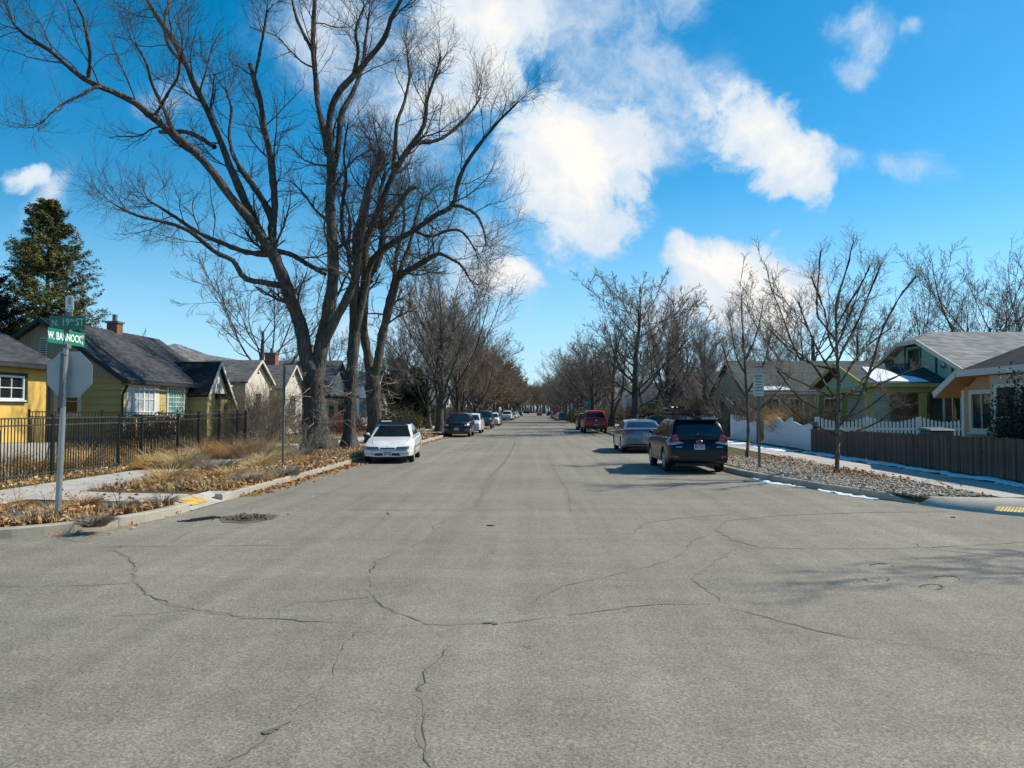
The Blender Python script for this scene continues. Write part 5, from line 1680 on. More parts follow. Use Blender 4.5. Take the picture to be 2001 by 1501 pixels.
def gable_house(name, label, x0, x1, y0, y1, ze, zr, axis, wallm, roofm, z0=.0, over=.35, th=.14, gablem=None, trim=None, cat='house', found=True):
    """plain gabled house; axis: direction of the ridge"""
    r = empty(name, ((x0+x1)/2, (y0+y1)/2, z0), label=label, cat=cat)
    mb = MB()
    zf = z0 + .45 if found else z0
    mb.box(x0, x1, y0, y1, zf, ze)
    mb.build('wall', wallm, r)
    if found:
        mb = MB(); mb.box(x0+.03, x1-.03, y0+.03, y1-.03, z0-.2, zf-.002); mb.build('foundation', M_found, r)
    gm = gablem or wallm
    if axis == 'y':
        xm = (x0+x1)/2; k = (zr-ze)/(xm-x0)
        mb = MB(); mb.prism([(x0,ze+.002),(x1,ze+.002),(xm,zr)], y0+.004, y1-.004, 'y'); mb.build('gable', gm, r)
        mb = MB()
        mb.slab([(x0-over,y1+over,ze-k*over+th),(x0-over,y0-over,ze-k*over+th),(xm,y0-over,zr+th),(xm,y1+over,zr+th)], th)
        mb.slab([(x1+over,y0-over,ze-k*over+th),(x1+over,y1+over,ze-k*over+th),(xm,y1+over,zr+th),(xm,y0-over,zr+th)], th)
        mb.build('roof', roofm, r)
        mb = MB()
        for yy in (y0-over-.03, y1+over+.03):
            mb.bar((x0-over,yy,ze-k*over+.02),(xm,yy,zr+.02),.03,.16,(0,0,1)); mb.bar((x1+over,yy,ze-k*over+.02),(xm,yy,zr+.02),.03,.16,(0,0,1))
        for xx in (x0-over-.03, x1+over+.03): mb.box(xx-.03, xx+.03, y0-over, y1+over, ze-k*over-.03, ze-k*over+.09)
        mb.build('bargeboard', trim or M_fascia, r)
    else:
        ym = (y0+y1)/2; k = (zr-ze)/(ym-y0)
        mb = MB(); mb.prism([(y0,ze+.002),(y1,ze+.002),(ym,zr)], x0+.004, x1-.004, 'x'); mb.build('gable', gm, r)
        mb = MB()
        mb.slab([(x0-over,y0-over,ze-k*over+th),(x1+over,y0-over,ze-k*over+th),(x1+over,ym,zr+th),(x0-over,ym,zr+th)], th)
        mb.slab([(x1+over,y1+over,ze-k*over+th),(x0-over,y1+over,ze-k*over+th),(x0-over,ym,zr+th),(x1+over,ym,zr+th)], th)
        mb.build('roof', roofm, r)
        mb = MB()
        for xx in (x0-over-.03, x1+over+.03):
            mb.bar((xx,y0-over,ze-k*over+.02),(xx,ym,zr+.02),.03,.16,(0,0,1)); mb.bar((xx,y1+over,ze-k*over+.02),(xx,ym,zr+.02),.03,.16,(0,0,1))
        for yy in (y0-over-.03, y1+over+.03): mb.box(x0-over, x1+over, yy-.03, yy+.03, ze-k*over-.03, ze-k*over+.09)
        mb.build('bargeboard', trim or M_fascia, r)
    return r

def chimney(parent, x, y, z0, z1, w=.6, mat=None, cap=True):
    mb = MB(); mb.box(x-w/2, x+w/2, y-w/2, y+w/2, z0, z1)
    c = mb.build('chimney', mat or M_brick, parent)
    mb = MB(); mb.box(x-w/2-.06, x+w/2+.06, y-w/2-.06, y+w/2+.06, z1+.002, z1+.10)
    mb.tube([(x,y,z1+.1),(x,y,z1+.45)], .12, 8); mb.build('chimney_cap', M_galvdark, c)
    return c

GY = .30       # yard level at the houses
# ---- olive green house
OL = siding('olive_siding', (.44,.355,.145), .30)
TA = siding('taupe_boards', (.37,.315,.24), .14, vertical=True)
x0, x1, y0, y1, ze, zr = -24.1, -17.35, 31.2, 40.6, 3.28, 5.65
H = gable_house('house', 'olive green bungalow with a long charcoal roof behind the street name signs', x0, x1, y0, y1, ze, zr, 'y', OL, M_roofdark, z0=GY, gablem=TA, trim=M_fascia)
xm = (x0+x1)/2
mb = MB()                                                 # scalloped lower edge of the gable boards
n = 34
pts = [(x0+.02, ze+.12)]
for i in range(n):
    a = x0+.02 + (x1-x0-.04)*i/n; b = x0+.02 + (x1-x0-.04)*(i+1)/n
    pts += [(a+(b-a)*.02, ze+.03), (a+(b-a)*.3, ze-.05), (a+(b-a)*.7, ze-.05), (b-(b-a)*.02, ze+.03)]
pts += [(x1-.02, ze+.12)]
mb.prism(pts, y0-.03, y0+.002, 'y'); mb.build('scalloped_trim', TA, H)
mb = MB(); mb.box(xm-.16, xm+.16, y0-.02, y0+.02, 4.05, 4.95); v_ = mb.build('gable_vent', M_cream, H)
mb = MB()
for k in range(9): mb.box(xm-.12, xm+.12, y0-.035, y0-.021, 4.10+.09*k, 4.15+.09*k)
mb.build('louvre', M_galvdark, v_)
window(H, 'y', y0, -20.05, -19.2, 1.75, 2.75, 1, 2, M_cream, M_glass, .16, .05, -1)
mb = MB(); mb.box(x1-.02, x1+.03, y0+.25, 37.0, 3.06, 3.27); mb.build('frieze', M_cream, H)
mb = MB(); mb.box(x1-.01, x1+.03, 31.55, 32.0, 1.6, 3.06); mb.box(x1-.01, x1+.03, 33.95, 34.35, 1.6, 3.06); mb.build('shutter', M_cream, H)
window(H, 'x', x1, 32.1, 33.85, 1.82, 2.90, 4, 2, M_white, M_blind, .08, .06, 1, split=True)
window(H, 'x', x1, 35.15, 36.7, 1.62, 2.92, 6, 6, M_white, M_tealglass, .09, .06, 1)
mb = MB(); mb.tube([(x1+.38,y0-.25,2.9),(x1+.2,y0-.15,2.66),(x1+.08,y0-.06,2.5),(x1+.08,y0-.06,.4)], .05, 6); mb.build('downspout', M_black, H)
chimney(H, -20.75, 36.6, 5.2, 6.15, .52)
# entry porch gable with cat slide to the right
ex, ey0, ey1 = -16.45, 37.4, 40.3
mb = MB(); mb.box(x1+.002, ex, ey0, 38.35, GY, 2.75); mb.box(x1+.002, ex, 39.05, ey1, GY, 2.45)
mb.box(x1+.002, ex-.55, 38.35, 39.05, GY, 2.75); pw = mb.build('porch_wall', OL, H)
mb = MB(); mb.prism([(ey0,2.752),(ey1-.25,2.752),(ey1+.25,2.35),(ey1+.05,2.35),(38.55,4.25)][0:2]+[(38.55,4.25)], x1+.01, ex+.012, 'x'); mb.build('porch_gable', plain('ivory_paint', (.66,.63,.53), .6, .04), H)
mb = MB()
xb = -19.4
mb.slab([(xb,ey0-.32,2.62),(ex+.22,ey0-.32,2.62),(ex+.22,38.55,4.40),(xb,38.55,4.40)], .12)
mb.slab([(ex+.22,ey1+.42,2.02),(xb,ey1+.42,2.02),(xb,38.55,4.40),(ex+.22,38.55,4.40)], .12)
mb.build('porch_roof', M_roofblack, H)
mb = MB(); mb.bar((ex+.25,ey0-.32,2.55),(ex+.25,38.55,4.33),.04,.14); mb.bar((ex+.25,ey1+.42,1.95),(ex+.25,38.55,4.33),.04,.14); mb.build('porch_bargeboard', M_cream, H)
mb = MB(); mb.box(x1+.05, ex-.56, 38.36, 39.04, GY+.1, 2.6); mb.build('door', M_door, H)
mb = MB(); ring = [(ex+.02, 39.75+.20*math.cos(a), 2.0+.28*math.sin(a)) for a in np.linspace(0,2*math.pi,21)]
mb.tube(ring, .045, 6, cap=False); o_ = mb.build('round_window', M_fascia, H)
mb = MB(); mb.add([(ex+.018, p[1], p[2]) for p in ring[:-1]], [tuple(range(20))]); mb.build('pane', M_glass, o_)
mb = MB(); mb.box(ex, ex+.03, 38.6, 38.78, 3.05, 3.25); mb.box(ex, ex+.03, 37.75, 37.87, 1.95, 2.05); mb.build('porch_lamp', M_galvdark, H)
mb = MB(); mb.box(ex, ex+1.3, 37.6, 40.0, .1, .55); mb.box(ex+1.3, ex+1.7, 38.2, 39.4, .1, .33); mb.build('step', M_conc, H)

# ---- yellow house at the left edge
YE = plain('yellow_stucco', (.66,.43,.10), .85, .07, 2.0, bump=.25)
H = gable_house('house', 'bright yellow stucco house with a dark roof at the left edge', -26.5, -18.4, 16.0, 27.9, 3.62, 5.8, 'y', YE, M_roofdark, z0=.2, over=.4, trim=M_fascia, found=False)
window(H, 'x', -18.4, 24.2, 26.55, 2.30, 3.02, 4, 2, M_white, M_glass, .07, .06, 1)
mb = MB()
for a, b, c_, e in ((24.02,26.73,2.13,2.22),(24.02,26.73,3.10,3.19)): mb.box(-18.38,-18.30,a,b,c_,e)
mb.box(-18.38,-18.30,26.63,26.73,2.22,3.10); mb.build('window_surround', M_fascia, H)
mb = MB(); mb.tube([(-18.0,28.1,3.3),(-18.2,28.0,3.1),(-18.33,27.98,2.9),(-18.33,27.98,.3)], .06, 6); mb.build('downspout', M_black, H)
mb = MB(); mb.tube([(-20.2,26.6,4.3),(-20.2,26.6,5.05)], .04, 6); mb.build('vent_pipe', M_galvdark, H)
mb = MB(); mb.box(-18.39,-16.6,22.0,26.0,.1,.75); mb.build('step', M_conc, H)

# ---- taller house with a pale hipped roof behind
def hip_house(name, label, x0, x1, y0, y1, z0, ze, zr, wallm, roofm, over=.45, rl=.35, axis='y'):
    r = empty(name, ((x0+x1)/2, (y0+y1)/2, z0), label=label, cat='house')
    mb = MB(); mb.box(x0, x1, y0, y1, z0-.2, ze); mb.build('wall', wallm, r)
    a, b, c_, d = x0-over, x1+over, y0-over, y1+over
    if axis == 'y':
        m = (a+b)/2; ins = min((b-a)/2, (d-c_)/2 - .2); p, q = (m, c_+ins, zr), (m, d-ins, zr)
        fs = [(0,1,4),(1,2,5,4),(2,3,5),(3,0,4,5)]
    else:
        m = (c_+d)/2; ins = min((d-c_)/2, (b-a)/2 - .2); p, q = (a+ins, m, zr), (b-ins, m, zr)
        fs = [(0,1,5,4),(1,2,5),(2,3,4,5),(3,0,4)]
    mb = MB()
    base = [(a,c_,ze),(b,c_,ze),(b,d,ze),(a,d,ze)]
    mb.add(base + [p, q] + [(v[0],v[1],ze-.16) for v in base], fs + [(0,6,7,1),(1,7,8,2),(2,8,9,3),(3,9,6,0),(9,8,7,6)])
    mb.build('roof', roofm, r)
    mb = MB()
    for u, v in ((0,1),(1,2),(2,3),(3,0)):
        pa, pb = Vector(base[u]), Vector(base[v]); o_ = Vector((0,0,-.08)); mb.bar(pa+o_, pb+o_, .05, .2)
    mb.build('fascia', M_white, r)
    return r
hip_house('house', 'taller house with a pale grey hipped roof showing above the green porch roof', -33.5, -24.0, 54.5, 65, GY, 4.9, 7.2, siding('white_siding', (.55,.54,.50), .15), M_rooflight)

# ---- ivory stucco house with two small street gables
IV = plain('ivory_stucco', (.56,.525,.44), .85, .06, 2, bump=.2)
SH = siding('ivory_in_shade_siding', (.30,.26,.19), .2)  # brown tone paints in the shade on the ivory cottage's side wall
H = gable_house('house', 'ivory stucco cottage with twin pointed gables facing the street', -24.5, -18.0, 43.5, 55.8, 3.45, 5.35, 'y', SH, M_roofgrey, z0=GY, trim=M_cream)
for (a, b, zt_, zb_) in ((43.8,47.9,4.85,3.62),(50.4,54.6,4.95,3.45)):
    m = (a+b)/2; fx = -17.0
    mb = MB(); mb.prism([(a,GY),(b,GY),(b,zb_),(m,zt_),(a,zb_)], -18.0+.003, fx, 'x'); g_ = mb.build('gable_wing', IV, H)
    k = (zt_-zb_)/(m-a)
    mb = MB()
    mb.slab([(-21,a-.3,zb_-.3*k+.12),(fx+.25,a-.3,zb_-.3*k+.12),(fx+.25,m,zt_+.12),(-21,m,zt_+.12)], .11)
    mb.slab([(fx+.25,b+.3,zb_-.3*k+.12),(-21,b+.3,zb_-.3*k+.12),(-21,m,zt_+.12),(fx+.25,m,zt_+.12)], .11)
    mb.build('wing_roof', M_roofgrey, H)
    mb = MB(); mb.bar((fx+.27,a-.3,zb_-.3*k+.05),(fx+.27,m,zt_+.05),.04,.13); mb.bar((fx+.27,b+.3,zb_-.3*k+.05),(fx+.27,m,zt_+.05),.04,.13); mb.build('wing_bargeboard', M_cream, H)
    window(H, 'x', fx, m-.55, m+.45, 1.55, 2.9, 2, 3, M_cream, M_glass, .1, .06, 1)
    mb = MB()
    for dy, dz in ((-.09,-.06),(.09,-.06),(0,.10)): mb.box(fx, fx+.02, m+dy-.06, m+dy+.06, zt_-.62+dz-.06, zt_-.62+dz+.06)
    mb.build('vent_hole', M_black, H)
window(H, 'x', -18.0, 48.4, 50.0, 1.5, 2.7, 4, 3, M_cream, M_glass, .1, .05, 1)
chimney(H, -18.9, 53.6, 4.6, 5.9, .75)
# ---- slate blue house with a white porch
H = gable_house('house', 'dark slate blue house with a grey roof and white porch behind the maple trunks', -26.0, -16.8, 59.0, 68.5, 3.0, 6.0, 'x', siding('slate_siding', (.05,.075,.09), .16), M_roofgrey, z0=GY, trim=M_fascia)
mb = MB(); mb.slab([(-16.9,59.3,3.15),(-13.9,59.3,3.0),(-13.9,66.5,3.0),(-16.9,66.5,3.15)], .12); mb.build('porch_roof', M_roofgrey, H)
mb = MB()
for y in (59.5,62.8,66.2): mb.box(-14.15,-13.97,y-.09,y+.09,.3,2.85)
mb.box(-14.1,-14.0,59.5,66.2,.6,.72); mb.box(-14.1,-14.0,59.5,66.2,1.2,1.28)
for k in range(40): mb.box(-14.08,-14.02,59.55+k*.168,59.6+k*.168,.6,1.25)
mb.build('porch_post', M_white, H)
mb = MB(); mb.prism([(59.1,2.9),(60.6,2.9),(59.85,3.75)], -13.9,-13.7,'x'); mb.build('porch_gable', M_white, H)
mb = MB(); mb.box(-16.79,-16.74,59.2,66.5,.6,2.9); mb.build('porch_wall', M_white, H)
window(H, 'x', -16.74, 60.6, 62.2, 1.3, 2.5, 2, 2, M_cream, M_glass, .1, .05, 1)
window(H, 'x', -16.74, 63.6, 65.4, 1.3, 2.5, 2, 2, M_cream, M_glass, .1, .05, 1)
chimney(H, -19.2, 63.4, 5.3, 7.3, .8, M_brick)
# ---- further houses on the left
H = gable_house('house', 'pale green white house with a low gable between the second and third maple', -25, -15.6, 71.5, 79, 3.1, 5.6, 'x', siding('pale_green_siding', (.50,.53,.46), .2, vertical=True), M_roofgrey, z0=GY, trim=M_white)
for a in (72.3, 74.6, 76.9): window(H, 'x', -15.6, a, a+1.1, 1.3, 2.6, 2, 2, M_white, M_glass, .1, .05, 1)
H = gable_house('house', 'tan house with a narrow cream front gable behind the conical evergreen', -24, -15.0, 84, 93, 3.2, 6.2, 'y', siding('tan_siding', (.42,.36,.24), .18), M_roofgrey, z0=GY, trim=M_cream)
for a, zt_ in ((84.6,5.6),(89.0,4.4)):
    mb = MB(); mb.prism([(a,GY),(a+2.4,GY),(a+2.4,3.0),(a+1.2,zt_),(a,3.0)], -15.0, -14.0, 'x'); mb.build('gable_wing', plain('cream_stucco', (.58,.52,.38), .8, .05), H)
    window(H, 'x', -14.0, a+.7, a+1.7, 1.4, 2.7, 2, 2, M_white, M_glass, .1, .05, 1)
wh = siding('far_white_siding', (.52,.51,.48), .18); bl = siding('far_blue_siding', (.10,.14,.19), .18); br = siding('far_brown_siding', (.20,.14,.09), .18)
for i, (y, m_, rm_, nm) in enumerate(((98,bl,M_roofdark,'blue grey house with white trim far along the left side'),(131,wh,M_roofgrey,'white house beyond the first side street on the left'),(146,br,M_roofdark,'brown house beyond the first side street on the left'),(162,wh,M_roofdark,'white house with a dark roof far along the left side'),(180,bl,M_roofgrey,'blue grey house far along the left side, grey roof'))):
    H = gable_house('house', nm, -25, -15.5, y, y+9, 3.1, 5.8, 'yx'[i % 2], m_, rm_, z0=GY, trim=M_white)
    window(H, 'x', -15.5, y+1.2, y+2.8, 1.3, 2.6, 2, 2, M_white, M_glass, .1, .05, 1); window(H, 'x', -15.5, y+5.4, y+7, 1.3, 2.6, 2, 2, M_white, M_glass, .1, .05, 1)

# ---- beige house at the right edge with a clipped roof
BE = siding('beige_siding', (.46,.33,.19), .17)
r = empty('house', (15, 19, .2), label='beige lap sided house with a dark clipped gable roof at the right edge', cat='house')
H = r
wx, wy1 = 13.45, 24.3
ze_, zc = 2.44, 3.06
mb = MB(); mb.box(wx, 25, 13.5, wy1, 0, 2.62); mb.prism([(13.6,2.622),(23.95,2.622),(23.35,2.98),(13.6,2.98)], wx+.004, 25, 'x'); mb.build('wall', BE, r)
def far_z(y): return 2.44 + .48*(24.9-y)
ap = (16.9, 18.8, far_z(18.8))
mb = MB()
P0, P1, P2 = (12.9,24.9,2.44), (12.9,23.6,far_z(23.6)), (12.9,13.0,far_z(23.6))
E0, E1 = (27,24.9,2.44), (27,18.8,ap[2])
top = [P0, P1, ap, E1, E0]
mb.add([P1, P2, (16.9,14.5,ap[2]), ap], [(0,1,2,3)])
mb.add(top, [(0,1,2,3,4)])
mb.add([ap, (16.9,14.5,ap[2]), (27,14.5,ap[2]), E1], [(0,1,2,3)])
mb.add([(v[0], v[1], v[2]-.07) for v in (P0,P1,P2,(27,13.0,far_z(23.6)),E1,E0)], [(0,1,2,3,4,5)])
mb.build('roof', M_roofblack, r)
mb = MB(); mb.bar((12.87,24.93,2.36),(12.87,23.6,far_z(23.6)-.07),.05,.19); mb.bar((12.87,23.62,far_z(23.6)-.08),(12.87,13.0,far_z(23.6)-.08),.05,.19); mb.bar((12.87,24.93,2.36),(27,24.93,2.36),.05,.19)
mb.build('fascia', plain('fascia_grey_white', (.58,.56,.52), .6, .06), r)
mb = MB(); mb.slab([(12.92,24.85,2.30),(12.92,23.6,2.90),(wx+.3,23.6,2.90),(wx+.3,24.85,2.30)], .02); mb.box(12.92,wx+.01,13.0,23.58,2.88,2.90); mb.build('soffit', plain('orange_soffit', (.42,.25,.12), .7, .1), r)
mb = MB(); mb.box(wx-.03, wx+.09, wy1-.09, wy1+.03, .05, 2.50); mb.build('corner_board', M_white, r)
window(r, 'x', wx, 22.75, 23.75, 1.32, 2.36, 2, 1, M_cream, M_glass, .13, .06, -1)
mb = MB(); mb.box(wx-.45, wx-.004, 19.6, 22.1, .1, 2.86); mb.build('bay', plain('bay_trim', (.44,.37,.28), .6, .06), r)
window(r, 'x', wx-.45, 20.95, 21.75, .85, 2.50, 1, 2, M_cream, M_glass, .1, .05, -1)
window(r, 'x', wx-.45, 19.85, 20.65, .85, 2.50, 1, 2, M_cream, M_glass, .1, .05, -1)
window(r, 'x', wx, 17.9, 19.1, 1.85, 2.55, 2, 1, M_cream, M_glass, .14, .06, -1)

# ---- green house with clipped gable and snowy porch
GR = siding('sage_green_siding', (.28,.46,.34), .16)
r = empty('house', (22, 38, .3), label='sage green house with a clipped gable, dark green battens and a broad grey roof', cat='house')
H = r
gx, ya_, yb_, ym = 18.9, 33.2, 43.6, 38.4
zE, zC = 3.25, 5.05; k = .42
def gz(y): return zE + k*(min(y-ya_, yb_-y)) + .3
mb = MB(); mb.prism([(ya_,.1),(yb_,.1),(yb_,gz(yb_)-.25),(ym+1.0,gz(ym+1)-.25),(ym-1.0,gz(ym-1)-.25),(ya_,gz(ya_)-.25)], gx, 34, 'x'); mb.build('wall', GR, r)
mb = MB()
zR = gz(ym)+.05; zcl = gz(ym-1.0)
ox = gx - .38
A0, A1, A2, A3 = (ox,ya_-.7,gz(ya_)-.25), (ox,ym-1.0,zcl), (ox,ym+1.0,zcl), (ox,yb_+.7,gz(yb_)-.25)
RP = (gx+.7, ym, zR)
RE = (35, ym, zR)
mb.add([A0,(35,A0[1],A0[2]),RE,RP,A1], [(0,1,2,3,4)])
mb.add([A3,A2,RP,RE,(35,A3[1],A3[2])], [(0,1,2,3,4)])
mb.add([A1,RP,A2], [(0,1,2)])
mb.add([(p[0],p[1],p[2]-.12) for p in (A0,A1,A2,A3)] + [(35,A3[1],A3[2]-.12),(35,ym,zR-.12),(35,A0[1],A0[2]-.12)], [(0,1,2,3,4,5,6)])
mb.build('roof', M_rooflight, r)
mb = MB()
for p, q in ((A0,A1),(A1,A2),(A2,A3)): mb.bar((p[0]-.03,p[1],p[2]-.09),(q[0]-.03,q[1],q[2]-.09),.05,.2)
mb.bar((ox,A0[1]-.02,A0[2]-.09),(35,A0[1]-.02,A0[2]-.09),.05,.2)
mb.build('bargeboard', M_cream, r)
DG = plain('dark_green_trim', (.02,.05,.045), .6, .15)
mb = MB()
for y in (34.9, 36.3, 37.75, 39.3, 40.6, 42.0): mb.box(gx-.03, gx-.002, y-.08, y+.08, 3.3, gz(y)-.30)
mb.box(gx-.035, gx-.001, ya_, yb_, 3.16, 3.29); mb.build('batten', DG, r)
window(r, 'x', gx, 38.05, 38.85, 4.05, 4.85, 1, 2, DG, M_glass, .09, .06, -1)
mb = MB(); mb.add(*ellip((gx-.07, 35.6, 4.0), (.10,.20,.20), 12, 8)); mb.build('wall_lamp', M_galv, r, smooth=True)
window(r, 'x', gx, 33.6, 35.6, 1.3, 2.75, 3, 1, M_white, M_glass, .1, .06, -1)
mb = MB(); mb.box(gx-.04, gx-.003, 35.9, 36.9, .4, 2.6); mb.build('door', DG, r)
mb = MB(); mb.tube([(22.5,35.2,4.5),(22.5,35.2,5.05)], .07, 8); mb.build('vent_pipe', M_black, r)
# porch
pf = 15.25; py0, py1, pm = 35.3, 41.2, 38.1
YG = plain('mustard_trim', (.36,.31,.10), .6, .1)
zpe, zpr = 3.12, 4.2
mb = MB()
mb.slab([(pf-.4,py0-.35,zpe),(gx+.0,py0-.35,zpe),(gx-.01,pm,zpr),(pf-.4,pm,zpr)], .12)
mb.slab([(gx,py1+.35,zpe),(pf-.4,py1+.35,zpe),(pf-.4,pm,zpr),(gx-.01,pm,zpr)], .12)
pr = mb.build('porch_roof', M_roofgreen, r)
mb = MB(); mb.bar((pf-.43,py0-.35,zpe-.06),(pf-.43,pm,zpr-.06),.06,.2); mb.bar((pf-.43,py1+.35,zpe-.06),(pf-.43,pm,zpr-.06),.06,.2); mb.box(pf-.3,gx,py0-.38,py0-.30,zpe-.18,zpe-.02)
mb.box(pf-.05,pf+.10,py0-.2,py1+.2,2.72,2.95); mb.box(pf-.05,gx,py0-.05,py0+.10,2.70,2.93)
mb.box(pf-.05,pf+.05,py0,py1,1.22,1.30); mb.box(pf,gx,py0-.03,py0+.05,1.22,1.30); mb.build('porch_trim', YG, r)
mb = MB(); mb.prism([(py0+.05,2.96),(py1-.05,2.96),(pm,zpr-.2)], pf+.02, pf+.08, 'x'); mb.build('porch_gable', GR, r)
for y in (py0, 38.1, py1):
    mb = MB(); mb.box(pf-.1, pf+.16, y-.13, y+.13, .2, 2.70); mb.build('porch_post', YG, r)
mb = MB(); mb.box(17.6, 17.85, py0-.12, py0+.13, .2, 2.68); mb.build('porch_post', YG, r)
mb = MB(); mb.box(pf+.02, gx, py0, py1, .1, .42); mb.box(pf, pf+.1, py0, py1, .42, 1.1); mb.box(pf+.1, gx, py0, py0+.08, .42, 1.1); mb.build('porch_deck', plain('porch_wall_taupe', (.30,.26,.21), .7, .1), r)
mb = MB(); mb.box(gx-.03, gx-.002, 36.9, 41.0, .5, 2.7); mb.build('porch_window', M_glass, r)
mb = MB(); mb.box(pf+.5, pf+1.6, 39.2, 40.9, 1.0, 1.35); mb.build('porch_bench', plain('rust_cushion', (.36,.12,.03), .8, .2), r)
M_snow = None
t = NT('snow'); f_ = t.rng(t.noise(t.coord(), 6, 5, .6), .3, .7); t.set(t.mix(f_, (.74,.77,.82), (.86,.88,.91)), .7, spec=.3); t.bump(t.noise(t.coord(), 12, 4), .5, .03); M_snow = t.m
# snow lying on the porch roof (on the slope towards us)
def on_slope(x, y, dz=.012): return (x, y, zpe + (zpr-zpe)*(y-(py0-.35))/(pm-(py0-.35)) + dz)
mb = MB()
pl = [(pf+.3,py0-.28),(16.4,py0-.22),(17.1,py0-.27),(17.9,py0-.2),(17.6,py0+.4),(17.0,py0+.8),(16.8,py0+1.5),(16.3,py0+2.0),(15.9,py0+2.1),(15.75,py0+1.2),(15.5,py0+.6)]
mb.slab([on_slope(x, y, .05) for x, y in pl], .05)
tag(mb.build('snow_patch', M_snow), 'white snow lying on the slope of the green house porch roof', 'snow')

# ---- other houses on the right
H = gable_house('house', 'dark green grey house with a long low roof behind the white fence', 14.0, 26.5, 49.5, 60.5, 3.1, 5.3, 'x', siding('taupe_siding', (.36,.32,.23), .18), M_roofgreen, z0=GY, trim=M_cream)
for a in (50.6, 53.2, 56.5): window(H, 'x', 14.0, a, a+1.2, 1.3, 2.55, 2, 2, M_cream, M_glass, .1, .05, -1)
for a in (14.9, 16.4, 18.6): window(H, 'y', 49.5, a, a+.8, 1.3, 2.6, 1, 2, M_cream, M_glass, .1, .05, -1)
mb = MB(); kk = 2.2/5.5; sy = lambda y: 3.1 + kk*(y-49.5) + .19
mb.slab([(14.2,49.25,sy(49.25)),(16.6,49.3,sy(49.3)),(16.0,50.0,sy(50.0)),(14.4,49.8,sy(49.8))], .03); tag(mb.build('snow_patch', M_snow), 'narrow streak of snow on the dark green grey roof edge', 'snow')
H = gable_house('house', 'teal blue house half hidden by bare trees left of the white fence', 14.0, 24, 70, 79, 3.0, 5.6, 'x', siding('teal_siding', (.07,.12,.15), .18), M_roofdark, z0=GY, trim=M_fascia)
window(H, 'x', 14.0, 71.5, 73, 1.3, 2.6, 2, 2, M_white, M_glass, .1, .05, -1); window(H, 'y', 70, 15.5, 17, 1.3, 2.5, 2, 2, M_white, M_glass, .1, .05, -1)
H = gable_house('house', 'grey house with a pale garage wall behind the yellow green hedge', 15.0, 24, 84, 94, 3.0, 5.2, 'x', siding('grey_siding', (.33,.32,.30), .18), M_roofgrey, z0=GY, trim=M_white)
window(H, 'y', 84, 16, 17.4, 1.3, 2.5, 2, 2, M_white, M_glass, .1, .05, -1)
for i, (y, m_, rm_, nm) in enumerate(((100,br,M_roofdark,'brown house with a dark roof along the right side'),(134,wh,M_roofdark,'white house beyond the stop sign on the right'),(150,bl,M_roofgrey,'blue grey house beyond the stop sign on the right'),(168,br,M_roofgrey,'brown house with a grey roof far along the right side'))):
    H = gable_house('house', nm, 14.5, 23, y, y+9, 3.1, 5.6, 'xy'[i % 2], m_, rm_, z0=GY, trim=M_white)
    window(H, 'x', 14.5, y+1.2, y+2.8, 1.3, 2.6, 2, 2, M_white, M_glass, .1, .05, -1)
    window(H, 'y', y, 16, 17.6, 1.3, 2.6, 2, 2, M_white, M_glass, .1, .05, -1)

# ------------------------------------------------------------------ fences
def iron_fence(name, label, a, b, zb0, zb1, h, posts=None, sp=.115, pos_w=.06):
    a, b = Vector((*a, zb0)), Vector((*b, zb1))
    r = empty(name, a, label=label, cat='fence', group=None)
    L_ = (b-a).length; d = (b-a)/L_
    nb = int(L_/sp)
    mb = MB()
    for i in range(1, nb):
        p = a + d*(L_*i/nb); mb.box(p.x-.009, p.x+.009, p.y-.009, p.y+.009, p.z+.06, p.z+h-.002)
    mb.build('baluster', M_iron, r)
    mb = MB()
    for zz in (.12, h-.17, h): mb.bar(a+Vector((0,0,zz)), b+Vector((0,0,zz)), .03, .035)
    mb.build('rail', plain('worn_iron_rail', (.05,.05,.052), .35, .3, 12), r)
    for t_ in (posts if posts is not None else [0, 1]):
        p = a + d*(L_*t_)
        mb = MB(); mb.box(p.x-pos_w/2, p.x+pos_w/2, p.y-pos_w/2, p.y+pos_w/2, p.z-.2, p.z+h+.07)
        mb.box(p.x-pos_w*.65, p.x+pos_w*.65, p.y-pos_w*.65, p.y+pos_w*.65, p.z+h+.07, p.z+h+.09)
        mb.build('post', M_iron, r)
    return r
FX = -12.35
iron_fence('iron_fence', 'black iron picket fence in front of the yellow house, left of the gate', (FX,13.0), (FX,22.1), .17, .18, 1.49, [0,.33,.66,1])
iron_fence('iron_gate', 'narrow black iron gate between two taller posts in the picket fence', (FX,22.16), (FX,23.4), .18, .18, 1.47, [1], pos_w=.08)
iron_fence('iron_fence', 'black iron picket fence from the gate to the corner post', (FX,23.48), (FX,25.8), .18, .18, 1.49, [1], pos_w=.09)
iron_fence('iron_fence', 'black iron picket fence in front of the olive house, ending beside the bare shrub', (FX,25.9), (FX,31.9), .2, .25, 1.52, [.25,.55,.85,1], pos_w=.08)
iron_fence('iron_fence', 'black iron cross fence running back between the yellow and the olive house', (FX-.1,25.8), (-17.6,25.8), .25, .3, 1.52, [.5,1], pos_w=.06)

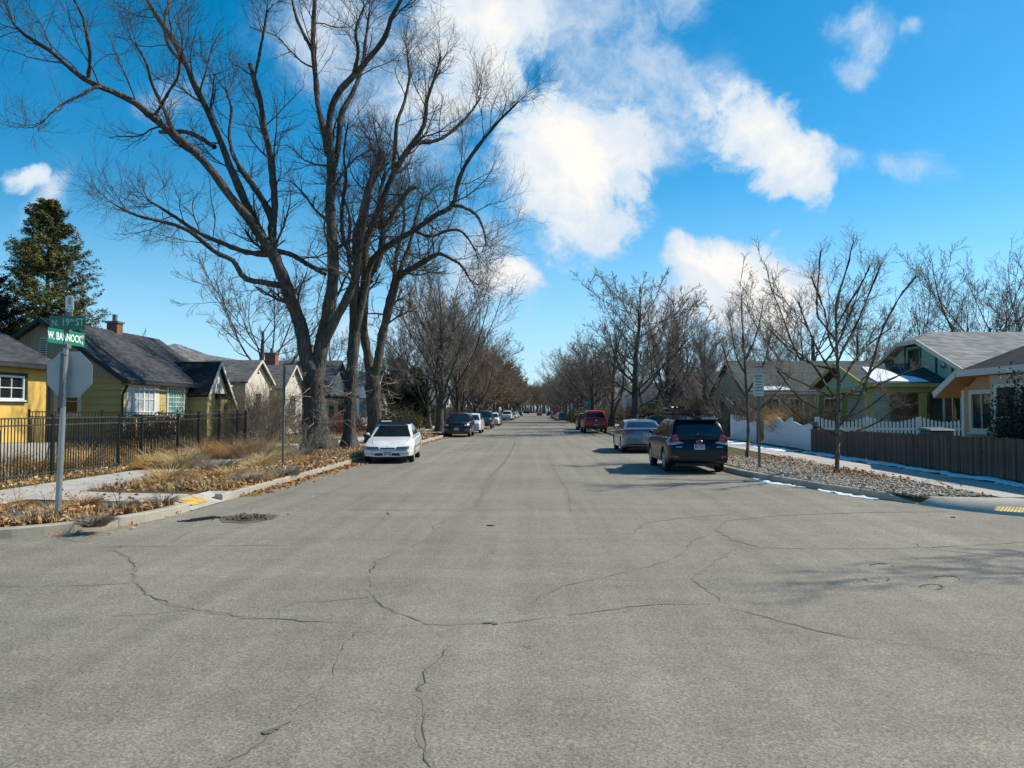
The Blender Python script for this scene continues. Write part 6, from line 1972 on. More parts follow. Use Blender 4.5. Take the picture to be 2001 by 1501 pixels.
# weathered wooden fence on the right
def wood_mat():
    t = NT('weathered_cedar')
    v = t.coord((4, 11, .6))
    n_ = t.rng(t.noise(v, 1.0, 6, .7), .3, .72)
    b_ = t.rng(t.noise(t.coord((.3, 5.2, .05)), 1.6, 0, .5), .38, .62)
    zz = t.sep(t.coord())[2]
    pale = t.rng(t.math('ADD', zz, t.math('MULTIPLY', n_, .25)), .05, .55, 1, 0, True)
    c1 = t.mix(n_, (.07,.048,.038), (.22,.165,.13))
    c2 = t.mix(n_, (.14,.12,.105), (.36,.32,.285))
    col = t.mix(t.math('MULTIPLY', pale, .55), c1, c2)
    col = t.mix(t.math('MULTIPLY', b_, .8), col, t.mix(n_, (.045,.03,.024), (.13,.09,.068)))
    t.set(col, .9, spec=.15); t.bump(n_, .5, .01)
    return t.m
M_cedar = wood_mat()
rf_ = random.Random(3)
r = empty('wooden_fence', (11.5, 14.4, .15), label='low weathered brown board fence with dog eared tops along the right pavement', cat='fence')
mb = MB()
y = 14.4
while y < 32.0:
    w = .137 + rf_.uniform(-.006,.006)
    h = 1.03 - .10*(y-17)/15 + rf_.uniform(-.018,.018)
    zb_ = .16 + rf_.uniform(0,.02); x = 11.5 + rf_.uniform(-.008,.008)
    c_ = .035
    tl = rf_.uniform(-.006,.006)
    mb.prism([(y,zb_),(y+w,zb_),(y+w+tl,zb_+h-c_),(y+w-.03+tl,zb_+h),(y+.03+tl,zb_+h),(y+tl,zb_+h-c_)], x-.010, x+.010, 'x')
    y += w + rf_.uniform(.003,.009)
mb.build('board', M_cedar, r)
mb = MB(); mb.box(11.515,11.56,14.4,32.0,.35,.44); mb.box(11.515,11.56,14.4,32.0,.85,.94); mb.build('rail', M_cedar, r)
for y in np.arange(14.5, 32.1, 2.45):
    mb = MB(); mb.box(11.565,11.66,y-.05,y+.05,0,1.05); mb.build('post', M_cedar, r)
r = empty('wooden_fence', (11.6, 14.3, .15), label='weathered brown board fence turning away along the cross street, outside the frame', cat='fence')
mb = MB(); x = 11.6
while x < 24:
    h = 1.05 + rf_.uniform(-.02,.02); mb.box(x, x+.137, 14.29, 14.31, .16, .16+h); x += .145
mb.build('board', M_cedar, r)

# white solid fence with scalloped top on the street side
M_wf = siding('white_fence_boards', (.66,.67,.68), .145, vertical=True, var=.06)
def solid_panel(r, x, ya, yb, zb_, h, sag, hump=False, n=20):
    mb = MB()
    pts = [(ya,zb_),(yb,zb_)]
    for i in range(n+1):
        u = i/n; y = yb + (ya-yb)*u
        z = zb_ + h + (sag*math.cos(2*math.pi*u*(1.0)) if not hump else sag*math.sin(2*math.pi*u*1.25+.6))
        pts.append((y, z))
    mb.prism(pts, x-.02, x+.02, 'x')
    return mb.build('panel', M_wf, r)
M_dpost = plain('dark_post', (.03,.028,.027), .7, .2)
r = empty('white_fence', (11.75, 40.5, .16), label='white boarded fence section with scalloped top left of the dark gate post', cat='fence')
solid_panel(r, 11.75, 40.6, 43.3, .18, 1.08, .05); solid_panel(r, 11.75, 43.36, 46.0, .18, 1.08, .05)
mb = MB(); mb.box(11.68,11.85,40.4,40.56,.1,1.42); mb.build('post', M_dpost, r)
r = empty('white_fence', (11.7, 32.2, .16), label='white boarded fence with a wavy humped top beside the weathered wooden fence', cat='fence')
solid_panel(r, 11.7, 32.3, 35.0, .18, 1.12, .08); solid_panel(r, 11.72, 35.03, 37.5, .18, 1.25, .10, True); solid_panel(r, 11.74, 37.53, 39.4, .18, 1.14, .05)
mb = MB(); mb.box(11.62,11.78,32.1,32.25,.1,1.38); mb.build('post', M_dpost, r)
# open picket fences in the yards (gaps between pickets, sagging tops)
def picket_run(name, label, p0, p1, spans, zb_, h0, sag, flip=1):
    p0, p1 = Vector((*p0, zb_)), Vector((*p1, zb_))
    r = empty(name, p0, label=label, cat='fence')
    L_ = (p1-p0).length; d = (p1-p0)/L_; nn = Vector((-d.y, d.x, 0))
    mb = MB(); n = int(L_/.155)
    for i in range(n):
        s_ = (i+.5)/n; u = (s_*spans) % 1.0
        h = h0 - sag*math.sin(math.pi*u)
        p = p0 + d*(L_*s_)
        a = p - d*.045; b = p + d*.045
        q = [a - nn*.01, b - nn*.01, b + nn*.01, a + nn*.01]
        vs = [v + Vector((0,0,.05)) for v in q] + [v + Vector((0,0,h-.06)) for v in q] + [p - nn*.01 + Vector((0,0,h)), p + nn*.01 + Vector((0,0,h))]
        mb.add(vs, [(0,3,2,1),(0,1,5,4),(1,2,6,5),(2,3,7,6),(3,0,4,7),(4,5,8),(6,7,9),(5,6,9,8),(7,4,8,9)])
    mb.build('picket', M_white, r)
    mb = MB()
    for zz in (.35, h0*.62): mb.bar(p0+nn*.03+Vector((0,0,zz)), p1+nn*.03+Vector((0,0,zz)), .035, .08)
    mb.build('rail', M_white, r)
    for i in range(spans+1):
        p = p0 + d*(L_*i/spans) + nn*.06
        mb = MB(); mb.box(p.x-.05,p.x+.05,p.y-.05,p.y+.05,0,zb_+h0-.05); mb.build('post', M_white, r)
    return r
picket_run('picket_fence', 'white open picket fence with sagging top line running back beside the beige house', (11.8,32.25), (18.2,32.25), 3, .18, 1.46, .22)
picket_run('picket_fence', 'white open picket fence at the left end of the white boards, before the teal house', (11.8,46.1), (16.5,46.1), 2, .18, 1.50, .15)
picket_run('picket_fence', 'white open picket fence across the yard behind the sign post', (12.2,39.9), (15.0,39.9), 1, .18, 1.50, .12)

# grey wheelie bin behind the wooden fence
r = empty('trash_bin', (14.55, 28.0, .2), label='grey wheeled trash bin behind the weathered fence by the beige house', cat='bin')
mb = MB(); mb.add([(14.22,27.75,.25),(14.88,27.75,.25),(14.88,28.35,.25),(14.22,28.35,.25),(14.12,27.65,1.12),(14.98,27.65,1.12),(14.98,28.45,1.12),(14.12,28.45,1.12)], [(0,3,2,1),(4,5,6,7),(0,1,5,4),(1,2,6,5),(2,3,7,6),(3,0,4,7)])
M_bin = plain('grey_bin_plastic', (.10,.11,.115), .5, .1)
mb.build('bin_body', M_bin, r, bevel=.03)
mb = MB(); mb.add([(14.08,27.6,1.13),(15.02,27.6,1.13),(15.02,28.5,1.13),(14.08,28.5,1.13),(14.14,27.66,1.20),(14.96,27.66,1.20),(14.96,28.45,1.25),(14.14,28.45,1.25)], [(0,3,2,1),(4,5,6,7),(0,1,5,4),(1,2,6,5),(2,3,7,6),(3,0,4,7)])
mb.build('lid', M_bin, r, bevel=.02)
mb = MB(); mb.box(14.28,14.48,27.66,27.672,.72,.88); mb.build('sticker', M_white, r)
for y in (27.85, 28.25):
    mb = MB(); lathe_x(mb, [(-.04,.02),(-.04,.13),(.04,.13),(.04,.02)], 14.98, y, .3, 14); mb.build('wheel', M_rubber, r)

# ------------------------------------------------------------------ signs
def text_mesh(name, body, size, mat, parent, mtx, bold=.0, sx=1.0, align='CENTER'):
    cu = bpy.data.curves.new(name, 'FONT'); cu.body = body; cu.size = size; cu.align_x = align; cu.align_y = 'CENTER'
    cu.extrude = .0015; cu.offset = bold; cu.resolution_u = 3
    tmp = bpy.data.objects.new('tmp_text', cu); COL.objects.link(tmp)
    dg = bpy.context.evaluated_depsgraph_get()
    me = bpy.data.meshes.new_from_object(tmp.evaluated_get(dg))
    bpy.data.objects.remove(tmp); bpy.data.curves.remove(cu)
    me.transform(Matrix.Diagonal((sx,1,1,1))); me.transform(mtx)
    me.materials.clear(); me.materials.append(mat)
    return link(name, me, None, parent)
def face_mtx(center, right, up):
    right = Vector(right).normalized(); up = Vector(up).normalized(); n_ = right.cross(up)
    m = Matrix((right, up, n_)).transposed().to_4x4(); m.translation = Vector(center)
    return m
M_sgreen = plain('sign_green', (.010,.17,.105), .35, .08, 6)
M_swhite = plain('sign_white', (.70,.74,.73), .4, .05, 6)
M_sback = plain('sign_aluminium', (.38,.39,.40), .5, .08, 5, metal=.3)
t = NT('sign_red'); t.set((.62,.02,.035), .4); M_sred = t.m
g = G(112, 1013, .13)
px_, py_ = g.x, g.y
topz = 3.28
ln_x = .10                                        # the post leans a little to the right
def pp(z): return Vector((px_ + ln_x*(z/topz), py_, z))
r = empty('street_sign_post', (px_, py_, .13), label='galvanised corner post with two green street name plates and the back of a stop sign', cat='street sign')
mb = MB(); mb.tube([pp(-.1), pp(1.75)], .047, 14); mb.tube([pp(1.7), pp(topz-.35)], .040, 14); mb.build('post', M_galv, r, smooth=False)
mb = MB(); mb.bar(pp(1.9)+Vector((-.02,-.035,0)), pp(2.78)+Vector((-.02,-.035,0)), .06, .045, (0,1,0)); mb.build('mounting_bar', M_galvdark, r)
cz = 2.44; c0 = pp(cz) + Vector((.03, .075, 0)); Rr_ = .405
octa = [(c0.x + Rr_*math.cos(R(22.5+45*k)), c0.z + Rr_*math.sin(R(22.5+45*k))) for k in range(8)]
mb = MB(); mb.prism(octa, c0.y, c0.y+.004, 'y'); st = mb.build('stop_sign', M_sback, r); st['label'] = 'octagonal stop sign seen from its bare metal back'
mb = MB(); mb.prism(octa, c0.y+.0045, c0.y+.006, 'y'); mb.build('sign_face', M_sred, st)
mb = MB()
for z in (2.12, 2.74): mb.tube([pp(z)+Vector((-.05,-.06,0)), pp(z)+Vector((.06,-.06,0))], .010, 6); mb.tube([pp(z)+Vector((0,-.08,0)), c0+Vector((-.03,0,z-cz))], .010, 6)
mb.build('bolt', M_galvdark, r)
# plates: the lower one runs along the street, the upper one along the cross street
zb1, zb2 = 3.03, 3.27
cB = pp(zb1) + Vector((.012, .0, -.02))
mb = MB(); mb.box(cB.x-.0, cB.x+.005, py_-.50, py_+.46, zb1-.115, zb1+.115); pB = mb.build('name_plate', M_sgreen, r); pB['label'] = 'bright green plate reading W. BANNOCK ST'
mB = face_mtx((cB.x+.0065, py_-.07, zb1-.005), (0,1,0), (0,0,1))
def on(m, x, y): return m @ Matrix.Translation((x, y, 0))
text_mesh('lettering', 'W. BANNOCK', .165, M_swhite, pB, Matrix.Translation(-Vector((px_,py_,.13))) @ on(mB, .0, 0), .004, .80)
text_mesh('lettering', 'ST', .075, M_swhite, pB, Matrix.Translation(-Vector((px_,py_,.13))) @ on(mB, .465, .045), .002, .8)
text_mesh('lettering', '&', .075, M_swhite, pB, Matrix.Translation(-Vector((px_,py_,.13))) @ on(mB, .465, -.05), .002, .8)
cN = pp(zb2) + Vector((.02, -.01, 0))
mb = MB(); mb.box(cN.x-.31, cN.x+.285, cN.y-.003, cN.y+.003, zb2-.112, zb2+.112); pN = mb.build('name_plate', plain('sign_green_dull', (.009,.15,.095), .45, .1, 6), r); pN['label'] = 'dark green plate reading N 19TH ST'
mN = face_mtx((cN.x, cN.y-.0045, zb2+.005), (1,0,0), (0,0,1))
M_sdull = plain('sign_white_dull', (.40,.50,.47), .5, .1, 6)
for s_, sz, dx, dz in (('N.', .14, -.215, -.01), ('19', .165, -.045, 0), ('TH', .06, .06, .03), ('ST', .165, .19, .0)):
    text_mesh('lettering', s_, sz, M_sdull, pN, Matrix.Translation(-Vector((px_,py_,.13))) @ on(mN, dx, dz), .002, .82)
# brackets and the little district panel on top
mb = MB(); mb.box(cB.x-.035,cB.x+.03,py_-.06,py_+.06,zb1-.17,zb1-.10); mb.box(cB.x-.03,cB.x+.03,py_-.05,py_+.05,zb1+.1,zb2-.095); mb.box(cN.x-.045,cN.x+.045,py_-.03,py_+.02,zb2+.10,zb2+.17); mb.build('bracket', M_galvdark, r)
cT = Vector((cN.x+.015, py_-.01, 3.58))
a_, b_ = .068, .135
cap = [(cT.x+x, cT.z+z) for x, z in ((-a_,-b_+.04),(-a_+.025,-b_),(a_-.025,-b_),(a_,-b_+.04),(a_,b_-.045),(a_-.03,b_),(-a_+.03,b_),(-a_,b_-.045))]
mb = MB(); mb.prism(cap, cT.y-.003, cT.y+.003, 'y'); pT = mb.build('district_panel', M_swhite, r)
mb = MB(); M_ink = plain('sign_ink', (.22,.25,.25), .6, .1)
for x, z, w, h in ((-.02,.045,.006,.05),(.02,.045,.006,.05),(0,.045,.006,.05),(0,.105,.03,.004),(0,-.01,.03,.004)): mb.box(cT.x+x-w,cT.x+x+w,cT.y-.0055,cT.y-.0035,cT.z+z-h,cT.z+z+h)
mb.box(cT.x-.04,cT.x+.04,cT.y-.0055,cT.y-.0035,cT.z-.06,cT.z-.045); mb.build('pictogram', M_ink, pT)
mb = MB(); mb.add(*ellip((cT.x-.035,cT.y-.004,cT.z-.10),(.02,.002,.014),8,5)); mb.add(*ellip((cT.x+.03,cT.y-.004,cT.z-.105),(.02,.002,.012),8,5)); mb.build('leaf_mark', M_sgreen, pT)
mb = MB(); mb.box(cT.x-.05,cT.x+.05,cT.y-.004,cT.y+.004,cT.z-.20,cT.z-.137); mb.build('strip', plain('pink_strip', (.5,.3,.3), .5), r)

# thin post with an edge-on sign on the left verge
g = G(553, 913, .13)
r = empty('sign_post', (g.x, g.y, .13), label='slim grey post with a sign seen edge on in the dry verge', cat='sign')
mb = MB(); mb.box(g.x-.028,g.x+.028,g.y-.02,g.y+.02,-.1,3.25); mb.build('post', M_galvdark, r)
mb = MB()
dv = Vector((g.x, g.y, 0)).normalized(); nv = Vector((-dv.y, dv.x, 0))
q = [Vector((g.x+.05,g.y-.03,0)) + dv*(.15*s) for s in (-1, 1)]
vs = [q[0]+nv*.008, q[1]+nv*.008, q[1]-nv*.008, q[0]-nv*.008]
mb.add([v+Vector((0,0,2.05)) for v in vs]+[v+Vector((0,0,3.2)) for v in vs], [(0,3,2,1),(4,5,6,7),(0,1,5,4),(1,2,6,5),(2,3,7,6),(3,0,4,7)])
mb.build('sign_plate', M_galvdark, r)

# parking sign on the right
g = G(1484, 915, .15)
r = empty('parking_sign', (g.x, g.y, .15), label='parking sign on a grey post in the rock bed with small green lettering', cat='sign')
mb = MB(); mb.box(g.x-.035,g.x+.035,g.y-.02,g.y+.02,0,3.2); mb.build('post', M_galvdark, r)
def ang_plate(name, cx, y, z, w, h, mat, ang, parent):
    u = Vector((math.cos(R(ang)), math.sin(R(ang)), 0)); n_ = Vector((u.y, -u.x, 0))
    c_ = Vector((cx, y, z)) + n_*.03
    vs = [c_ + u*(sx*w/2) + Vector((0,0,sz*h/2)) + n_*o for o in (0,.004) for sx, sz in ((-1,-1),(1,-1),(1,1),(-1,1))]
    mb = MB(); mb.add(vs, [(0,1,2,3),(7,6,5,4),(0,4,5,1),(1,5,6,2),(2,6,7,3),(3,7,4,0)])
    o = mb.build(name, mat, parent)
    return o, c_ + n_*.0055, u
M_pwhite = plain('parking_white', (.50,.57,.55), .45, .06)
pl_, c_, u = ang_plate('sign_plate', g.x, g.y, 2.62, .30, .66, M_pwhite, -12, r)
up = Vector((0,0,1))
def bars(rows, mat, par, c_, u):
    mb = MB()
    for (x0_, x1_, z, h) in rows:
        vs = [c_ + u*a + up*b for a, b in ((x0_,z-h/2),(x1_,z-h/2),(x1_,z+h/2),(x0_,z+h/2))]
        mb.add(vs, [(0,1,2,3)])
    return mb.build('lettering', mat, par, recalc=False)
M_pgreen = plain('legend_green', (.02,.16,.12), .5); 
rows = []
rr = random.Random(2)
for k, (w, h) in enumerate(((.23,.06),(.16,.05),(.18,.045),(.16,.04),(.22,.04),(.22,.045))):
    x = -w/2
    while x < w/2 - .012:
        ww = rr.uniform(.018,.032); rows.append((x, min(x+ww, w/2), .265 - k*.086, h)); x += ww + rr.choice((.008,.008,.022))
bars(rows, M_pgreen, pl_, c_, u)
bars([(-.09,.07,-.265,.018),(-.10,-.075,-.265,.036)], M_ink, pl_, c_, u)
p2, c2, u2 = ang_plate('sign_plate', g.x+.01, g.y, 3.14, .20, .36, plain('restriction_white', (.50,.47,.49), .45, .06), -12, r)
bars([(-.1,.1,.02,.045),(-.095,-.088,.0,.34),(.088,.095,.0,.34)], M_sred, p2, c2 + Vector((0,-.001,0)), u2)
bars([(-.03,.03,.105,.06),(-.025,.03,-.06,.05),(-.04,.04,-.135,.014)], M_ink, p2, c2 + Vector((0,-.002,0)), u2)
# far signs at the next crossing: stop sign, green plate, sign backs
def mast(name, label, px, Y, cat, build):
    p = W(px, 800, Y); r = empty(name, (p.x, Y, .13), label=label, cat=cat)
    build(r, p.x, Y); return r
def f_stop(r, x, Y):
    mb = MB(); mb.tube([(x,Y,0),(x,Y,3.1)], .035, 8); mb.build('post', M_galvdark, r)
    z = W(1133,790,Y).z
    o8 = [(x+.47*math.cos(R(22.5+45*k)), z+.47*math.sin(R(22.5+45*k))) for k in range(8)]
    mb = MB(); mb.prism(o8, Y-.06, Y-.05, 'y'); s_ = mb.build('sign_face', M_sred, r)
    text_mesh('lettering', 'STOP', .36, M_swhite, s_, Matrix.Translation(-Vector((x,Y,.13))) @ face_mtx((x,Y-.063,z), (1,0,0), (0,0,1)), .006, .85)
mast('stop_sign', 'red octagonal stop sign facing us above the red pickup', 1135, 112, 'stop sign', f_stop)
def f_green(r, x, Y):
    mb = MB(); mb.tube([(x,Y,0),(x,Y,4.2)], .05, 8); mb.build('post', M_black, r)
    za, zb_ = W(1147,779,Y).z, W(1147,797,Y).z
    mb = MB(); mb.box(x-.38,x+.38,Y-.07,Y-.06,zb_,za); s_ = mb.build('sign_plate', M_sgreen, r)
    mb = MB(); mb.box(x-.30,x+.18,Y-.075,Y-.0702,za-.42,za-.34); mb.box(x-.30,x+.26,Y-.075,Y-.0702,za-.62,za-.54); mb.box(x-.30,x+.05,Y-.075,Y-.0702,za-.82,za-.74); mb.build('lettering', M_sdull, s_)
mast('direction_sign', 'square green sign on a dark post just right of the stop sign', 1147, 84, 'sign', f_green)
def f_white(h0, h1, w):
    def f(r, x, Y):
        mb = MB(); mb.tube([(x,Y,0),(x,Y,h1)], .035, 8); mb.build('post', M_galvdark, r)
        mb = MB(); mb.box(x-w/2,x+w/2,Y-.05,Y-.045,h0,h1+.02); mb.build('sign_plate', M_sback, r)
    return f
mast('sign_post', 'pale narrow sign on a post behind the purple grey sedan', 1219, 47.5, 'sign', f_white(2.05,2.75,.22))
mast('sign_post', 'grey sign back on a post left of the red stop sign', 1117, 105, 'sign', f_white(2.1,2.9,.32))
mast('street_lamp', 'thin pole with a small white lamp on the far left verge', 961, 104, 'street lamp', f_white(2.5,2.75,.25))
def f_orange(r, x, Y):
    mb = MB(); mb.tube([(x,Y,0),(x,Y,2.1)], .04, 8); mb.build('post', M_galvdark, r)
    mb = MB(); mb.prism([(x-.95,1.85),(x,.95),(x+.95,1.85),(x,2.75)], Y-.06, Y-.05, 'y'); mb.build('sign_face', plain('sign_orange', (.62,.10,.02), .5), r)
mast('construction_sign', 'orange diamond road works sign above the far right cars', 1089, 156, 'sign', f_orange)

# ------------------------------------------------------------------ verge plants, shrubs, leaves, stones, snow
rg = np.random.default_rng(77)
ZV = HB - .02
def in_poly(P, poly):
    x, y = P[:, 0], P[:, 1]; n = len(poly); ins = np.zeros(len(P), bool)
    j = n - 1
    for i in range(n):
        xi, yi = poly[i]; xj, yj = poly[j]
        c_ = ((yi > y) != (yj > y)) & (x < (xj-xi)*(y-yi)/((yj-yi) or 1e-9) + xi)
        ins ^= c_; j = i
    return ins
def scatter(poly, n, clump=None):
    xs = [p[0] for p in poly]; ys = [p[1] for p in poly]
    P = np.stack([rg.uniform(min(xs), max(xs), n*3), rg.uniform(min(ys), max(ys), n*3)], -1)
    P = P[in_poly(P, poly)]
    if clump is not None:                      # keep more points where a few slow waves are high
        f = np.sin(P[:,0]*clump+1)*np.sin(P[:,1]*clump*.8+2) + .6*np.sin(P[:,0]*clump*2.3+P[:,1]*clump*1.7)
        P = P[rg.random(len(P)) < 1/(1+np.exp(-(f+.1)*2.2))]
    return P[:n]
M_leafb = foliage('fallen_leaf_brown', (.22,.09,.032), (.56,.30,.115), 9, .7)
M_leafp = foliage('fallen_leaf_pale', (.46,.31,.15), (.76,.60,.37), 9, .7)
M_straw = foliage('straw', (.36,.25,.11), (.70,.53,.27), 5, .7)
M_rust = foliage('rust_grass', (.26,.125,.035), (.50,.28,.09), 5, .7)
M_greyst = foliage('grey_stalk', (.15,.125,.10), (.30,.26,.215), 5, .8)
M_olive = foliage('olive_grass', (.10,.095,.025), (.22,.18,.06), 3, .8)

def leaf_litter(name, P, z, size, mat, spread=.03, kind='stuff'):
    P3 = np.column_stack([P, z + np.abs(rg.normal(size=len(P)))*spread])
    V, Q = leaf_quads(P3, size, rg, .62, .55)
    o = link(name, np_mesh(name, V, Q), mat); tag(o, kind=kind); return o
def blades(name, P, z, h0, h1, mat, w=.006, lean=.5, kind='stuff'):
    n = len(P); h = rg.uniform(h0, h1, n)
    az = rg.uniform(0, 2*np.pi, n); ln = rg.uniform(0, lean, n)*h
    a = np.column_stack([P, np.full(n, z) if np.isscalar(z) else z])
    d = np.column_stack([np.cos(az)*ln, np.sin(az)*ln, h])
    p = np.column_stack([-np.sin(az), np.cos(az), az*0])*w
    m = a + d*np.array([.4,.4,.6]); t_ = a + d
    V = np.stack([a-p, a+p, m+p*.7, m-p*.7, t_], 1)
    i = np.arange(n)*5
    Q = np.stack([i, i+1, i+2, i+3], -1); T_ = np.stack([i+3, i+2, i+4], -1)
    o = link(name, np_mesh(name, V.reshape(-1,3), Q, T_), mat); tag(o, kind=kind); return o
# left verge by the street, and the leaf covered corner strip
V1 = [(-6.6,16.0),(-9.7,16.1),(-9.7,31.5),(-6.65,31.5)]
V1b = [(-6.65,31.5),(-9.7,31.5),(-9.7,60),(-6.68,60)]
V2 = [(-6.75,12.6),(-7.0,11.6),(-8.2,10.75),(-9.6,10.4),(-15,10.4),(-15,12.9),(-6.9,12.95),(-6.6,13.8)]
V3 = [(-11.5,13.5),(-12.6,13.5),(-12.6,34),(-11.5,34)]
Y1 = [(-12.4,14),(-17.5,14),(-17.3,36),(-12.4,36)]
leaf_litter('fallen_leaves', np.concatenate([scatter(V1, 5200, .9), scatter(V2, 5200), scatter(V3, 900), scatter(V1b, 2600), scatter(V2, 1500, 1.4)]), ZV+.012, .050, M_leafb, .045)
leaf_litter('fallen_leaves', np.concatenate([scatter(V1, 2000, .7), scatter(V2, 1300, .9), scatter(V3, 400), scatter(V1b, 1100), scatter(Y1, 1300)]), ZV+.015, .046, M_leafp, .05)
blades('dry_grass', np.concatenate([scatter(V1, 9000, .8), scatter(V2, 5500, 1.1), scatter(V3, 2200)]), ZV, .04, .20, M_straw, .005, .9)
blades('dry_grass', np.concatenate([scatter(V1, 5000, 1.3), scatter(V2, 3800, 1.6)]), ZV, .05, .24, M_greyst, .004, .9)
blades('verge_grass', np.concatenate([scatter([(-6.62,21),(-8.2,21),(-9.6,31),(-6.65,31)], 7000, .8), scatter(V1b, 9000, .6), scatter(V3, 1500)]), ZV, .02, .08, M_olive, .006, .9)
blades('yard_grass', np.concatenate([scatter(Y1, 6000, .8), scatter([(-12.4,34),(-17,34),(-17,58),(-11.6,58)], 5000, .6)]), HB+.01, .05, .32, M_straw, .006, .8)
blades('yard_grass', scatter([(6.0,28),(9.1,28),(9.1,60),(6.0,60)], 7000, .5), ZV, .02, .07, M_straw, .006, .9)
leaf_litter('kerb_leaves', np.concatenate([np.column_stack([rg.uniform(-6.62,-6.4,420), rg.uniform(16,31,420)]), scatter([(-6.9,14),(-6.9,15.3),(-9.7,15.6),(-9.7,14.3)], 60), scatter([(-9.8,14),(-11.4,14),(-11.4,26),(-9.8,26)], 90)]), HB+.012, .042, M_leafb, .012)
# leaves swept into the gutters and lying on the street
gl = np.column_stack([-6.36 + np.abs(rg.normal(size=1500))*.22, rg.uniform(16.2, 30, 1500)])
gl2 = np.column_stack([-6.4 + np.abs(rg.normal(size=700))*.25, rg.uniform(30, 60, 700)])
gc = G(487,1013)
gl3 = np.column_stack([gc.x + rg.normal(size=260)*.20, gc.y + rg.normal(size=260)*.22])
gl4 = np.array([[rg.uniform(-7.2,-6.3), rg.uniform(10.7,13.6)] for _ in range(60)])
gl4 = gl4[~in_poly(gl4, left_block)]
st_ = np.column_stack([rg.uniform(-6, 5.5, 34), rg.uniform(13, 48, 34)])
leaf_litter('gutter_leaves', np.concatenate([gl, gl2, gl4]), .012, .040, M_leafb, .022)
leaf_litter('cover_leaves', gl3, .016, .024, foliage('rotten_leaf', (.07,.04,.025), (.24,.15,.08), 20), .008)
leaf_litter('street_leaves', st_, .014, .035, M_leafp, .01)

def grass_clump(label, px, py, h, spread, n, mat, up=.55, name='grass_clump', loc=None, w=.0055, group=None):
    g_ = G(px, py, ZV) if loc is None else Vector(loc)
    rt_ = empty(name, (g_.x, g_.y, ZV if loc is None else loc[2]), label=label, cat='grass clump' if 'grass' in name else 'shrub', group=group)
    az = rg.uniform(0, 2*np.pi, n); r0 = rg.uniform(0, spread*.45, n)
    b = np.column_stack([np.cos(az)*r0, np.sin(az)*r0, az*0-.02])
    tl = rg.uniform(.1, 1-up+.35, n); L_ = h*rg.uniform(.55, 1.15, n)
    d0 = nrm(np.column_stack([np.cos(az)*tl, np.sin(az)*tl, np.ones(n)]) + rg.normal(size=(n,3))*.12)
    K = 5; P = np.empty((n, K, 3)); P[:, 0] = b; d = d0
    for k in range(1, K):
        d = nrm(d + np.column_stack([np.cos(az)*.16, np.sin(az)*.16, -np.full(n,.16)]) + rg.normal(size=(n,3))*.05)
        P[:, k] = P[:, k-1] + d*(L_/(K-1))[:, None]
    s = np.linspace(1, .35, K)[None, :]
    Vv, Qq = tubes(P, np.full((n, 1), w)*s, 3)
    link('blades', np_mesh('blades', Vv, Qq, smooth=True), mat, rt_)
    return rt_
def twig_shrub(label, loc, h, n, mat, spread=.35, seed=0, kids=(5,4), r=.012, name='bare_shrub', group=None, tilt=.7, leaves=None):
    rr_ = np.random.default_rng(seed)
    rt_ = empty(name, loc, label=label, cat='shrub', group=group)
    az = rr_.uniform(0, 2*np.pi, n); r0 = rr_.uniform(0, spread, n)
    b = np.column_stack([np.cos(az)*r0, np.sin(az)*r0, az*0-.05]); tl = rr_.uniform(.05, tilt, n)
    d = nrm(np.column_stack([np.cos(az)*tl, np.sin(az)*tl, np.ones(n)])); L_ = h*rr_.uniform(.6, 1.1, n)
    K = 8; P = np.empty((n, K, 3)); P[:, 0] = b
    for k in range(1, K):
        d = nrm(d + rr_.normal(size=(n,3))*.12 + np.column_stack([np.cos(az)*.04, np.sin(az)*.04, az*0])); P[:, k] = P[:, k-1] + d*(L_/(K-1))[:, None]
    RR_ = r*np.linspace(1, .4, K)[None, :]*rr_.uniform(.7, 1.3, n)[:, None]
    g1 = Geo(); Vv, Qq = tubes(P, RR_, 4); g1.add(Vv, Qq); g1.obj('stems', mat, rt_)
    g2 = Geo()
    A1, B1 = grow(rr_, P, RR_, kids[0], .2, 1, .42, 38, 14, 5, .05, .15, .6, .4, r*.35)
    Vv, Qq = tubes(A1, B1, 3); g2.add(Vv, Qq)
    A2, B2 = grow(rr_, A1, B1, kids[1], .2, 1, .5, 38, 14, 4, .05, .15, .6, .5, r*.25)
    Vv, Qq = tubes(A2, B2, 3); g2.add(Vv, Qq)
    g2.obj('twigs', mat, rt_)
    if leaves:
        mt_, dens, size = leaves
        pts = A2.reshape(-1, 3); pts = pts[rr_.random(len(pts)) < dens]
        leaf_cloud('leaves', pts, size, mt_, rt_, rr_)
    return rt_
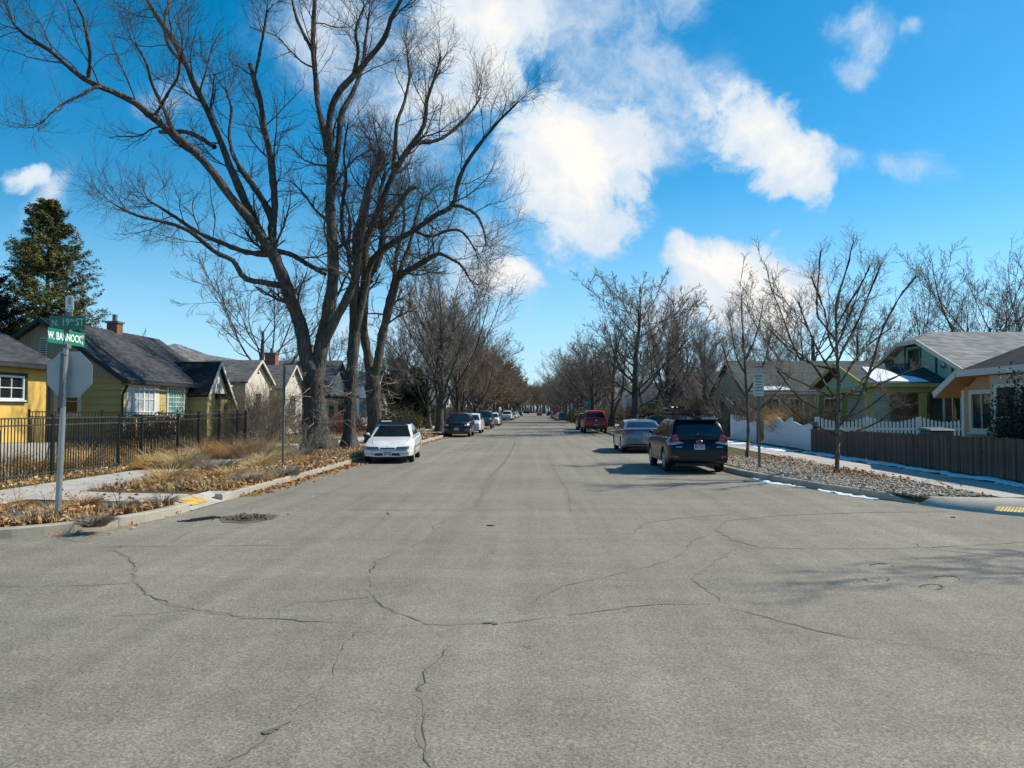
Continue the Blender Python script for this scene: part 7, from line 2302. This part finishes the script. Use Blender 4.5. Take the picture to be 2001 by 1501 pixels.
def leaf_shrub(label, loc, rad, n, mat, size=.06, seed=0, name='evergreen_shrub', spikes=40, group=None, cat='shrub'):
    rr_ = np.random.default_rng(seed)
    rt_ = empty(name, loc, label=label, cat=cat, group=group)
    rx, ry, rz = rad
    m = spikes
    az = rr_.uniform(0, 2*np.pi, m); el = rr_.uniform(.05, 1.0, m)
    d = np.column_stack([np.cos(az)*np.sqrt(1-el**2*.9), np.sin(az)*np.sqrt(1-el**2*.9), el])
    tip = d*np.array([rx, ry, rz])*rr_.uniform(.7, 1.12, m)[:, None]
    s = np.linspace(0, 1, 7)[None, :, None]
    P = tip[:, None, :]*s + rr_.normal(size=(m,7,3))*.05*s
    P[:, :, 2] += .05
    RR_ = np.full((m,7), .012)*np.linspace(1.4,.4,7)
    g1 = Geo(); Vv, Qq = tubes(P, RR_, 4); g1.add(Vv, Qq); g1.obj('stems', M_bark2, rt_)
    per = max(1, n//m)
    t_ = np.clip(rr_.beta(2.4, 1.1, (m, per)), 0, 1)
    c_ = tip[:, None, :]*t_[:, :, None]
    jit = rr_.normal(size=c_.shape)*np.array([rx, ry, rz])*.11
    pts = (c_ + jit).reshape(-1, 3); pts[:, 2] = np.abs(pts[:, 2]) + .04
    leaf_cloud('leaves', pts, size, mat, rt_, rr_, .5)
    return rt_

CL = [
 ('big rust brown grass clump in the verge, behind the pale straw tufts', 452, 897, .95, 1.1, 900, M_rust),
 ('tall straw coloured grass clump near the iron gate', 352, 916, .80, .8, 650, M_straw),
 ('straw clump in front of the tall grass near the gate', 330, 938, .55, .6, 420, M_straw),
 ('rust tinted clump at the foot of the gate post', 292, 918, .50, .7, 420, M_rust),
 ('low rust red clump among leaves, nearest to the ramp path', 315, 948, .34, .5, 300, M_rust),
 ('pale bleached grass tuft right of the rust brown clump', 505, 915, .50, .7, 420, M_straw),
 ('straw tuft behind the slim sign post', 560, 893, .45, .7, 350, M_straw),
 ('grey dead perennial mound between the clumps in the verge middle', 428, 920, .42, .7, 480, M_greyst),
 ('grey dead mound at the verge edge by the kerb', 478, 944, .34, .6, 420, M_greyst),
 ('grey brown mound close to the kerb beside the slim post', 556, 930, .34, .7, 420, M_greyst),
 ('tall straw grass behind the grey mound', 400, 898, .85, .9, 560, M_straw),
 ('straw grass far along the verge before the old maples', 540, 884, .55, 1.0, 420, M_straw),
 ('grey mound hanging over the kerb left of the ramp', 185, 1026, .26, .35, 420, M_greyst),
 ('grey dead plant on the corner strip right of the sign post', 235, 998, .30, .4, 300, M_greyst),
 ('rust brown plant on the corner strip beside the sign post', 165, 992, .32, .45, 320, M_rust),
 ('grey mound on the corner strip left of the sign post', 60, 1020, .26, .5, 360, M_greyst),
 ('rust brown plant at the left edge of the corner strip', 20, 1000, .34, .5, 300, M_rust),
 ('grey mound on the corner strip near the yellow plate', 318, 985, .26, .4, 280, M_greyst),
 ('feathery straw clump over the pavement edge just past the gate', 300, 910, .75, .7, 420, M_straw),
 ('grey stalk clump behind the feathery straw near the pavement', 335, 893, .95, .8, 420, M_greyst),
 ('high straw clump left of the big rust brown one', 385, 889, 1.0, .9, 520, M_straw),
 ('grey stalk clump right behind the big rust brown one', 428, 880, 1.0, 1.0, 520, M_greyst),
 ('straw clump between the rust brown one and the slim post, far side', 492, 884, .85, 1.0, 520, M_straw),
 ('pale straw clump left of the slim sign post foot', 520, 904, .55, .8, 420, M_straw),
 ('low rust clump in the middle of the leaves', 405, 938, .36, .6, 320, M_rust),
 ('low straw clump at the leafy middle of the verge', 455, 930, .42, .7, 360, M_straw),
 ('low straw clump near the kerb beyond the ramp', 505, 938, .32, .6, 300, M_straw),
 ('grey mound behind the slim post toward the big maple', 590, 893, .5, .8, 380, M_greyst),
 ('rust clump toward the big maple root', 600, 905, .36, .7, 300, M_rust),
 ('straw tuft on the corner strip between the leaves', 105, 1005, .28, .45, 260, M_straw),
]
for lab, px, py, h, sp_, n, m_ in CL: grass_clump(lab, px, py, h, sp_, n, m_)
# dark dry flower stalks
for px, py, h, lab in ((230,1000,.55,'dark seed stalk on the corner strip near the ramp path'),(33,985,.5,'dark seed stalk at the left edge of the corner strip'),(93,990,.45,'dark seed stalk just left of the sign post'),(345,960,.35,'short pale stalk at the ramp path edge')):
    g_ = G(px, py, ZV); twig_shrub(lab, (g_.x, g_.y, ZV), h, 2, twig('dark_stalk', (.05,.04,.03)), .02, int(px), (6,2), .006, 'seed_stalk', tilt=.1)
# dead stalks in the yard behind the iron fence
for i, (x, y, h, m_) in enumerate(((-13.2,16.5,.7,M_rust),(-14.3,18.5,.8,M_straw),(-13.4,20.2,.75,M_rust),(-15.4,21.5,.8,M_greyst),(-13.6,22.4,.8,M_straw),(-14.6,24.3,.8,M_straw),(-13.2,25.0,.8,M_rust),(-15.8,26.6,.8,M_straw),(-13.6,27.6,.85,M_straw),(-14.8,28.8,.9,M_rust),(-13.3,29.9,.9,M_straw),(-15.2,31.0,.8,M_greyst),(-13.4,31.6,.75,M_rust))):
    grass_clump('clump of dead yard plants behind the black iron fence', 0, 0, h, .9, 330, m_, loc=(x, y, HB+.01), group='dead plant clumps behind the iron fence')
M_barb = foliage('barberry', (.05,.012,.012), (.16,.045,.035), 3)
twig_shrub('dark red bush under the double window of the olive house', (-16.3, 33.0, .3), 1.55, 90, twig('red_stem', (.10,.035,.028)), .7, 5, (6,4), .010, leaves=(M_barb, .5, .035))
twig_shrub('dark red hedge end by the corner downspout of the olive house', (-16.4, 31.2, .3), 1.3, 70, twig('red_stem', (.10,.035,.028)), .6, 6, (6,4), .010, leaves=(M_barb, .4, .035))
M_tanst = twig('tan_stem', (.27,.21,.14)); M_brst = twig('brown_stem', (.16,.11,.075))
twig_shrub('tall pale bare shrub in front of the first ivory gable', (-14.6, 40.4, .25), 3.4, 210, M_tanst, 1.1, 7, (6,4), .013)
twig_shrub('wide bare shrub between the ivory gable and the fence end', (-13.9, 36.6, .25), 2.2, 170, twig('grey_tan_stem', (.22,.185,.145)), .9, 8, (5,3), .013, tilt=1.1)
twig_shrub('wide brown bare shrub against the side wall of the ivory cottage', (-16.6, 42.6, .25), 3.0, 150, M_brst, 1.0, 47, (6,4), .013)
twig_shrub('bare brown hedge under the second ivory gable', (-14.3, 46.8, .25), 1.9, 120, M_brst, 1.2, 9, (5,3), .013)
twig_shrub('reddish clipped hedge between the first and second maple', (-13.2, 52.5, .25), 1.7, 150, twig('hedge_red', (.17,.06,.04)), 1.3, 10, (5,3), .013, tilt=.4)
twig_shrub('loose grey bare shrub beside the slim sign post', (-9.0, 29.5, ZV), 1.5, 46, twig('grey_tan_stem', (.22,.185,.145)), .5, 11, (5,3), .010, tilt=.9)
twig_shrub('pale twiggy shrub in the verge behind the rust brown clump', (-9.5, 25.4, ZV), 1.1, 60, M_tanst, .5, 12, (5,3), .008, tilt=.9)
twig_shrub('pale twiggy shrub near the tall grass by the gate', (-9.2, 21.4, ZV), .8, 50, twig('grey_tan_stem', (.22,.185,.145)), .4, 13, (5,3), .007, tilt=.9)
leaf_shrub('rounded olive green bush right of the third old maple', (W(790,800,60).x, 60, .2), (1.9,1.6,1.7), 4200, foliage('olive_leaf', (.07,.075,.02), (.17,.16,.05), 1.5), .07, 21)
leaf_shrub('low dark green bush in front of the pale green house', (W(697,800,58).x, 58, .2), (.9,.9,1.1), 1500, foliage('juniper_green', (.012,.03,.012), (.04,.085,.03), .8), .06, 22)
# right side
M_hol = foliage('dark_evergreen', (.010,.016,.010), (.05,.06,.035), 3)
leaf_shrub('big dark evergreen shrub covering the windows of the beige house', (12.15, 19.3, .2), (.62,1.45,2.45), 7500, M_hol, .045, 23, spikes=90)
grass_clump('golden brown shrub showing above the wavy white fence', 0, 0, 2.2, 1.3, 1300, M_rust, name='golden_shrub', loc=(13.0, 37.9, .2), w=.009, up=.9)
grass_clump('tan shrub below the white window of the green house', 0, 0, 2.0, 1.4, 900, M_olive, name='golden_shrub', loc=(17.6, 34.4, .2), w=.009)
leaf_shrub('dark green hedge behind the purple grey sedan', (W(1252,800,68).x, 68, .2), (2.0,1.4,2.3), 4500, foliage('hedge_dark', (.010,.018,.008), (.03,.05,.018), 1), .07, 24)
leaf_shrub('yellow green upright bush beside the dark hedge', (W(1283,800,70).x, 70, .2), (.8,.8,2.6), 2600, foliage('yellow_green', (.12,.13,.02), (.25,.25,.05), 1), .07, 25)
leaf_shrub('dull green bush beside the stop sign', (W(1125,800,108).x, 108, .2), (1.7,1.4,2.2), 2400, foliage('olive_leaf', (.07,.075,.02), (.17,.16,.05), 1.5), .09, 26)
leaf_shrub('dark green shrub in front of the teal house', (W(1405,800,60).x, 60, .2), (1.2,1.2,1.6), 2200, M_hol, .07, 27)
twig_shrub('wide pale tangled shrub before the dark roofed house front', (16.5, 48.3, .2), 3.2, 150, M_tanst, 1.6, 48, (6,4), .012)
twig_shrub('tangled bare shrub before the dark roofed house', (13.3, 52, .2), 3.2, 110, M_brst, .9, 28, (5,4), .016)
twig_shrub('high tangled bare shrub in the yard behind the white boards', (13.4, 44.2, .2), 3.4, 90, M_brst, .8, 38, (5,4), .014)
twig_shrub('thin bare shrub in the yard right behind the dark gate post', (14.2, 41.6, .2), 2.8, 60, M_tanst, .7, 39, (5,4), .011)
twig_shrub('bare shrub left of the white fence end', (12.3, 49.2, .2), 2.6, 90, twig('grey_tan_stem', (.22,.185,.145)), .8, 29, (5,4), .014)
twig_shrub('bare bush behind the dark blue car by the right pavement', (12.6, 58, .2), 3.6, 110, M_brst, .9, 30, (5,4), .016)
# bushes further down both sides
proto = twig_shrub('bare bush in the yards further down the street', (-12.6, 74, .2), 2.6, 120, twig('far_bush', (.13,.10,.075)), 1.1, 31, (5,4), .018, group='bare bushes in the yards further down the street')
rb = random.Random(4)
spots = [(-13,67),(-13.4,80.5),(-12.8,95),(-12.5,109),(-13,130),(-12.6,143),(-13,158),(-13,175),(-12.6,196),(13,64.5),(12.6,81),(13,97),(12.8,110),(12.6,131),(13,147),(13,163),(12.6,180),(13,200)]
for x, y in spots:
    s_ = rb.uniform(.8, 1.3); copy_tree(proto, (x, y, .2), rb.uniform(0,6), (s_*1.5, s_*1.5, s_), 'bare bush in the yards further down the street', 'bare bushes in the yards further down the street')
# a far wood that closes the horizon on both sides
rw = np.random.default_rng(9)
n = 1500
sd = np.where(rw.random(n) < .5, -1, 1)
bx_ = sd*rw.uniform(26, 340, n); by_ = rw.uniform(110, 560, n) ; keep = (np.abs(bx_) > 26); bx_, by_ = bx_[keep], by_[keep]
ex_ = rw.uniform(-60, 60, 160); ey_ = rw.uniform(600, 720, 160)
bx_ = np.concatenate([bx_, ex_]); by_ = np.concatenate([by_, ey_]); n = len(bx_)
m = 16
pi_ = np.repeat(np.arange(n), m); hh = rw.uniform(4, 8.5, n)[pi_]*rw.uniform(.5, 1.1, n*m)
az = rw.uniform(0, 2*np.pi, n*m); tl = rw.uniform(0, .55, n*m)
P = np.empty((n*m, 5, 3)); P[:, 0] = np.column_stack([bx_[pi_] + rw.normal(size=n*m)*1.2, by_[pi_] + rw.normal(size=n*m)*1.2, np.zeros(n*m)])
d = nrm(np.column_stack([np.cos(az)*tl, np.sin(az)*tl, np.ones(n*m)]))
for k in range(1, 5):
    d = nrm(d + rw.normal(size=(n*m,3))*.15); P[:, k] = P[:, k-1] + d*(hh/4)[:, None]
RR_ = .05*np.linspace(1, .3, 5)[None, :]*np.ones((n*m, 1))
g1 = Geo(); Vv, Qq = tubes(P, RR_, 3); g1.add(Vv, Qq)
A1, B1 = grow(rw, P, RR_, 4, .25, 1, .4, 36, 12, 4, .05, .12, .6, .5, .022)
Vv, Qq = tubes(A1, B1, 3); g1.add(Vv, Qq)
o = g1.obj('distant_woods', twig('far_wood', (.105,.088,.075))); tag(o, kind='stuff')

# ------------------------------------------------------------------ stones, leaves and snow on the right
rocks_poly = [(9.1,15.45),(8.0,15.45),(7.62,15.45),(7.38,16.0),(6.80,18),(6.10,21.5),(5.95,25),(6.0,29.2),(9.1,28.4)]
sheet('gravel_bed', rocks_poly, ZV+.004, M_gbed)
def stones(name, P, z, s0, s1, mat):
    n = len(P)
    # low stone: a squashed, jittered octahedron subdivided once
    ico = np.array([[1,0,0],[-1,0,0],[0,1,0],[0,-1,0],[0,0,1],[0,0,-1]], float)
    fac = [(0,2,4),(2,1,4),(1,3,4),(3,0,4),(2,0,5),(1,2,5),(3,1,5),(0,3,5)]
    vs = list(map(tuple, ico)); mid = {}
    def mp(a, b):
        k = (min(a,b), max(a,b))
        if k not in mid:
            v = (np.array(vs[a])+np.array(vs[b])); v = v/np.linalg.norm(v); vs.append(tuple(v)); mid[k] = len(vs)-1
        return mid[k]
    f2 = []
    for a, b, c_ in fac:
        ab, bc, ca = mp(a,b), mp(b,c_), mp(c_,a); f2 += [(a,ab,ca),(ab,b,bc),(ca,bc,c_),(ab,bc,ca)]
    base = np.array(vs); f2 = np.array(f2); k = len(base)
    sc = rg.uniform(s0, s1, n)[:, None]*rg.uniform(.6, 1.25, (n,3))*np.array([1,1,.62])
    az = rg.uniform(0, 2*np.pi, n); ca, sa = np.cos(az), np.sin(az)
    v = base[None]*(1 + rg.normal(size=(n,k,1))*.10)*sc[:, None, :]
    x = v[...,0]*ca[:,None]-v[...,1]*sa[:,None]; y = v[...,0]*sa[:,None]+v[...,1]*ca[:,None]
    tl = rg.normal(size=(n,1))*.35; zz = v[...,2] + x*tl
    V = np.stack([x+P[:,0:1], y+P[:,1:2], zz+z+rg.uniform(0,.03,n)[:,None]], -1)
    T_ = (f2[None]+ (np.arange(n)*k)[:,None,None]).reshape(-1,3)
    o = link(name, np_mesh(name, V.reshape(-1,3), None, T_, smooth=False), mat); tag(o, kind='stuff'); return o
def stone_mat(name, c1, c2):
    t = NT(name); w = t.voro(t.coord(), 15, 'F1', 'Color'); s_ = t.n('ShaderNodeSeparateColor'); t.l(w, s_.inputs[0])
    f = t.math('MULTIPLY', s_.outputs[0], t.rng(t.noise(t.coord(), 40, 4), .3, .7, .7, 1.1))
    t.set(t.mix(f, c1, c2), .8, spec=.3); return t.m
stones('river_rocks', scatter(rocks_poly, 9500), ZV+.005, .022, .050, stone_mat('river_rock', (.13,.115,.09), (.54,.48,.39)))
leaf_litter('bed_leaves', np.concatenate([scatter(rocks_poly, 420, .9), scatter([(7.6,20),(9.1,18),(9.1,28),(7.8,28)], 750, .8)]), ZV+.06, .040, M_leafb, .03)
# snow: a broken strip along the fence foot and along the gutter
rs = random.Random(6)
def snow_strip(label, pts, w, th, z, seed):
    rr_ = random.Random(seed); L_, R_ = [], []
    pl = resample(pts, .11)
    ph = [rr_.uniform(0, 6.28) for _ in range(6)]
    for i, p in enumerate(pl):
        a = Vector(pl[max(i-1,0)]); b = Vector(pl[min(i+1,len(pl)-1)]); t_ = (b-a).normalized(); n_ = Vector((-t_.y,t_.x))
        e = min(1, i/4, (len(pl)-1-i)/4)
        k1 = w*(.55 + .28*math.sin(i*.31+ph[0]) + .22*math.sin(i*.83+ph[1]) + rr_.uniform(-.5,.5))*e + .004
        k2 = w*(.55 + .28*math.sin(i*.27+ph[2]) + .22*math.sin(i*.71+ph[3]) + rr_.uniform(-.5,.5))*e + .01
        k1, k2 = max(k1,w*.08), max(k2,w*.08)
        L_.append((p[0]+n_.x*k1, p[1]+n_.y*k1)); R_.append((p[0]-n_.x*k2, p[1]-n_.y*k2))
    n = len(pl)
    mid = [((a[0]+b[0])/2, (a[1]+b[1])/2) for a, b in zip(L_, R_)]
    vs = [(*p, z) for p in L_] + [(*p, z+th*rr_.uniform(.6,1.2)) for p in mid] + [(*p, z) for p in R_]
    fs = []
    for i in range(n-1): fs += [(i,i+1,n+i+1,n+i), (n+i,n+i+1,2*n+i+1,2*n+i)]
    mb = MB(); mb.add(vs, fs); o = mb.build('snow_strip', M_snow, smooth=True)
    return tag(o, label, 'snow')
snow_strip('broken strip of old snow along the foot of the wooden fence', [(11.1,15.2),(11.05,20),(11.0,26),(11.05,31.5)], .36, .05, HB+.012, 1)
snow_strip('patchy snow on the pavement in front of the white fence', [(10.6,31.9),(10.7,36),(10.6,40.5)], .62, .04, HB+.012, 2)
snow_strip('snow on the pavement beyond the gate, behind the slim young tree', [(10.6,41.0),(10.6,46),(10.3,52)], .70, .04, HB+.012, 3)
snow_strip('thin white snow line in the gutter below the rock bed, nearest to the corner', [(7.08,15.95),(6.82,16.9),(6.55,17.9)], .15, .04, .006, 4)
snow_strip('thin white snow line in the gutter beside the rock bed, towards the dark blue car', [(6.42,18.3),(6.05,19.6),(5.85,20.9)], .11, .035, .006, 5)
snow_strip('small snow remnant on the kerb side under the nose of the white sedan', [(-6.75,25.9),(-6.85,27.2)], .22, .03, ZV+.02, 6)
# small dark debris on the street
for px, py, lab in ((958,1028,'small dark twig lying in the middle of the street'),(1860,1012,'dark lump of leaves at the corner pavement edge'),(1920,1001,'dark clod on the edge of the yellow warning strip')):
    g_ = G(px, py, 0); mb = MB(); rr_ = random.Random(px)
    for k in range(5): mb.add(*ellip((g_.x+rr_.uniform(-.04,.04), g_.y+rr_.uniform(-.02,.02), .010), (rr_.uniform(.012,.028), .010, .009), 6, 4))
    tag(mb.build('debris', twig('dark_debris', (.04,.03,.022))), lab, 'debris')
